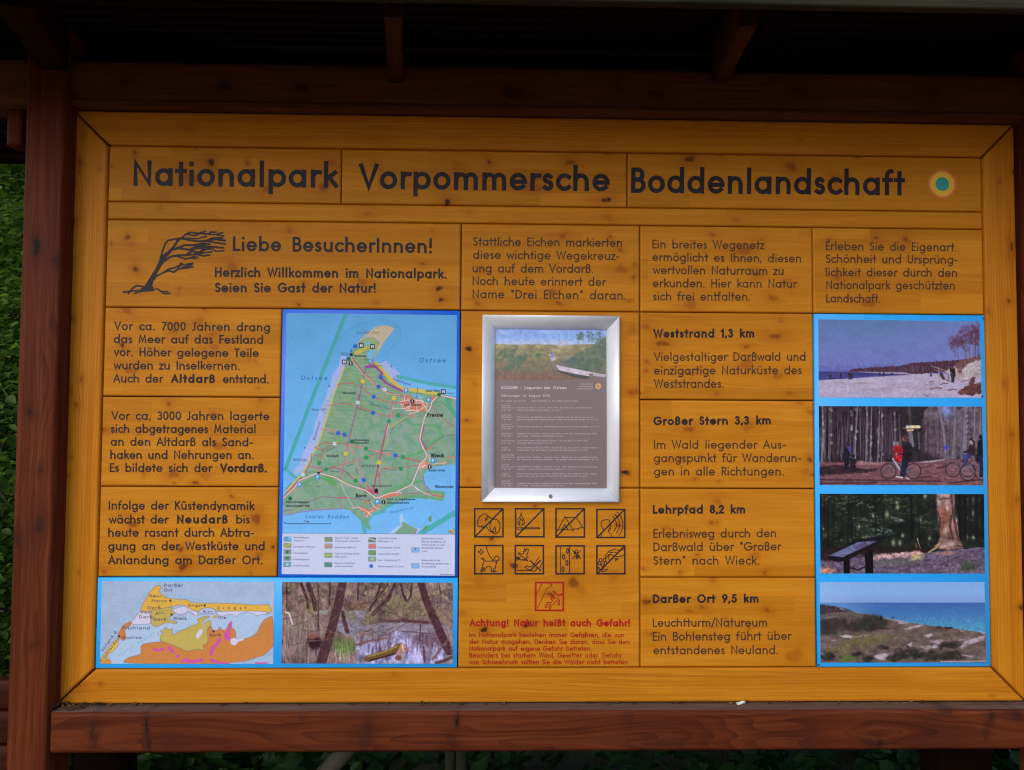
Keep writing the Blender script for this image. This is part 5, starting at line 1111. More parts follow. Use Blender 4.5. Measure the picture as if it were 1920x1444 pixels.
def paint_poster(sc=2.1):
    K = 1444/230
    p = Print([(928.3, 617.0), (1136.4, 619.3), (1138.5, 915.8), (927.3, 914.6)], (0, 0, 1), sc)
    rnd = random.Random(31)
    p.use((895, 585, 1920/275))
    p.vgrad([(200, (134, 160, 230)), (330, (134, 170, 236)), (420, (176, 190, 226)), (440, (150, 142, 120)), (560, (140, 126, 100)), (760, (116, 104, 90)), (880, (120, 84, 84))])
    p.glow(320, 270, 90, (186, 190, 226), .6, ry=30); p.glow(960, 260, 90, (176, 186, 226), .6, ry=22)
    p.poly([(220, 415), (480, 430), (760, 424), (900, 428), (1100, 450), (1300, 425), (1700, 420), (1700, 620), (220, 620)], (150, 138, 106), rag=6, tex=.3, texf=(.01, .02))
    for i in range(420):
        x = rnd.uniform(230, 950); y = rnd.uniform(470, 760); b = 1-abs(y-620)/300
        p.glow(x, y, rnd.uniform(10, 30), rnd.choice([(92, 108, 84), (80, 98, 84), (134, 122, 84), (112, 118, 80), (146, 120, 96)]), .5*b, ry=rnd.uniform(8, 22))
    for x, y in ((490, 500), (330, 520), (560, 620), (460, 600), (350, 560), (480, 670), (620, 600), (800, 560), (420, 720), (540, 700)):
        for i in range(12): p.glow(x+rnd.gauss(0, 20), y+rnd.gauss(0, 26), 16, (78, 102, 88), .6)
    for i in range(260):
        x = rnd.uniform(230, 1680); y = rnd.uniform(760, 890); p.glow(x, y, rnd.uniform(10, 26), rnd.choice([(136, 92, 88), (112, 84, 76), (120, 110, 80), (150, 100, 92)]), .5, ry=rnd.uniform(8, 16))
    for i in range(620):
        x = 1180+rnd.random()**.7*500; y0 = 640-(x-1180)*.62; y = rnd.uniform(max(250, y0), 780)
        p.glow(x, y, rnd.uniform(10, 32), rnd.choice([(88, 104, 88), (100, 114, 92), (74, 90, 82), (116, 120, 92), (80, 92, 92)]), .6, ry=rnd.uniform(10, 26))
    for x, y in ((1360, 320), (1480, 330), (1600, 300), (1340, 360), (1560, 360)):
        for i in range(18): p.glow(x+rnd.gauss(0, 24), y+rnd.gauss(0, 40), 14, (86, 104, 92), .55)
    p.glow(1200, 660, 120, (80, 92, 110), .7, ry=60)
    p.poly([(930, 560), (1000, 540), (1030, 630), (970, 640)], (176, 166, 186)); p.poly([(1020, 690), (1130, 715), (1500, 790), (1510, 850), (1300, 815), (1070, 765)], (198, 184, 202)); p.poly([(1500, 790), (1680, 820), (1680, 850), (1510, 812)], (190, 176, 196))
    p.poly([(1070, 768), (1300, 818), (1510, 855), (1400, 885), (1250, 850), (1040, 780)], (62, 66, 64), soft=2); p.stroke([(975, 540), (985, 580)], 34, (110, 122, 170)); p.stroke([(940, 570), (960, 590)], 12, (160, 110, 110)); p.glow(1095, 390, 24, (190, 174, 186), .9); p.stroke([(1060, 440), (1160, 445)], 12, (190, 178, 180))
    p.grain(.12, .03, .03, 3, 3)
    p.use((920, 700, K))
    p.poly([(0, 82), (700, 82), (1000, 72), (1444, 60), (1444, 1500), (0, 1500)], (118, 102, 106)); m = (p.Y > 82)*1.0
    p.blend(m*np.clip((400-p.X)/900, 0, .25)*np.clip((600-p.Y)/600, 0, 1), p.c((130, 118, 130))); p.blend(m*np.clip((p.X-1000)/1200, 0, .4)*np.clip((p.Y-500)/900, 0, 1), p.c((122, 98, 92)))
    p.poly([(1150, 0), (1300, 20), (1360, 40), (1360, 90), (1180, 70)], (118, 102, 106)); p.poly([(1205, 5), (1345, 25), (1345, 48), (1205, 30)], (176, 162, 180), soft=2)
    TX = (196, 180, 192)
    p.text('BODDEN – Lagunen der Ostsee', 128, 186, 893, 188, 36, .19, (210, 196, 208)); p.text('Führungen im August 2012', 128, 276, 693, 277, 28, .19, (204, 190, 202))
    rows = [(332, 128, 412, '25. August, ab 11.00 Uhr'), (332, 482, 1028, 'Nationalparktag an der Darßer Arche in Wieck'),
        (386, 128, 228, 'Sonntag'), (412, 128, 282, 'Darß/Prerow'), (440, 128, 242, '11.00 Uhr'), (412, 310, 1195, 'Kulturhaus Kiek In, Prerow: "Der Natur auf der Spur", Wanderung für'), (440, 310, 822, 'Familien mit Kindern ab 5 Jahren, ca. 2,5 h'),
        (497, 128, 240, 'Dienstag'), (523, 128, 255, 'Darß/Born'), (552, 128, 242, '11.00 Uhr'), (523, 310, 1225, 'Peters-Kreuz, im Darßwald bei Born und Wieck: "Auf den Spuren der Urzeit -'), (552, 310, 1262, 'geologisch-botanische Radwanderung", endet am Leuchtturm Darßer Ort, ca. 4 h'),
        (607, 128, 248, 'Mittwoch'), (634, 128, 270, 'Darß/Wieck'), (660, 128, 242, '10.00 Uhr'), (634, 310, 1275, 'Darßer Arche, Wanderung "Entdeckungen am Rande des Nationalparks", ca. 2,5 h'),
        (717, 128, 255, 'Darß/Born'), (745, 128, 242, '11.00 Uhr'), (717, 310, 1250, 'Parkplatz Drei Eichen, zwischen Ahrenshoop und Born, Radwanderung "Wald'), (745, 310, 872, 'und Ostsee - Faszination Weststrand", ca. 2,5 h'),
        (800, 128, 282, 'Darß/Prerow'), (828, 128, 242, '11.00 Uhr'), (800, 310, 1160, 'Leuchtturm Darßer Ort, westlich Prerow: "Mit dem Rad ins wilde Land -'), (828, 310, 725, 'lebendige Küstendynamik", ca. 3 h'),
        (883, 128, 200, 'Zingst'), (911, 128, 242, '14.00 Uhr'), (883, 310, 1262, 'Infoausstellung Sundische Wiese, Radwanderung zum Pramort, "Hoher Himmel,'), (911, 310, 1145, 'weites Land - auf dem Weg zur Kernzone des Nationalparks", ca. 2,5 h'),
        (967, 128, 272, 'Donnerstag'), (994, 128, 282, 'Darß/Prerow'), (1022, 128, 242, '11.00 Uhr'), (994, 310, 1258, 'Endhaltestelle Darßbahn, westlich Prerow: Wanderung zum Leuchtturm Darßer'), (1022, 310, 1270, 'Ort "Dünensand und Meeresgeflüster - das jüngste Land im Nationalpark", ca. 3 h'),
        (1080, 128, 216, 'Freitag'), (1107, 128, 282, 'Darß/Prerow'), (1135, 128, 242, '11.00 Uhr'), (1107, 310, 1265, 'Endhaltestelle Darßbahn, westlich Prerow: "Vom Salzwiesenhalm zur Orangen-'), (1135, 310, 988, 'schnalle - erlebnisreich botanische Exkursion", ca. 2 h'),
        (1190, 128, 200, 'Zingst'), (1218, 128, 242, '11.00 Uhr'), (1190, 310, 1262, 'Infoausstellung Sundische Wiese, Radwanderung zum Pramort, "Hoher Himmel,'), (1218, 310, 1145, 'weites Land - auf dem Weg zur Kernzone des Nationalparks", ca. 2,5 h'),
        (1275, 128, 232, 'Samstag'), (1303, 128, 255, 'Darß/Born'), (1330, 128, 242, '11.00 Uhr'), (1303, 310, 1250, 'Parkplatz Drei Eichen, zwischen Ahrenshoop und Born, Radwanderung "Wald'), (1330, 310, 872, 'und Ostsee - Faszination Weststrand", ca. 2,5 h')]
    for (y, x0, x1, t) in rows: p.text(t, x0, y, x1, y+1, 15, .26, TX, .9)
    for y, x0, t in ((133, 1065, 'Nationalpark'), (161, 1035, 'Vorpommersche'), (189, 1012, 'Boddenlandschaft')): p.text(t, x0, y, 1203, y, 15, .22, TX, .85)
    p.disk(1267, 152, 37, (206, 132, 84)); p.disk(1267, 152, 31, (208, 160, 96)); p.disk(1267, 152, 13, (96, 130, 128)); p.stroke([(1310, 205), (1350, 208)], 12, (110, 130, 180), .6)
    return p
# ------------------------------------------------------------------ shelter: posts, beams, rafters, roof
def fitq(tl, tr, br, bl, y):
    """upright rectangle (x, z corners) measured at depth y"""
    P = at_arr([tl, tr, br, bl], y)
    x0, x1 = (P[0, 0]+P[3, 0])/2, (P[1, 0]+P[2, 0])/2
    z1, z0 = (P[0, 2]+P[1, 2])/2, (P[2, 2]+P[3, 2])/2
    return x0, x1, z0, z1
def rect(x0, x1, z0, z1): return ((x0, z1), (x1, z1), (x1, z0), (x0, z0))
GROUND = -0.86
YP = -0.055                                     # front of the posts
shelter = empty('information_shelter', (0, 0, GROUND), 'roofed shelter of dark brown stained timber that frames the wooden notice board', 'shelter')
xpr = float(at(89.5, 1330, YP)[0]); xpl = float(at(12.5, 1330, YP)[0])
def kn(lst, y=0.0): return [(float(at(q[0], q[1], y)[0]), float(at(q[0], q[1], y)[2]), q[2]*MPP)+tuple(q[3:]) for q in lst]
POST_TOP = 1.52
wood_box('post', rect(xpl, xpr, GROUND, POST_TOP), YP, YP+0.095, STAIN, shelter, 'z', 0.0035, 0.006, kn([(69, 463, 9, 1.0), (104, 487, 5, .8), (56, 772, 4, .8), (74, 985, 10, .7), (32, 1012, 6, .5), (98, 610, 3, .6), (60, 1210, 6, .4), (76, 880, 6, .4)], YP), seed=4)
wood_box('post', rect(1.113, 1.208, GROUND, POST_TOP), YP, YP+0.095, STAIN, shelter, 'z', 0.02, 0.004, seed=9)
wood_box('rail', rect(xpr+0.001, 1.112, -0.0915, -0.003), -0.05, 0.05, STAIN, shelter, 'x', 0.004, 0.006, kn([(173, 1372, 4, .75, 7), (178, 1390, 5, .6, 3), (275, 1366, 4, 1.0, 7), (279, 1392, 3, .9, 4), (690, 1372, 9, .4, 3), (682, 1392, 14, .35, 2), (857, 1352, 3.5, 1.1, 6), (846, 1384, 11, .35, 2), (1650, 1394, 5, .9, 1), (1640, 1400, 10, .4, 1), (1859, 1345, 5, .7, 3), (1850, 1370, 9, .4, 4), (1905, 1340, 10, .5, 1), (1774, 1334, 6, .5, 1), (1180, 1345, 9, .25, 2), (565, 1348, 4, .5, 1), (1030, 1402, 9, .6, .15), (1500, 1385, 22, .2, 1), (1760, 1380, 25, .22, 1), (330, 1395, 20, .2, 1), (1230, 1388, 26, .2, 1)], -0.05), seed=2, top_mat=DUSTY)
wood_box('top_beam', rect(-1.75, 1.75, 1.3490, 1.452), -0.034, 0.06, BEAM, shelter, 'x', 0.012, 0.006, kn([(420, 160, 9, .8), (565, 165, 8, .9), (960, 175, 12, .7), (1160, 165, 7, .6), (1230, 175, 9, .7), (230, 150, 8, .7), (1500, 170, 8, .5), (1750, 175, 9, .5)], -0.034), seed=5, tone=1.5)  # tone raised: brightness put into the colour where little light reaches
wood_box('cover_strip', rect(xpr+0.002, 1.112, 1.3475, 1.360), -0.040, -0.0345, BEAM, shelter, 'x', 0.02, 0.002, seed=6)
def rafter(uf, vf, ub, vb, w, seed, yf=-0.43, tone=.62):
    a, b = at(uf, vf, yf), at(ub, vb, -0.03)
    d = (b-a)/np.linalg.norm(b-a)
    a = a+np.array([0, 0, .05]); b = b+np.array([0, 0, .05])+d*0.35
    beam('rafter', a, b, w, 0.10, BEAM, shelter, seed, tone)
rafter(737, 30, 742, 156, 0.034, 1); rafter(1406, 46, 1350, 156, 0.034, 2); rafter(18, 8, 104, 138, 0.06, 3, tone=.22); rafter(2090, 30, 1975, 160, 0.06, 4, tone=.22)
# roof of boards: two shallow slopes meeting above the board
EY, EZ = -0.47, 1.442
RY, RZ = 0.12, 1.565
roof = None
def roof_boards(side, mat):
    V, Q, G, T = [], [], [], []
    n = 9; rnd = random.Random(3+side)
    y0, z0 = (EY, EZ) if side < 0 else (RY+(RY-EY), EZ)
    for i in range(n):
        for (t0, t1) in ((i/n, (i+1)/n-.0012),):
            ya, za = y0+(RY-y0)*t0, z0+(RZ-z0)*t0
            yb, zb = y0+(RY-y0)*t1, z0+(RZ-z0)*t1
            dz = rnd.uniform(-.0003, .0003)
            b = len(V)
            for x in (-1.85, 1.85):
                for (y, z) in ((ya, za+dz), (yb, zb+dz), (yb, zb+dz+.022), (ya, za+dz+.022)):
                    V.append((x, y, z)); G.append((x, y*2+z, 0.0))
            Q += [(b, b+4, b+5, b+1), (b+1, b+5, b+6, b+2), (b+2, b+6, b+7, b+3), (b+3, b+7, b+4, b), (b, b+1, b+2, b+3), (b+4, b+7, b+6, b+5)]
            T += [rnd.random()*9]*6
    me = mesh_np('roof', V, Q)
    a = me.attributes.new('grain_co', 'FLOAT_VECTOR', 'POINT'); a.data.foreach_set('vector', np.array(G, np.float32).ravel())
    for nm, val in (('tone', np.ones(len(Q))), ('grain_off', np.array(T)), ('knot', np.zeros(len(Q))), ('halo', np.zeros(len(Q)))):
        a = me.attributes.new(nm, 'FLOAT', 'FACE'); a.data.foreach_set('value', val.astype(np.float32))
    return link('roof', me, mat, shelter)
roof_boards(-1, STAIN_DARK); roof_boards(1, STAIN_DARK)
fz0 = float(at(960, 10.0, EY-0.002)[2])
wood_box('fascia', rect(-1.86, 1.86, fz0, EZ+0.03), EY-0.022, EY-0.002, GREY_WOOD, shelter, 'x', 0.012, 0.003, seed=12, tone=.5)
# what stands to the left of the post: side boards of the next bay and a short hanger under the beam
for k, (v0, v1) in enumerate(((1277, 1331), (1335, 1396), (1400, 1462))):
    P0, P1 = at(-70, v0, 0.0), at(16, v1, 0.0)
    wood_box('side_board', rect(float(P0[0])-.5, xpl-0.004, float(P1[2]), float(P0[2])), 0.0, 0.03, STAIN, shelter, 'x', 0.015, 0.004, seed=30+k, tone=.34)
hx0, hx1, hz0, hz1 = fitq((20, 188), (52, 188), (52, 283), (24, 270), 0.02)
wood_box('hanger', rect(hx0, hx1, hz0, 1.348), 0.0, 0.05, STAIN, shelter, 'z', 0.015, 0.004, seed=41)

for (ua, ub) in ((138, 226), (1762, 1862)):         # rear posts, seen only below the rail
    P0, P1 = at(ua, 1425, .30), at(ub, 1425, .30)
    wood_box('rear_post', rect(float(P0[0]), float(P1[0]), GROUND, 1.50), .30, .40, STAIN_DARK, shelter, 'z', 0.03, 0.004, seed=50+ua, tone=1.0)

# ------------------------------------------------------------------ the notice board
board = empty('notice_board', (0, 0.0, 0), 'large honey coloured pine board with routed black German lettering and a mitred frame', 'notice board')
XO0, XI0, J1, C1, C2, J2, C3, C4, XI1, XO1 = -1.1, -1.0189, -0.4848, -0.6159, -0.2061, 0.1807, 0.2103, 0.6171, 1.0235, 1.1
T0, T1, R1, R2, R3, R4, R5, R6, B1, B0 = 1.3453, 1.2666, 1.1370, 1.0953, 0.8923, 0.6882, 0.4840, 0.2803, 0.0765, 0.0
FY = -0.004
g = 0.0012
m_ = 0.0022                                     # open mitre joints
wood_box('frame_board', ((XO0+m_, T0), (XO1-m_, T0), (XI1-m_, T1+g), (XI0+m_, T1+g)), FY, 0.03, PINE_FRAME, board, 'x', 0.005, 0.003, kn([(355, 242, 3, .5), (1500, 262, 5, .3)]), seed=1)
wood_box('frame_board', ((XO0+m_, B0+0.0765-0.0012), (XO1-m_, B0+0.0765-0.0012), (XO1-m_, B0), (XO0+m_, B0)) if False else ((XI0+m_, B1-g), (XI1-m_, B1-g), (XO1-m_, B0), (XO0+m_, B0)), FY, 0.03, PINE_FRAME, board, 'x', 0.005, 0.003, kn([(148, 1284, 4, .6), (740, 1264, 3, .4), (190, 1281, 2, .8), (1858, 1303, 3, .4)]), seed=2)
wood_box('frame_board', ((XO0, T0-m_), (XI0-g, T1-m_), (XI0-g, B1+m_), (XO0, B0+m_)), FY, 0.03, PINE_FRAME, board, 'z', 0.005, 0.003, kn([(152, 306, 3, .9), (190, 318, 2, .9), (149, 325, 2, .8), (142, 343, 2, .9), (141, 415, 3, .9), (160, 253, 2, .5), (137, 598, 4, .9), (154, 712, 3, .9), (133, 733, 3, .8), (145, 759, 3, .9), (128, 892, 3, .8), (136, 858, 2, .7), (150, 1072, 3, .5)]), seed=3, tone=1.12)
wood_box('frame_board', ((XI1+g, T1-m_), (XO1, T0-m_), (XO1, B0+m_), (XI1+g, B1+m_)), FY, 0.03, PINE_FRAME, board, 'z', 0.005, 0.003, kn([(1895, 463, 5, 1.0), (1890, 565, 4, 1.0), (1899, 324, 4, .9), (1873, 341, 2, .8), (1882, 720, 3, .7), (1895, 815, 3, .7), (1905, 936, 5, .5), (1912, 1138, 5, 1.0), (1851, 585, 3, .8)]), seed=4)

def panel(name, x0, x1, z0, z1, lab, knots=(), seed=0, lam=0.042, tone=1.0, tv=.10):
    o = wood_box(name, rect(x0+g, x1-g, z0+g, z1-g), 0.0, 0.026, PINE, board, 'x', 0.0026, 0.0022, kn(knots), lam, seed, tone, tv)
    if lab: o['label'] = lab
    return o
INKB = plain_mat('black_paint', (0.020, 0.013, 0.018), 0.5, spec=.2, noise=.55, nscale=70.0)
INKR = plain_mat('red_paint', (0.36, 0.010, 0.006), 0.5, spec=.2, noise=.25, nscale=120.0)
NB, NF, BD = .17, .155, .21

t1 = panel('title_plank', XI0, J1, R1, T1, 'title plank reading Nationalpark', [(396, 304, 7, 1.0), (253, 286, 4, .9), (464, 306, 3, .8), (210, 312, 2, .8), (608, 350, 10, .7), (354, 335, 12, .5), (499, 355, 5, .6), (368, 280, 2, .7), (620, 305, 7, .5), (310, 368, 8, .25)], 11, .06)
lettering([('Nationalpark', 250, 348.5, 634, 352.5, 48, .21)], INKB, t1)
t2 = panel('title_plank', J1, J2, R1, T1, 'title plank reading Vorpommersche', [(917, 304, 5, .9), (1069, 304, 6, .8), (839, 379, 6, 1.0), (1138, 375, 6, 1.0), (1000, 352, 8, .5), (1010, 335, 4, .5), (1140, 287, 6, .6), (700, 305, 9, .2), (860, 312, 10, .2)], 12, .06)
lettering([('Vorpommersche', 673, 354.5, 1143, 359.5, 48, .21)], INKB, t2)
t3 = panel('title_plank', J2, XI1, R1, T1, 'title plank reading Boddenlandschaft with a ring emblem', [(1294, 298, 8, .9), (1484, 312, 10, .7), (1565, 336, 7, .8), (1608, 294, 3, .7), (1350, 292, 4, .3)], 13, .06)
lettering([('Boddenlandschaft', 1183, 362, 1697, 367, 48, .21)], INKB, t3)
def ngon(u, v, r, n=48):
    P = at_arr([(u, v)], 0)[0]
    return [(P[0]+r*MPP*math.cos(2*math.pi*k/n), P[2]+r*MPP*math.sin(2*math.pi*k/n)) for k in range(n)]
def disc(name, u, v, r, mat, parent, lift):
    pts = ngon(u, v, r); P = at_arr([(u, v)], 0)[0]
    V = [(P[0], -lift, P[2])]+[(x, -lift, z) for x, z in pts]
    n = len(pts)
    return link(name, mesh_np(name, V, None, [(0, 1+(k+1) % n, 1+k) for k in range(n)]), mat, parent)
em = disc('emblem', 1766.5, 345.5, 27.5, plain_mat('orange_paint', (0.72, 0.16, 0.015), .45), t3, .0004)
em.data.materials.append(plain_mat('yellow_paint', (0.78, 0.42, 0.010), .45)); em.data.materials.append(plain_mat('teal_paint', (0.012, 0.30, 0.26), .45))
import bmesh
bm = bmesh.new(); bm.from_mesh(em.data)
for r, lift, mi in ((23.5, .0006, 1), (13.2, .0008, 2)):
    vs = [bm.verts.new((x, -lift, z)) for x, z in ngon(1766.5, 345.5, r)]
    f = bm.faces.new(vs[::-1]); f.material_index = mi
bm.to_mesh(em.data); bm.free()
em['label'] = 'round emblem: teal dot in a yellow disc with an orange rim'
panel('divider_plank', XI0, XI1, R2, R1, '', [(690, 400, 4, .4), (880, 398, 4, .3), (1380, 412, 5, .3), (1140, 408, 8, .3), (300, 390, 6, .3)], 14, .03)

wp = panel('text_panel', XI0, C2, R3, R2, 'wide welcome panel: Liebe BesucherInnen', [(239, 445, 6, .9), (254, 505, 5, .9), (436, 502, 9, .6), (823, 541, 6, 1.0), (827, 562, 6, 1.0), (560, 571, 4, .9), (543, 433, 4, .6), (680, 528, 5, .6), (570, 530, 3, .6), (792, 495, 3, .7), (336, 541, 2, .7), (335, 551, 2, .7), (200+9, 456, 3, .8), (640+170, 432, 3, .4), (706, 568, 3, .5), (246, 457, 4, .4)], 15)
lettering([('Liebe BesucherInnen!', 436.5, 471, 809.5, 475, 28, .20)], INKB, wp, 'heading')
lettering([('Herzlich Willkommen im Nationalpark.', 403, 519.5, 837, 522.5, 18.5, .23), ('Seien Sie Gast der Natur!', 403, 548.3, 704, 549.3, 18.5, .23)], INKB, wp)
TR = (220, 425, 1920/220)
def pc(tr, pts): return [(tr[0]+x/tr[2], tr[1]+y/tr[2]) for x, y in pts]
tree_st = []
def ts(w0, w1, *pts):                            # a tapering painted branch
    pts = pc(TR, pts); n = len(pts)-1
    for i in range(n):
        tree_st.append((pts[i:i+2], (w0+(w1-w0)*(i+.5)/n)/TR[2]))
def tb(w, *pts): tree_st.append((pc(TR, pts), w*1.22/TR[2]))
trunk_poly = [(440, 985), (520, 850), (630, 680), (690, 540), (720, 480), (745, 520), (870, 370), (985, 210), (1040, 200), (940, 330), (860, 440), (790, 540), (740, 610), (690, 690), (650, 780), (600, 870), (572, 950), (580, 1010), (620, 1030), (560, 1050), (500, 1045), (430, 1065), (370, 1060), (390, 1010)]
for pts, w in (([(705, 520), (740, 400), (790, 270), (830, 228), (1010, 190)], 24), ([(975, 230), (1050, 190), (1130, 120), (1200, 95), (1330, 112), (1440, 78)], 26), ([(1130, 125), (1270, 150), (1350, 112), (1500, 122), (1520, 90), (1620, 92)], 22), ([(1440, 125), (1600, 130), (1740, 152)], 22), ([(1620, 135), (1680, 105), (1725, 102)], 20), ([(1020, 195), (1180, 190), (1300, 200), (1455, 160)], 20), ([(1030, 195), (1180, 220), (1310, 240), (1440, 238), (1560, 190), (1715, 186)], 26), ([(1440, 235), (1600, 205), (1755, 230)], 30), ([(1450, 240), (1600, 260), (1765, 285)], 22), ([(870, 385), (980, 350), (1100, 305), (1250, 305), (1400, 275), (1510, 290)], 28), ([(880, 385), (1000, 355), (1180, 380), (1290, 330), (1430, 290)], 28), ([(1270, 320), (1400, 320), (1600, 335), (1735, 348)], 24), ([(1200, 380), (1330, 355), (1440, 375), (1560, 365), (1610, 405), (1745, 395)], 20), ([(1300, 350), (1500, 345), (1620, 330)], 20), ([(770, 560), (880, 490), (1000, 470), (1120, 470), (1220, 400), (1330, 425), (1440, 375)], 30), ([(1130, 470), (1290, 450), (1410, 480), (1505, 465)], 24), ([(1290, 445), (1420, 430), (1550, 412)], 22), ([(960, 480), (1110, 530), (1210, 510), (1275, 485)], 24), ([(1200, 510), (1260, 525), (1320, 502)], 20), ([(620, 820), (760, 750), (840, 695), (920, 680), (1010, 640), (1050, 598)], 22), ([(770, 745), (850, 720), (920, 745), (1000, 690), (1140, 675), (1235, 655)], 24), ([(1000, 660), (1080, 615)], 18), ([(1050, 690), (1130, 620), (1230, 600)], 24), ([(1110, 670), (1230, 612)], 22), ([(640, 800), (600, 850)], 34), ([(450, 985), (320, 965), (250, 1010), (185, 1080)], 22), ([(400, 1040), (280, 1050), (200, 1065), (105, 1070)], 22), ([(430, 1055), (340, 1070), (285, 1095)], 20), ([(200, 1070), (180, 1098)], 16), ([(580, 1030), (660, 1020), (720, 1060), (825, 1062)], 20), ([(690, 1045), (760, 1095), (860, 1096)], 20)):
    tb(w, *pts)
stroke_mesh('tree_drawing', tree_st, INKB, wp)
def quad_strip(name, pairs, mat, parent, lift):
    P = at_arr([q for pr in pairs for q in pc(TR, pr)], 0)
    V = [(q[0], -lift-3e-6*i, q[2]) for i, q in enumerate(P)]
    return link(name, mesh_np(name, V, [(2*i, 2*i+2, 2*i+3, 2*i+1) for i in range(len(pairs)-1)]), mat, parent)
quad_strip('trunk_drawing', [[(360, 1072), (600, 1058)], [(385, 1012), (600, 1015)], [(440, 985), (572, 960)], [(520, 850), (604, 860)], [(630, 680), (694, 690)], [(690, 540), (770, 575)], [(728, 470), (812, 500)], [(868, 372), (905, 392)], [(985, 210), (1032, 208)]], INKB, wp, .00025)

INKF = plain_mat('faded_brown_paint', (0.060, 0.028, 0.016), 0.5, spec=.2, noise=.35, nscale=90.0)
def text_panel(x0, x1, z0, z1, lab, lines, knots, seed, **k):
    o = panel('text_panel', x0, x1, z0, z1, lab, knots, seed, **k)
    if ' km' in lines[0][0]:
        lettering(lines[:1], INKB, o, 'heading'); lines = [q[:6]+(NF,) for q in lines[1:]]
    elif x0 >= C2: lines = [q[:6]+(NF,) for q in lines]
    lettering(lines, INKB if x0 < C2 else INKF, o)
    return o
text_panel(C2, C3, R3, R2, 'panel about stately oaks: Stattliche Eichen', [('Stattliche Eichen markierten', 887, 460.8, 1166, 463.3, 16.5, NB), ('diese wichtige Wegekreuz-', 887, 485.5, 1161, 488, 16.5, NB), ('ung auf dem Vordarß.', 886, 511, 1112, 512, 16.5, NB), ('Noch heute erinnert der', 886, 534.5, 1136, 536.7, 16.5, NB), ('Name "Drei Eichen" daran.', 886, 559.3, 1173, 562, 16.5, NB)],
  [(1055, 443, 4, .7), (1144, 444, 4, .8), (1163, 469, 4, .7), (1165, 505, 8, .5), (1188, 520, 5, .7), (1036, 548, 7, .7), (1047, 568, 5, .7), (895, 569, 4, .6), (1190, 497, 5, .6), (905, 505, 4, .5), (1180, 564, 2, .6)], 16)
text_panel(C3, C4, R3, R2, 'panel about the wide path network: Ein breites Wegenetz', [('Ein breites Wegenetz', 1223, 466, 1433, 467.5, 16.5, NB), ('ermöglicht es Ihnen, diesen', 1223, 490, 1502, 492.7, 16.5, NB), ('wertvollen Naturraum zu', 1224, 514.3, 1469, 516, 16.5, NB), ('erkunden. Hier kann Natur', 1224, 539, 1494, 540, 16.5, NB), ('sich frei entfalten.', 1224, 563.5, 1406, 564.3, 16.5, NB)],
  [(1336, 440, 3, .6), (1397, 470, 7, .6), (1449, 559, 6, .7), (1418, 514, 6, .7), (1295, 570, 8, .5), (1475, 530, 8, .4), (1429, 449, 4, .5)], 17)
text_panel(C4, XI1, R3, R2, 'panel on beauty and wilderness: Erleben Sie die Eigenart', [('Erleben Sie die Eigenart.', 1548, 469.3, 1793, 471.7, 16.5, NB), ('Schönheit und Ursprüng-', 1548, 493.3, 1795, 495, 16.5, NB), ('lichkeit dieser durch den', 1548, 518.3, 1794, 519.5, 16.5, NB), ('Nationalpark geschützten', 1549, 542.3, 1790, 543.3, 16.5, NB), ('Landschaft.', 1549, 567.3, 1650, 568, 16.5, NB)],
  [(1698, 448, 5, .8), (1554, 450, 4, .8), (1643, 446, 4, .7), (1570, 520, 6, .6), (1630, 570, 6, .5), (1770, 545, 5, .3)], 18, tone=.98)
BLD = .265
text_panel(XI0, C1, R4, R3, 'left panel on the old island core: Vor ca. 7000 Jahren', [('Vor ca. 7000 Jahren drang', 214, 619, 506, 621.7, 16.5, NB), ('das Meer auf das Festland', 213.5, 643.5, 493, 645, 16.5, NB), ('vor. Höher gelegene Teile', 213.5, 667.8, 485, 670, 16.5, NB), ('wurden zu Inselkernen.', 213, 692.8, 449, 693.7, 16.5, NB), ('Auch der', 212.5, 717.3, 306, 718, 16.5, NB), ('Altdarß', 321, 718, 403, 718.5, 16.5, BLD), ('entstand.', 418, 718.5, 503, 719, 16.5, NB)],
  [(237, 581, 7, .7), (229, 647, 5, 1.0), (326, 621, 4, .8), (263, 614, 4, .7), (372, 603, 7, .5), (330, 608, 4, .6), (383, 578, 4, .8), (246, 695, 8, .6), (403, 651, 6, .4), (478, 676, 5, .4), (398, 628, 3, .5), (484, 728, 2, .6)], 19)
text_panel(XI0, C1, R5, R4, 'left panel on the younger ridge: Vor ca. 3000 Jahren', [('Vor ca. 3000 Jahren lagerte', 209, 787.3, 505, 788.3, 16.5, NB), ('sich abgetragenes Material', 208, 811.7, 479, 812.7, 16.5, NB), ('an den Altdarß als Sand-', 207.5, 836, 474, 837, 16.5, NB), ('haken und Nehrungen an.', 207, 860.7, 475, 861, 16.5, NB), ('Es bildete sich der', 206, 885, 398, 885.5, 16.5, NB), ('Vordarß.', 413, 885.5, 500, 885.7, 16.5, BLD)],
  [(317, 757, 5, .7), (488, 747, 6, .5), (410, 836, 7, .6), (402, 776, 3, .7), (325, 890, 7, .7), (385, 893, 8, .4), (270, 887, 4, .4), (367, 905, 3, .9), (190, 805, 5, .8), (260, 815, 4, .4), (327, 906, 2, .7)], 20)
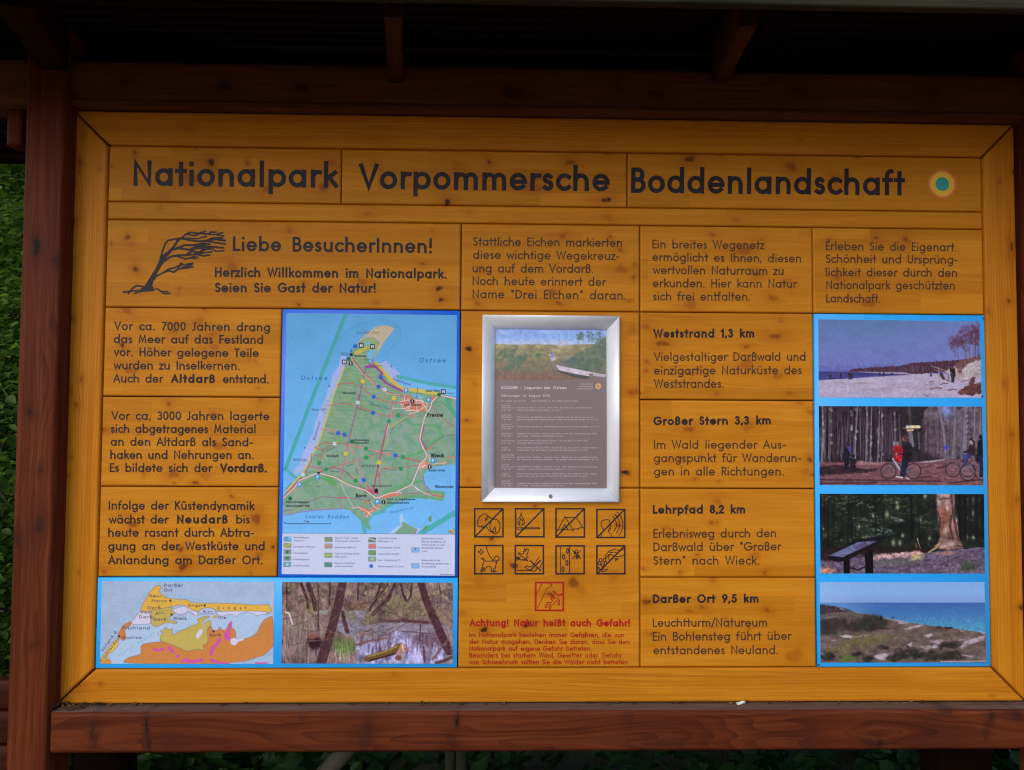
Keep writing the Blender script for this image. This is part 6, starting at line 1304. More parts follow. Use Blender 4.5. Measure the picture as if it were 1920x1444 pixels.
text_panel(XI0, C1, R6, R5, 'left panel on coastal change: Infolge der Küstendynamik', [('Infolge der Küstendynamik', 204, 955.7, 477, 956.3, 16.5, NB), ('wächst der', 204, 981.8, 316, 981.8, 16.5, NB), ('Neudarß', 332, 981.8, 427, 981.8, 16.5, BLD), ('bis', 443, 981.8, 468, 981.8, 16.5, NB), ('heute rasant durch Abtra-', 203, 1006.5, 476, 1006.5, 16.5, NB), ('gung an der Westküste und', 203, 1031.8, 496, 1031.8, 16.5, NB), ('Anlandung am Darßer Ort.', 203, 1058, 492, 1058, 16.5, NB)],
  [(248, 983, 6, .8), (480, 973, 9, .8), (339, 1030, 6, .9), (343, 1063, 6, .9), (484, 1041, 6, .5), (512, 1026, 3, 1.0), (195, 1072, 4, .6), (434, 931, 3, .7), (470, 1075, 4, .4)], 21)
text_panel(C3, C4, R4, R3, 'right text panel headed Weststrand 1,3 km', [('Weststrand 1,3 km', 1225, 633.5, 1414, 633, 16.5, BLD), ('Vielgestaltiger Darßwald und', 1226, 677.3, 1510, 676.7, 16.5, NB), ('einzigartige Naturküste des', 1226, 702.7, 1503, 702, 16.5, NB), ('Weststrandes.', 1226, 727.3, 1356, 727.3, 16.5, NB)],
  [(1210, 613, 5, .6), (1236, 644, 5, .8), (1247, 644, 5, .8), (1212, 678, 4, .7), (1211, 695, 4, .6), (1455, 631, 5, .8), (1400, 683, 8, .5), (1458, 706, 8, .5), (1399, 650, 3, .7), (1343, 738, 4, .4), (1480, 737, 4, .5), (1464, 602, 4, .4), (1190+10, 737, 4, .7), (1297, 700, 5, .3)], 22)
text_panel(C3, C4, R5, R4, 'right text panel headed Großer Stern 3,3 km', [('Großer Stern 3,3 km', 1225, 797.5, 1445, 796, 16.5, BLD), ('Im Wald liegender Aus-', 1226, 841.7, 1473, 841.5, 16.5, NB), ('gangspunkt für Wanderun-', 1226, 866.7, 1502, 866.5, 16.5, NB), ('gen in alle Richtungen.', 1226, 891.7, 1469, 891.7, 16.5, NB)],
  [(1293, 805, 8, .7), (1402, 800, 10, .4), (1520, 773, 6, .5), (1518, 862, 5, .9), (1524, 890, 4, .8), (1275, 860, 4, .5), (1312, 856, 3, .5), (1303, 898, 3, .6), (1347, 903, 2, .6), (1510, 885, 8, .3), (1500, 756, 4, .4)], 23)
text_panel(C3, C4, R6, R5, 'right text panel headed Lehrpfad 8,2 km', [('Lehrpfad 8,2 km', 1224, 963.5, 1397, 963, 16.5, BLD), ('Erlebnisweg durch den', 1225, 1008.6, 1455, 1007.6, 16.5, NB), ('Darßwald über "Großer', 1225, 1033.7, 1465, 1032.2, 16.5, NB), ('Stern" nach Wieck.', 1225, 1059, 1423, 1058.7, 16.5, NB)],
  [(1250, 990, 7, .4), (1334, 980, 3, .7), (1344, 980, 3, .6), (1415, 1043, 9, .4), (1308, 1040, 3, .8), (1434, 1074, 4, .6), (1276, 1073, 4, .6), (1206, 1067, 2, .8), (1345, 940, 6, .4)], 24)
text_panel(C3, C4, B1, R6, 'right text panel headed Darßer Ort 9,5 km', [('Darßer Ort 9,5 km', 1224, 1131, 1422, 1130, 16.5, BLD), ('Leuchtturm/Natureum', 1224, 1175.5, 1438, 1175, 16.5, NB), ('Ein Bohlensteg führt über', 1224, 1201.4, 1484, 1200, 16.5, NB), ('entstandenes Neuland.', 1225, 1227, 1458, 1226.5, 16.5, NB)],
  [(1212, 1129, 5, .9), (1316, 1139, 5, .6), (1438, 1144, 4, .8), (1337, 1087, 8, .4), (1490, 1230, 12, .5), (1360, 1160, 4, .4), (1404, 1178, 3, .5), (1222, 1189, 3, .8), (1292, 1146, 3, .5)], 25)
panel('backing_panel', C2, C3, R5, R3, 'middle panel that carries the silver poster frame', [(879, 654, 5, 1.0), (1187, 736, 6, .7), (875, 788, 2, .9), (1174, 886, 7, 1.1), (890, 720, 5, .3), (1185, 620, 8, .3), (880, 900, 6, .3)], 26)
pb = panel('symbol_panel', C2, C3, B1, R5, 'middle panel with eight black rule symbols and a red warning text', [(1003, 949, 3, .8), (922, 1010, 4, .9), (964, 1061, 6, 1.0), (1075, 1093, 12, .8), (908, 1181, 6, 1.0), (989, 1171, 8, 1.0), (1031, 1114, 4, .9), (1090, 1106, 10, .3), (1160, 985, 3, .9), (1098, 1190, 4, .5), (900, 975, 5, .3), (866, 1150, 7, .4), (1150, 1080, 14, .25), (890, 1085, 14, .25)], 27)
lettering([('Achtung! Natur heißt auch Gefahr!', 880.5, 1174.5, 1181, 1174.7, 14, .26)], INKR, pb, 'heading')
lettering([('Im Nationalpark bestehen immer Gefahren, die von', 880, 1194.7, 1170, 1194.9, 9.2, .165), ('der Natur ausgehen. Denken Sie daran, dass Sie den', 880, 1207.5, 1180, 1207.7, 9.2, .165), ('Nationalpark auf eigene Gefahr betreten.', 880, 1220.2, 1109, 1220.2, 9.2, .165), ('Besonders bei starkem Wind, Gewitter oder Gefahr', 880, 1233, 1166, 1233, 9.2, .165), ('von Schneebruch sollten Sie die Wälder nicht betreten.', 880, 1245.7, 1179, 1245.7, 9.2, .165)], INKR, pb)
K9 = 1444/150
L1, L2 = (880, 940, K9), (1030, 940, K9)
def ell(cx, cy, rx, ry, a0=0, a1=360, rot=0, n=18):
    o = []
    for (x, y) in arc(0, 0, rx, ry, a0, a1, n):
        c, s = math.cos(math.radians(rot)), math.sin(math.radians(rot)); o.append((cx+x*c-y*s, cy+x*s+y*c))
    return o
def pict(label, tr, box, strokes, mat=None, wb=27):
    x0, y0, x1, y1 = box
    st = [(pc(tr, [(x0, y0), (x1, y0), (x1, y1), (x0, y1), (x0, y0)]), wb/tr[2])]
    for w, pts in strokes: st.append((pc(tr, pts), w/tr[2]))
    o = stroke_mesh('pictogram', st, mat or INKB, pb)
    o['label'] = label
t_ = 14; D_ = 25
pict('crossed out tin can and waste symbol', L1, (97, 135, 607, 640), [(D_, [(105, 635), (600, 140)]), (t_, ell(462, 450, 92, 132)), (t_, [(450, 325), (385, 295), (345, 265), (330, 268), (280, 335), (290, 352), (360, 285)]), (t_, [(330, 268), (300, 232), (250, 228), (190, 270), (150, 350), (145, 400), (160, 450), (195, 460)]), (t_, [(195, 460), (240, 440), (310, 460), (340, 510), (400, 560)]), (t_, [(195, 460), (260, 470), (300, 460)]), (t_, [(460, 460), (415, 540), (440, 555), (475, 550), (470, 490), (460, 460)])])
pict('crossed out flame and match symbol', L1, (835, 135, 1345, 640), [(D_, [(845, 635), (1335, 140)]), (t_, [(935, 200), (945, 270), (980, 330), (995, 380), (980, 420), (940, 430), (890, 425), (870, 385), (880, 330), (915, 280), (935, 200)]), (t_, [(930, 310), (965, 370), (960, 420)]), (t_, [(930, 310), (905, 370), (905, 420)]), (t_, ell(905, 488, 38, 24)), (t_, [(940, 478), (1268, 478), (1268, 497), (940, 499)])])
pict('crossed out tent symbol', L2, (120, 135, 632, 645), [(D_, [(130, 635), (622, 142)]), (t_, [(150, 520), (285, 280), (435, 535)]), (t_, [(280, 265), (290, 292), (370, 296), (470, 285), (490, 265)]), (t_, [(480, 285), (600, 470), (620, 485)]), (t_, [(140, 525), (150, 515), (420, 517)]), (t_, [(220, 515), (280, 415), (335, 515)]), (t_, [(420, 505), (500, 495), (520, 512), (530, 485), (600, 470)]), (t_, [(140, 540), (155, 510)])])
pict('crossed out shouting head symbol', L2, (858, 147, 1362, 653), [(D_, [(868, 645), (1352, 152)]), (t_, [(930, 640), (945, 570), (985, 520), (940, 460), (930, 400), (950, 355), (1010, 330), (1080, 335), (1090, 380), (1110, 430), (1105, 450), (1078, 485), (1100, 490), (1095, 520), (1060, 525), (1060, 545), (1110, 590), (1135, 640)]), (t_, ell(1040, 420, 170, 170, -38, 42)), (t_, ell(1030, 420, 235, 235, -48, 40)), (t_, ell(1030, 420, 295, 295, -46, 40)), (t_, [(1145, 270), (1185, 315)]), (t_, [(1180, 232), (1225, 275)]), (t_, [(1220, 190), (1265, 235)])])
pict('dog on a lead symbol', L1, (97, 798, 605, 1308), [(t_, [(300, 810), (325, 900), (370, 990), (420, 1055)]), (t_, [(160, 900), (205, 895), (205, 865), (255, 915), (210, 960), (205, 930), (165, 930), (160, 900)]), (t_, [(420, 1080), (290, 1080), (275, 1045), (250, 1020), (215, 1030), (235, 1045), (255, 1060), (265, 1085), (240, 1150), (235, 1190), (210, 1240), (205, 1275), (235, 1275), (235, 1230), (270, 1190), (260, 1240), (255, 1255), (285, 1255), (280, 1220), (330, 1170), (390, 1180), (400, 1275), (425, 1275), (430, 1200), (440, 1270), (485, 1272), (460, 1250), (475, 1160), (490, 1110)]), (t_, [(440, 1055), (455, 1010), (485, 985), (515, 990), (545, 1040), (530, 1060), (500, 1065), (490, 1100)]), (t_, [(415, 1060), (430, 1080), (490, 1108), (500, 1085), (440, 1052)])])
pict('nesting bird and crossed out foot symbol', L1, (830, 798, 1336, 1308), [(t_, [(880, 940), (900, 930), (950, 955), (975, 950), (985, 880), (1000, 855), (1020, 870), (1005, 900), (1000, 915), (1030, 870), (1050, 855), (1065, 870), (1055, 930), (1035, 970), (1060, 1020), (1010, 1030), (940, 990), (900, 950), (880, 940)]), (26, [(850, 1030), (910, 1020)]), (14, [(850, 1060), (910, 1045)]), (12, [(870, 980), (890, 1010)]), (12, [(845, 1005), (920, 1060)]), (t_, [(905, 1050), (960, 1060), (1030, 1065), (1060, 1080), (1040, 1050), (960, 1050)]), (t_, [(1245, 1015), (1210, 1085), (1130, 1170), (1070, 1185), (1040, 1160), (1010, 1170), (1010, 1190), (1050, 1225), (1130, 1255), (1190, 1260), (1220, 1210), (1270, 1200), (1320, 1105)]), (24, [(1100, 1075), (1280, 1245)]), (24, [(1280, 1070), (1100, 1245)]), (t_, [(875, 1250), (960, 1245), (1120, 1255)])])
pict('footprints between path edges symbol', L2, (120, 804, 628, 1308), [(t_, [(198, 812), (198, 1300)]), (t_+2, [(365, 812), (365, 1300)]), (t_+3, ell(328, 895, 17, 44, rot=4)), (t_+3, ell(258, 1000, 19, 44, rot=-8)), (t_+3, ell(318, 1112, 18, 44)), (t_+3, ell(246, 1230, 19, 44)), (t_, [(415, 885), (565, 1035)]), (t_, [(570, 885), (415, 1035)]), (t_, ell(485, 905, 26, 32, rot=30)), (26, [(455, 940), (470, 920)]), (t_, ell(510, 1000, 22, 40, rot=40)), (18, [(490, 1015), (505, 1000)])])
pict('crossed out hand picking a flower symbol', L2, (858, 804, 1362, 1308), [(D_, [(868, 1300), (1352, 812)]), (t_, [(1345, 870), (1260, 890), (1180, 870), (1110, 885), (1060, 910), (1110, 925), (1180, 915), (1210, 930)]), (t_, [(1060, 920), (1020, 970), (1005, 1030), (1025, 1030), (1050, 985), (1085, 955), (1120, 955), (1150, 985)]), (t_, [(1345, 965), (1290, 995), (1210, 1000), (1190, 980)]), (20, [(1180, 1040), (1235, 1045)]), (16, [(1190, 1080), (1225, 1030)]), (t_, [(1090, 960), (1065, 1010), (1085, 1060)])]+[(t_, ell(960+58*math.cos(k*1.257+.3), 1105+52*math.sin(k*1.257+.3), 26, 30, n=12)) for k in range(5)]+[(16, [(960, 1180), (1010, 1170)]), (16, [(985, 1150), (975, 1200)]), (t_, [(930, 1250), (980, 1225), (1055, 1225), (1000, 1265), (940, 1270)]), (t_, [(870, 1180), (900, 1200), (930, 1240), (880, 1230), (870, 1180)])])
KR = 1540/80
pict('red warning symbol of a falling figure under a branch', (990, 1080, KR), (276, 237, 1272, 1243), [(26, [(500, 280), (310, 650)]), (26, [(780, 290), (850, 300), (850, 360), (740, 400), (660, 480), (580, 660), (340, 1150)]), (30, [(890, 555), (1000, 660), (1090, 710), (1230, 690)]), (30, [(930, 545), (1040, 640), (1110, 665), (1240, 640)]), (24, [(880, 800), (900, 700), (930, 690), (960, 750), (965, 805), (900, 800), (930, 740)]), (26, [(870, 700), (830, 830), (890, 870), (830, 960), (680, 960), (615, 1130), (650, 1150), (710, 1010), (820, 1020), (770, 1080), (770, 1225)]), (26, [(815, 1225), (820, 1110), (1040, 880), (1100, 920), (1095, 1040), (1140, 1030), (1145, 890), (1040, 780)]), (50, [(1180, 680), (1240, 680)])], INKR, 62)
# backing behind all the panels
BACK = plain_mat('bare_backing_wood', (0.16, 0.08, 0.03), .7, noise=.3)
def slab(name, x0, x1, y0, y1, z0, z1, mat, parent):
    V = [(x, y, z) for x in (x0, x1) for y in (y0, y1) for z in (z0, z1)]
    return link(name, mesh_np(name, V, [(0, 1, 3, 2), (4, 6, 7, 5), (0, 4, 5, 1), (2, 3, 7, 6), (0, 2, 6, 4), (1, 5, 7, 3)]), mat, parent)
slab('back_panel', XO0+.01, XO1-.01, 0.031, 0.049, 0.01, T0-.01, BACK, board)

# ------------------------------------------------------------------ printed signs set into the board
BLUE = plain_mat('blue_sign_lacquer', (0.010, 0.125, 0.72), .4, noise=.04)
CYAN = plain_mat('sky_blue_sign_lacquer', (0.018, 0.385, 0.95), .4, noise=.04)
def sign_plate(name, x0, x1, z0, z1, mat, parent, part='plate'):
    V, Q = [], []
    c = .0012; yf, yb = -0.001, 0.026
    for (i, y) in ((0, yb), (0, yf+c), (c, yf)):
        V += [(x0+i, y, z0+i), (x1-i, y, z0+i), (x1-i, y, z1-i), (x0+i, y, z1-i)]
    for l in (0, 4):
        for k in range(4): Q.append((l+k, l+(k+1) % 4, l+4+(k+1) % 4, l+4+k))
    Q += [(8, 9, 10, 11), (3, 2, 1, 0)]
    return link(part, mesh_np(part, V, Q), mat, parent)
mapsign = empty('area_map_sign', (C1, 0, R6), 'tall map of a green peninsula in blue sea with white key and dark blue border', 'map sign')
sign_plate('plate', C1+g, C2-g, R6+g, R3-g, BLUE, mapsign)
paint_areamap().build('printed_map', mapsign, INK, -0.0014, 1.06)  # map colours lightened a little to offset weaker light higher up
low = empty('picture_sign', (XI0, 0, B1), 'bright blue low sign with a yellow and orange land map beside a swamp photograph', 'picture sign', 'bright blue picture signs')
sign_plate('plate', XI0+g, C2-g, B1+g, R6-g, CYAN, low)
o = paint_geomap().build('printed_map', low, INK, -0.0014); o['label'] = 'printed map of the land in yellow, khaki and orange'
o = paint_swamp().build('photograph', low, INK, -0.0014); o['label'] = 'photograph of leaning trunks in a swamp'
strip = empty('picture_sign', (C4, 0, B1), 'tall bright blue sign at the right edge with four landscape photographs one above another', 'picture sign', 'bright blue picture signs')
sign_plate('plate', C4+g, XI1-g, B1+g, R3-g, CYAN, strip)
for fn, lab, gn in ((paint_beach, 'photograph of a beach with bare trees on a dune', 1.14), (paint_cyclists, 'photograph of cyclists in a bare forest', 1.12), (paint_trail, 'photograph of a reading desk and an old trunk in a wood', 1.05), (paint_coast, 'photograph of dunes and blue sea from above', 1.0)):  # upper photographs lightened in colour to offset the weaker light there
    o = fn().build('photograph', strip, INK, -0.0014, gn); o['label'] = lab

PIN = plain_mat('dark_pin_head', (.02, .016, .015), .4)
for (u_, v_) in ((1842.5, 597.5), (1840, 743.5), (1534, 1246)):
    disc('pin', u_, v_, 1.7, PIN, strip, .0035)
# ------------------------------------------------------------------ snap frame with the poster
ALU = plain_mat('satin_aluminium', (0.80, 0.81, 0.88), .36, metal=.15, noise=.03)
pf = empty('poster_frame', (float(at(1032, 940)[0]), 0, float(at(1032, 940)[2])), 'silver aluminium snap frame holding a brown poster on the middle panel', 'poster frame')
ox0, ox1, oz0, oz1 = fitq((904, 590.5), (1161, 594), (1160, 941), (903, 941), 0)
ix0, ix1, iz0, iz1 = fitq((928.5, 617), (1136.5, 619), (1138.5, 915.5), (927.5, 914.5), 0)
prof = [(0.0, 0.0), (0.0, .009), (.04, .0115), (.15, .0132), (.32, .0142), (.52, .0138), (.72, .0118), (.88, .0085), (.97, .0050), (1.0, .0030), (1.0, 0.0)]
oc = [(ox0, oz1), (ox1, oz1), (ox1, oz0), (ox0, oz0)]; ic = [(ix0, iz1), (ix1, iz1), (ix1, iz0), (ix0, iz0)]
for k in range(4):
    V, Q = [], []
    for (a, b) in ((oc[k], ic[k]), (oc[(k+1) % 4], ic[(k+1) % 4])):
        e = .0003*(1 if a == oc[k] else -1)
        dx = (oc[(k+1) % 4][0]-oc[k][0]); dz = (oc[(k+1) % 4][1]-oc[k][1]); L = math.hypot(dx, dz)
        for (t, h) in prof: V.append((a[0]+(b[0]-a[0])*t+dx/L*e, -h, a[1]+(b[1]-a[1])*t+dz/L*e))
    n = len(prof)
    Q = [(i, n+i, n+i+1, i+1) for i in range(n-1)]
    o = link('frame_rail', mesh_np('frame_rail', V, Q, [(0, i, i+1) for i in range(1, n-1)]+[(n, n+i+1, n+i) for i in range(1, n-1)]), ALU, pf)
paint_poster().build('poster', pf, INK_GLAZED, -0.0022, 1.1)  # poster colours lightened to offset weaker light
slab('frame_back', ix0-.004, ix1+.004, -.0019, -.0004, iz0-.004, iz1+.004, plain_mat('white_plastic', (.6, .6, .6), .5), pf)
b = bmesh.new()
sp = at(1032.5, 931, -0.014)
bmesh.ops.create_cone(b, cap_ends=True, segments=20, radius1=.0048, radius2=.0036, depth=.002, matrix=Matrix.Translation((sp[0], -.0146, sp[2])) @ Matrix.Rotation(math.radians(90), 4, 'X'))
bmesh.ops.create_cube(b, size=1, matrix=Matrix.Translation((sp[0], -.0157, sp[2])) @ Matrix.Diagonal((.006, .0004, .0012, 1)))
me = bpy.data.meshes.new('screw'); b.to_mesh(me); b.free()
link('screw', me, plain_mat('dull_steel', (.25, .24, .22), .4, metal=.8), pf)
# ------------------------------------------------------------------ ground, plants and bits behind the shelter
def leaf_mat(name, dark, light, trans=0.35):
    m, nt, b = nodes(name)
    h = N(nt)
    t = h.attr('leaf_tone').outputs['Fac']
    c = h.mix(t, dark, light)
    nt.links.new(c, b.inputs['Base Color'])
    b.inputs['Roughness'].default_value = .45
    b.inputs['Specular IOR Level'].default_value = .15
    tr = h.new('ShaderNodeBsdfTranslucent')
    nt.links.new(h.mix(.5, c, (light[0]*1.5, light[1]*1.6, light[2]), 'MIX'), tr.inputs[0])
    mx = h.new('ShaderNodeMixShader'); mx.inputs[0].default_value = trans
    nt.links.new(b.outputs[0], mx.inputs[1]); nt.links.new(tr.outputs[0], mx.inputs[2])
    nt.links.new(mx.outputs[0], nt.nodes['Material Output'].inputs[0])
    return m
LEAF = leaf_mat('beech_leaf', (0.018, 0.048, 0.008), (0.14, 0.25, 0.030))
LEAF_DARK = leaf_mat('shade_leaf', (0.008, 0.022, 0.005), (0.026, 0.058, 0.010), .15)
BARK = plain_mat('tree_bark', (0.075, 0.062, 0.050), .85, noise=.5, nscale=30)

def leaves(name, pts, size, seed, mat, parent=None, droop=.3):
    """one small folded blade per point"""
    rng = np.random.RandomState(seed)
    P = np.asarray(pts, float); n = len(P)
    th = rng.rand(n)*2*np.pi
    d = np.stack([np.cos(th), np.sin(th), rng.normal(-droop, .35, n)], 1); d /= np.linalg.norm(d, axis=1)[:, None]
    up = np.stack([rng.normal(0, .45, n), rng.normal(-.25, .45, n), np.ones(n)], 1)
    s = np.cross(d, up); s /= np.linalg.norm(s, axis=1)[:, None]
    nn = np.cross(s, d)
    L = size*(.6+.8*rng.rand(n))[:, None]
    wd = L*(.28+.1*rng.rand(n))[:, None]
    fold = wd*(.25+.3*rng.rand(n))[:, None]
    rows = [P-d*L*.5, P-d*L*.12+s*wd+nn*fold, P+d*L*.22+s*wd*.75+nn*fold*.8, P+d*L*.5-nn*fold*.3, P+d*L*.22-s*wd*.75+nn*fold*.8, P-d*L*.12-s*wd+nn*fold]
    V = np.stack(rows, 1).reshape(-1, 3)
    b = np.arange(n)*6
    Q = np.concatenate([np.stack([b, b+1, b+2, b+3], 1), np.stack([b, b+3, b+4, b+5], 1)])
    me = mesh_np(name, V, Q)
    t = np.clip(rng.rand(n)**2*.6+rng.rand(n)**6*.8, 0, 1)
    a = me.attributes.new('leaf_tone', 'FLOAT', 'FACE'); a.data.foreach_set('value', np.concatenate([t, t]).astype(np.float32))
    return link(name, me, mat, parent)

def tube(name, paths, mat, parent=None, n=8):
    """tapering round limbs: paths = list of [(point, radius), ...]"""
    V, Q = [], []
    for pth in paths:
        b = len(V)
        for i, (p, r) in enumerate(pth):
            p = np.array(p, float)
            q0 = np.array(pth[max(0, i-1)][0], float); q1 = np.array(pth[min(len(pth)-1, i+1)][0], float)
            d = q1-q0; d /= np.linalg.norm(d)+1e-9
            s = np.cross(d, [.31, .92, .21]); s /= np.linalg.norm(s); u = np.cross(s, d)
            for k in range(n):
                a = 2*math.pi*k/n; V.append(p+(s*math.cos(a)+u*math.sin(a))*r)
        for i in range(len(pth)-1):
            for k in range(n): Q.append((b+i*n+k, b+i*n+(k+1) % n, b+(i+1)*n+(k+1) % n, b+(i+1)*n+k))
        e = b+(len(pth)-1)*n
        if n == 8: Q += [(e, e+1, e+2, e+3), (e, e+3, e+4, e+7), (e+4, e+5, e+6, e+7), (b+3, b+2, b+1, b), (b+7, b+4, b+3, b), (b+7, b+6, b+5, b+4)]
    return link(name, mesh_np(name, V, Q, smooth=True), mat, parent)

# ground: one sheet to the horizon, finer near the shelter
gm, gnt, gb = nodes('forest_floor')
gh = N(gnt)
gc = gh.new('ShaderNodeTexCoord').outputs['Object']
n1 = gh.noise(gc, 3.0, 6.0, .65); n2 = gh.noise(gc, 42.0, 4.0, .6)
gcol = gh.mix(gh.rng(n1, .4, .6, 0, 1), (0.030, 0.021, 0.012), (0.018, 0.030, 0.009))
gcol = gh.mix(gh.rng(n2, .45, .7, 0, .7), gcol, (0.055, 0.034, 0.018))
gnt.links.new(gcol, gb.inputs['Base Color']); gb.inputs['Roughness'].default_value = .95
def spaced(a, n): t = np.linspace(-1, 1, n); return np.sign(t)*(np.abs(t)**3)*a+t*6
gx, gy = np.meshgrid(spaced(150, 90), spaced(150, 90))
gz = GROUND-.012*value_noise(gx*1.7+50, gy*1.7+50, 4)-.05*value_noise(gx*.3+20, gy*.3+20, 8)*(np.abs(gy) > 1.2)
idx = np.arange(90*90).reshape(90, 90)
ground = link('ground', mesh_np('ground', np.stack([gx, gy, gz], -1).reshape(-1, 3), np.stack([idx[:-1, :-1], idx[:-1, 1:], idx[1:, 1:], idx[1:, :-1]], -1).reshape(-1, 4), smooth=True), gm)
tag(ground, 'brown forest floor with leaf litter and moss', None, None, 'structure')

pm, pnt, pb_ = nodes('added_bounce_path')  # unseen path, added so its brown surface bounces warm light under the roof
ph_ = N(pnt); pc0 = ph_.new('ShaderNodeTexCoord').outputs['Object']
pnt.links.new(ph_.mix(ph_.rng(ph_.noise(pc0, 6.0, 6.0, .65), .35, .65, 0, 1), (0.26, 0.150, 0.075), (0.17, 0.09, 0.042)), pb_.inputs['Base Color']); pb_.inputs['Roughness'].default_value = .95
px_, py_ = np.meshgrid(np.linspace(-30, 30, 60), np.linspace(-7, -.75, 16))
ye = py_+.18*np.sin(px_*.8)*(py_ > -1)+.3*np.sin(px_*.31)*(py_ < -6.5)
ii = np.arange(960).reshape(16, 60)
path = link('path', mesh_np('path', np.stack([px_, ye, np.full(px_.shape, GROUND+.004)], -1).reshape(-1, 3), np.stack([ii[:-1, :-1], ii[:-1, 1:], ii[1:, 1:], ii[1:, :-1]], -1).reshape(-1, 4)), pm)
tag(path, 'unseen brown leaf covered path added before the shelter to bounce light up', None, None, 'structure')

R0 = np.random.RandomState(5)
# low plants under and behind the board: nobody could count them
pts = []
for i in range(820):
    cx, cy = R0.uniform(-4.5, 8.5), R0.uniform(.35, 3.6)
    hgt = R0.uniform(.12, .5)
    for k in range(int(R0.uniform(14, 34))):
        pts.append((cx+R0.normal(0, .11), cy+R0.normal(0, .11), GROUND+hgt*R0.rand()**.6))
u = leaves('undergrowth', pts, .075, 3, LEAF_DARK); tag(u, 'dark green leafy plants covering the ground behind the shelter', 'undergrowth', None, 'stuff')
gpts = np.stack([R0.uniform(-3.2, 3.2, 2600), R0.uniform(.3, 3.4, 2600), np.full(2600, GROUND+.01)], 1)
V, Q = [], []
for (x, y, z) in gpts:
    a = R0.rand()*6.28; h = R0.uniform(.08, .34); l = R0.uniform(-.10, .10); w2 = .0022; b0 = len(V)
    ca, sa = math.cos(a), math.sin(a)
    for t in (0, .5, 1):
        px, py, pz = x+ca*l*t*t, y+sa*l*t*t, z+h*t*(1-.15*t)
        V += [(px-sa*w2*(1-t*.8), py+ca*w2*(1-t*.8), pz), (px+sa*w2*(1-t*.8), py-ca*w2*(1-t*.8), pz)]
    Q += [(b0, b0+1, b0+3, b0+2), (b0+2, b0+3, b0+5, b0+4)]
me = mesh_np('grass', V, Q)
a = me.attributes.new('leaf_tone', 'FLOAT', 'FACE'); a.data.foreach_set('value', R0.rand(len(Q)).astype(np.float32))
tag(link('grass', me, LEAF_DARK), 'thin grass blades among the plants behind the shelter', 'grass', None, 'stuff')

# saplings and bushes left of the shelter
def bush(name, x, y, hgt, rad, n, size, seed, label, cat, group, mat=LEAF, low=.08):
    r = np.random.RandomState(seed)
    root = empty(name, (x, y, GROUND), label, cat, group)
    stems, tips = [], []
    for k in range(9):
        a = r.rand()*6.28; rr = rad*r.uniform(.2, .95); h = hgt*r.uniform(.55, 1.0)
        p0 = np.array([x+r.normal(0, .04), y+r.normal(0, .04), GROUND-.03]); p2 = np.array([x+math.cos(a)*rr, y+math.sin(a)*rr, GROUND+h]); p1 = (p0+p2)/2+np.array([r.normal(0, .08), r.normal(0, .08), .12])
        stems.append([(p0, .016*hgt/2), (p1, .011*hgt/2), (p2, .003)])
        tips += [p1, p2, (p1+p2)/2, p0*.45+p1*.55]
        for j in range(4):
            t = r.uniform(.3, 1); q = p0*(1-t)+p2*t; e = q+np.array([r.normal(0, rad*.4), r.normal(0, rad*.4), r.normal(.05, hgt*.1)])
            stems.append([(q, .006), (e, .002)]); tips.append(e)
    tube('stem', stems, BARK, root)
    c = np.array(tips)[r.randint(len(tips), size=n//14)]+r.normal(0, 1, (n//14, 3))*np.array([rad*.3, rad*.3, hgt*.10])
    pts = np.repeat(c, 14, 0)+r.normal(0, 1, (len(c)*14, 3))*np.array([.10, .10, .05])
    pts[:, 2] = np.maximum(pts[:, 2], GROUND+low)
    leaves('foliage', pts, size, seed+1, mat, root)
    return root
bush('bush', -1.95, 1.15, 1.5, .38, 7000, .040, 11, 'leafy green bush close behind the left post of the shelter', 'bush', 'bushes left of the shelter')
bush('bush', -2.75, 2.35, 2.6, .60, 12000, .046, 12, 'tall dense green bush behind the one by the left post', 'bush', 'bushes left of the shelter')
bush('bush', -4.0, 3.6, 3.4, .95, 15000, .054, 13, 'biggest green bush farthest back on the left', 'bush', 'bushes left of the shelter')
bush('bush', -3.3, 1.75, 2.0, .5, 9500, .043, 15, 'dense green bush just left of the one by the left post', 'bush', 'bushes left of the shelter')
bush('bush', -5.4, 3.4, 3.3, .9, 13000, .054, 16, 'wide green bush at the far left edge', 'bush', 'bushes left of the shelter')
bush('bush', -5.2, 5.6, 4.6, 1.2, 18000, .062, 17, 'tallest green bush between the beech trunks on the left', 'bush', 'bushes left of the shelter')
bush('bush', 1.72, .9, .62, .28, 900, .06, 14, 'low dark green bush under the right end of the rail', 'bush', None, LEAF_DARK)

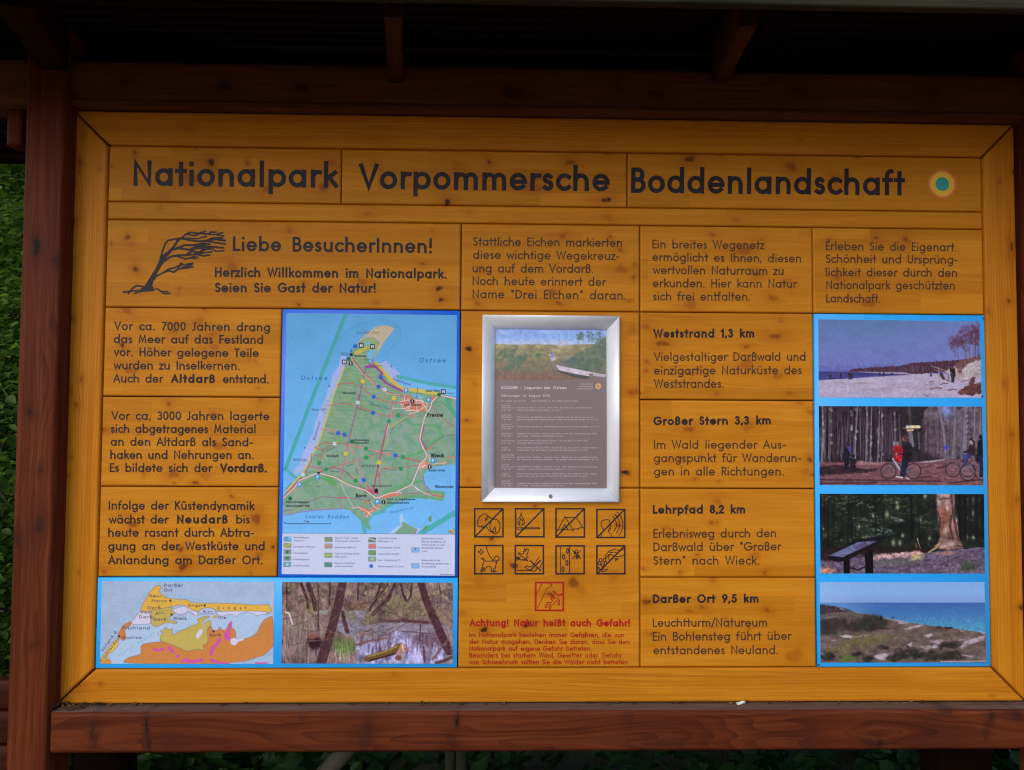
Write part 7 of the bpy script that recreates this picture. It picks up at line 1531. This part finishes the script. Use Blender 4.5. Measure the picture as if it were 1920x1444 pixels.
def tree(x, y, hgt, r0, crown, n, seed, label):
    r = np.random.RandomState(seed)
    root = empty('beech_tree', (x, y, GROUND), label, 'tree', 'trees behind the shelter')
    lx, ly = r.normal(0, .03, 2)*hgt
    path = [((x+lx*t*t, y+ly*t*t, GROUND-.05+hgt*t), r0*(1-.78*t)*(1.25 if t == 0 else 1)) for t in (0, .04, .15, .3, .5, .7, .9, 1)]
    limbs, cs = [], []
    for k in range(26):
        t = r.uniform(.2, .98); p = np.array([x+lx*t*t, y+ly*t*t, GROUND+hgt*t]); a = r.rand()*6.28; l = crown*r.uniform(.5, 1.05)*(1.15-t*.55)
        m = p+np.array([math.cos(a)*l*.5, math.sin(a)*l*.5, l*.22]); e = p+np.array([math.cos(a)*l, math.sin(a)*l, l*.15])
        limbs.append([(p, r0*.3*(1.1-t)), (m, r0*.18*(1.1-t)), (e, .006)])
        for q in (m*.5+e*.5, e, m*.25+e*.75): cs.append(q)
    tube('trunk', [path], BARK, root); tube('limb', limbs, BARK, root)
    cs = np.array(cs)
    c = cs[r.randint(len(cs), size=n//12)]+r.normal(0, 1, (n//12, 3))*np.array([.5, .5, .28])
    leaves('crown', np.repeat(c, 12, 0)+r.normal(0, 1, (n//12*12, 3))*np.array([.26, .26, .10]), .15, seed+1, LEAF, root)
tree(-5.6, 5.2, 9, .13, 2.6, 7000, 21, 'slim beech tree nearest behind the bushes on the left')
tree(-8.2, 8.0, 12, .2, 3.4, 8000, 22, 'taller beech tree farther back on the left')
tree(-3.2, 9.5, 12, .2, 3.2, 6000, 23, 'beech tree straight behind the left half of the board')
tree(3.6, 8.5, 12, .2, 3.2, 6000, 24, 'beech tree behind the right half of the board')
tree(-12.5, 11.5, 13, .22, 3.8, 7000, 25, 'beech tree farthest back at the left edge')

tree(1.0, 4.4, 8, .11, 2.8, 9000, 26, 'slim unseen beech tree added for shade close behind the middle of the board')  # hidden by the board; added so its crown shades the ground behind
tree(-1.4, 6.0, 9, .13, 3.0, 9000, 27, 'unseen beech tree added for shade behind the board left of the slim one')  # second hidden tree, added to darken the same ground
tree(-7.0, 10.5, 12, .2, 3.6, 9000, 28, 'beech tree behind the tallest bush on the left')
tree(-9.8, 7.2, 10, .16, 3.2, 9000, 29, 'beech tree standing farthest out to the left')

tree(6.8, 5.4, 10, .15, 2.8, 7000, 30, 'beech tree nearest on the right behind the shelter')
tree(10.5, 7.5, 12, .2, 3.4, 7000, 31, 'beech tree farthest right behind the shelter')
fx = R0.uniform(-28, 46, 26000)
fp = np.stack([fx, R0.uniform(15, 21, 26000)-np.clip(fx-10, 0, 40)*.35, GROUND+R0.rand(26000)**.9*10], 1)
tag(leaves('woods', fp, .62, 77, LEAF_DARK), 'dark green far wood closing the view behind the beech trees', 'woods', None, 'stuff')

# two poles seen under the rail
PEEL = plain_mat('peeled_grey_wood', (0.075, 0.060, 0.040), .8, noise=.35, nscale=25)
a, b = at(655, 1400, .45), at(610, 1450, .45)
d = (b-a)/np.linalg.norm(b-a)
a0 = a-d*.22; b0_ = a+d*((GROUND-a[2])/d[2])
o = tube('leaning_branch', [[(b0_, .030), (b0_*.6+a0*.4, .027), (a0, .022)]], PEEL); tag(o, 'pale peeled branch leaning under the middle of the rail', 'branch')
MOSS = plain_mat('mossy_wood', (0.020, 0.018, 0.006), .9, noise=.5, nscale=22)
c = at(855, 1420, .55)
st = empty('wooden_stake', (float(c[0]), .55, GROUND), 'mossy split wooden stake standing behind the rail', 'stake')
for sgn in (-1, 1):
    V, Q = [], []
    for (z, k) in ((GROUND-.05, 1.0), (GROUND+.3, 1.0), (float(at(855, 1404, .55)[2])+.08, .97)):
        for (x, y) in ((sgn*.0016, -.034), (sgn*.024*k, -.034), (sgn*.030*k, -.026), (sgn*.030*k, .03), (sgn*.0016, .03)): V.append((c[0]+x-.004*(z-GROUND)*(sgn < 0), .55+y, z))
    for i in range(2):
        for k in range(5): Q.append((i*5+k, i*5+(k+1) % 5, i*5+5+(k+1) % 5, i*5+5+k))
    Q += [(10, 11, 12, 13)]
    link('half', mesh_np('half', V, Q, [(10, 13, 14)]), MOSS, st)
# dead stuff on the rail and at the frame edge
LIT = leaf_mat('withered_leaf', (0.045, 0.020, 0.010), (0.20, 0.095, 0.035), .15)
pts = [(R0.uniform(-1.09, 1.1), R0.uniform(-.012, -.006), R0.uniform(-.002, .003)) for _ in range(70)]
pts += [(R0.uniform(-1.115, -1.03), R0.uniform(-.04, -.006), R0.uniform(-.002, .006)) for _ in range(70)]
pts += [(-1.106+R0.uniform(-.006, .004), R0.uniform(-.012, -.002), R0.uniform(.02, 1.1)) for _ in range(40)]
o = leaves('debris', pts, .0085, 8, LIT); tag(o, 'dry leaf bits and cobweb dirt along the rail and left frame edge', 'debris', None, 'stuff')
for (u_, v_, s_, lab) in ((183, 1321, .022, 'curled brown dead leaf on the left end of the rail'),):
    p = at(u_, v_, -.012); p[2] = .004
    o = leaves('dead_leaf', [p], s_*1.7, 31, LIT, droop=0); tag(o, lab, 'dead leaf')
b = bmesh.new()
bmesh.ops.create_icosphere(b, subdivisions=3, radius=1)
pc_ = at(1390, 1319.5, -.010)
for v in b.verts:
    k = 1+.35*math.sin(v.co.x*5+1)*math.cos(v.co.z*6)+.2*math.sin(v.co.y*9)
    v.co = Vector((pc_[0]+v.co.x*.0095*k*(1-.3*math.sin(v.co.x*3)), -.011+v.co.y*.0035*k, .0008+v.co.z*.0026*k+.0015*math.sin(v.co.x*3)))
me = bpy.data.meshes.new('lichen_flake'); b.to_mesh(me); b.free(); me.polygons.foreach_set('use_smooth', np.ones(len(me.polygons), bool))
o = link('lichen_flake', me, plain_mat('pale_lichen', (.62, .68, .55), .9, noise=.2, nscale=200)); tag(o, 'small pale greenish white flake lying on the rail', 'lichen flake')
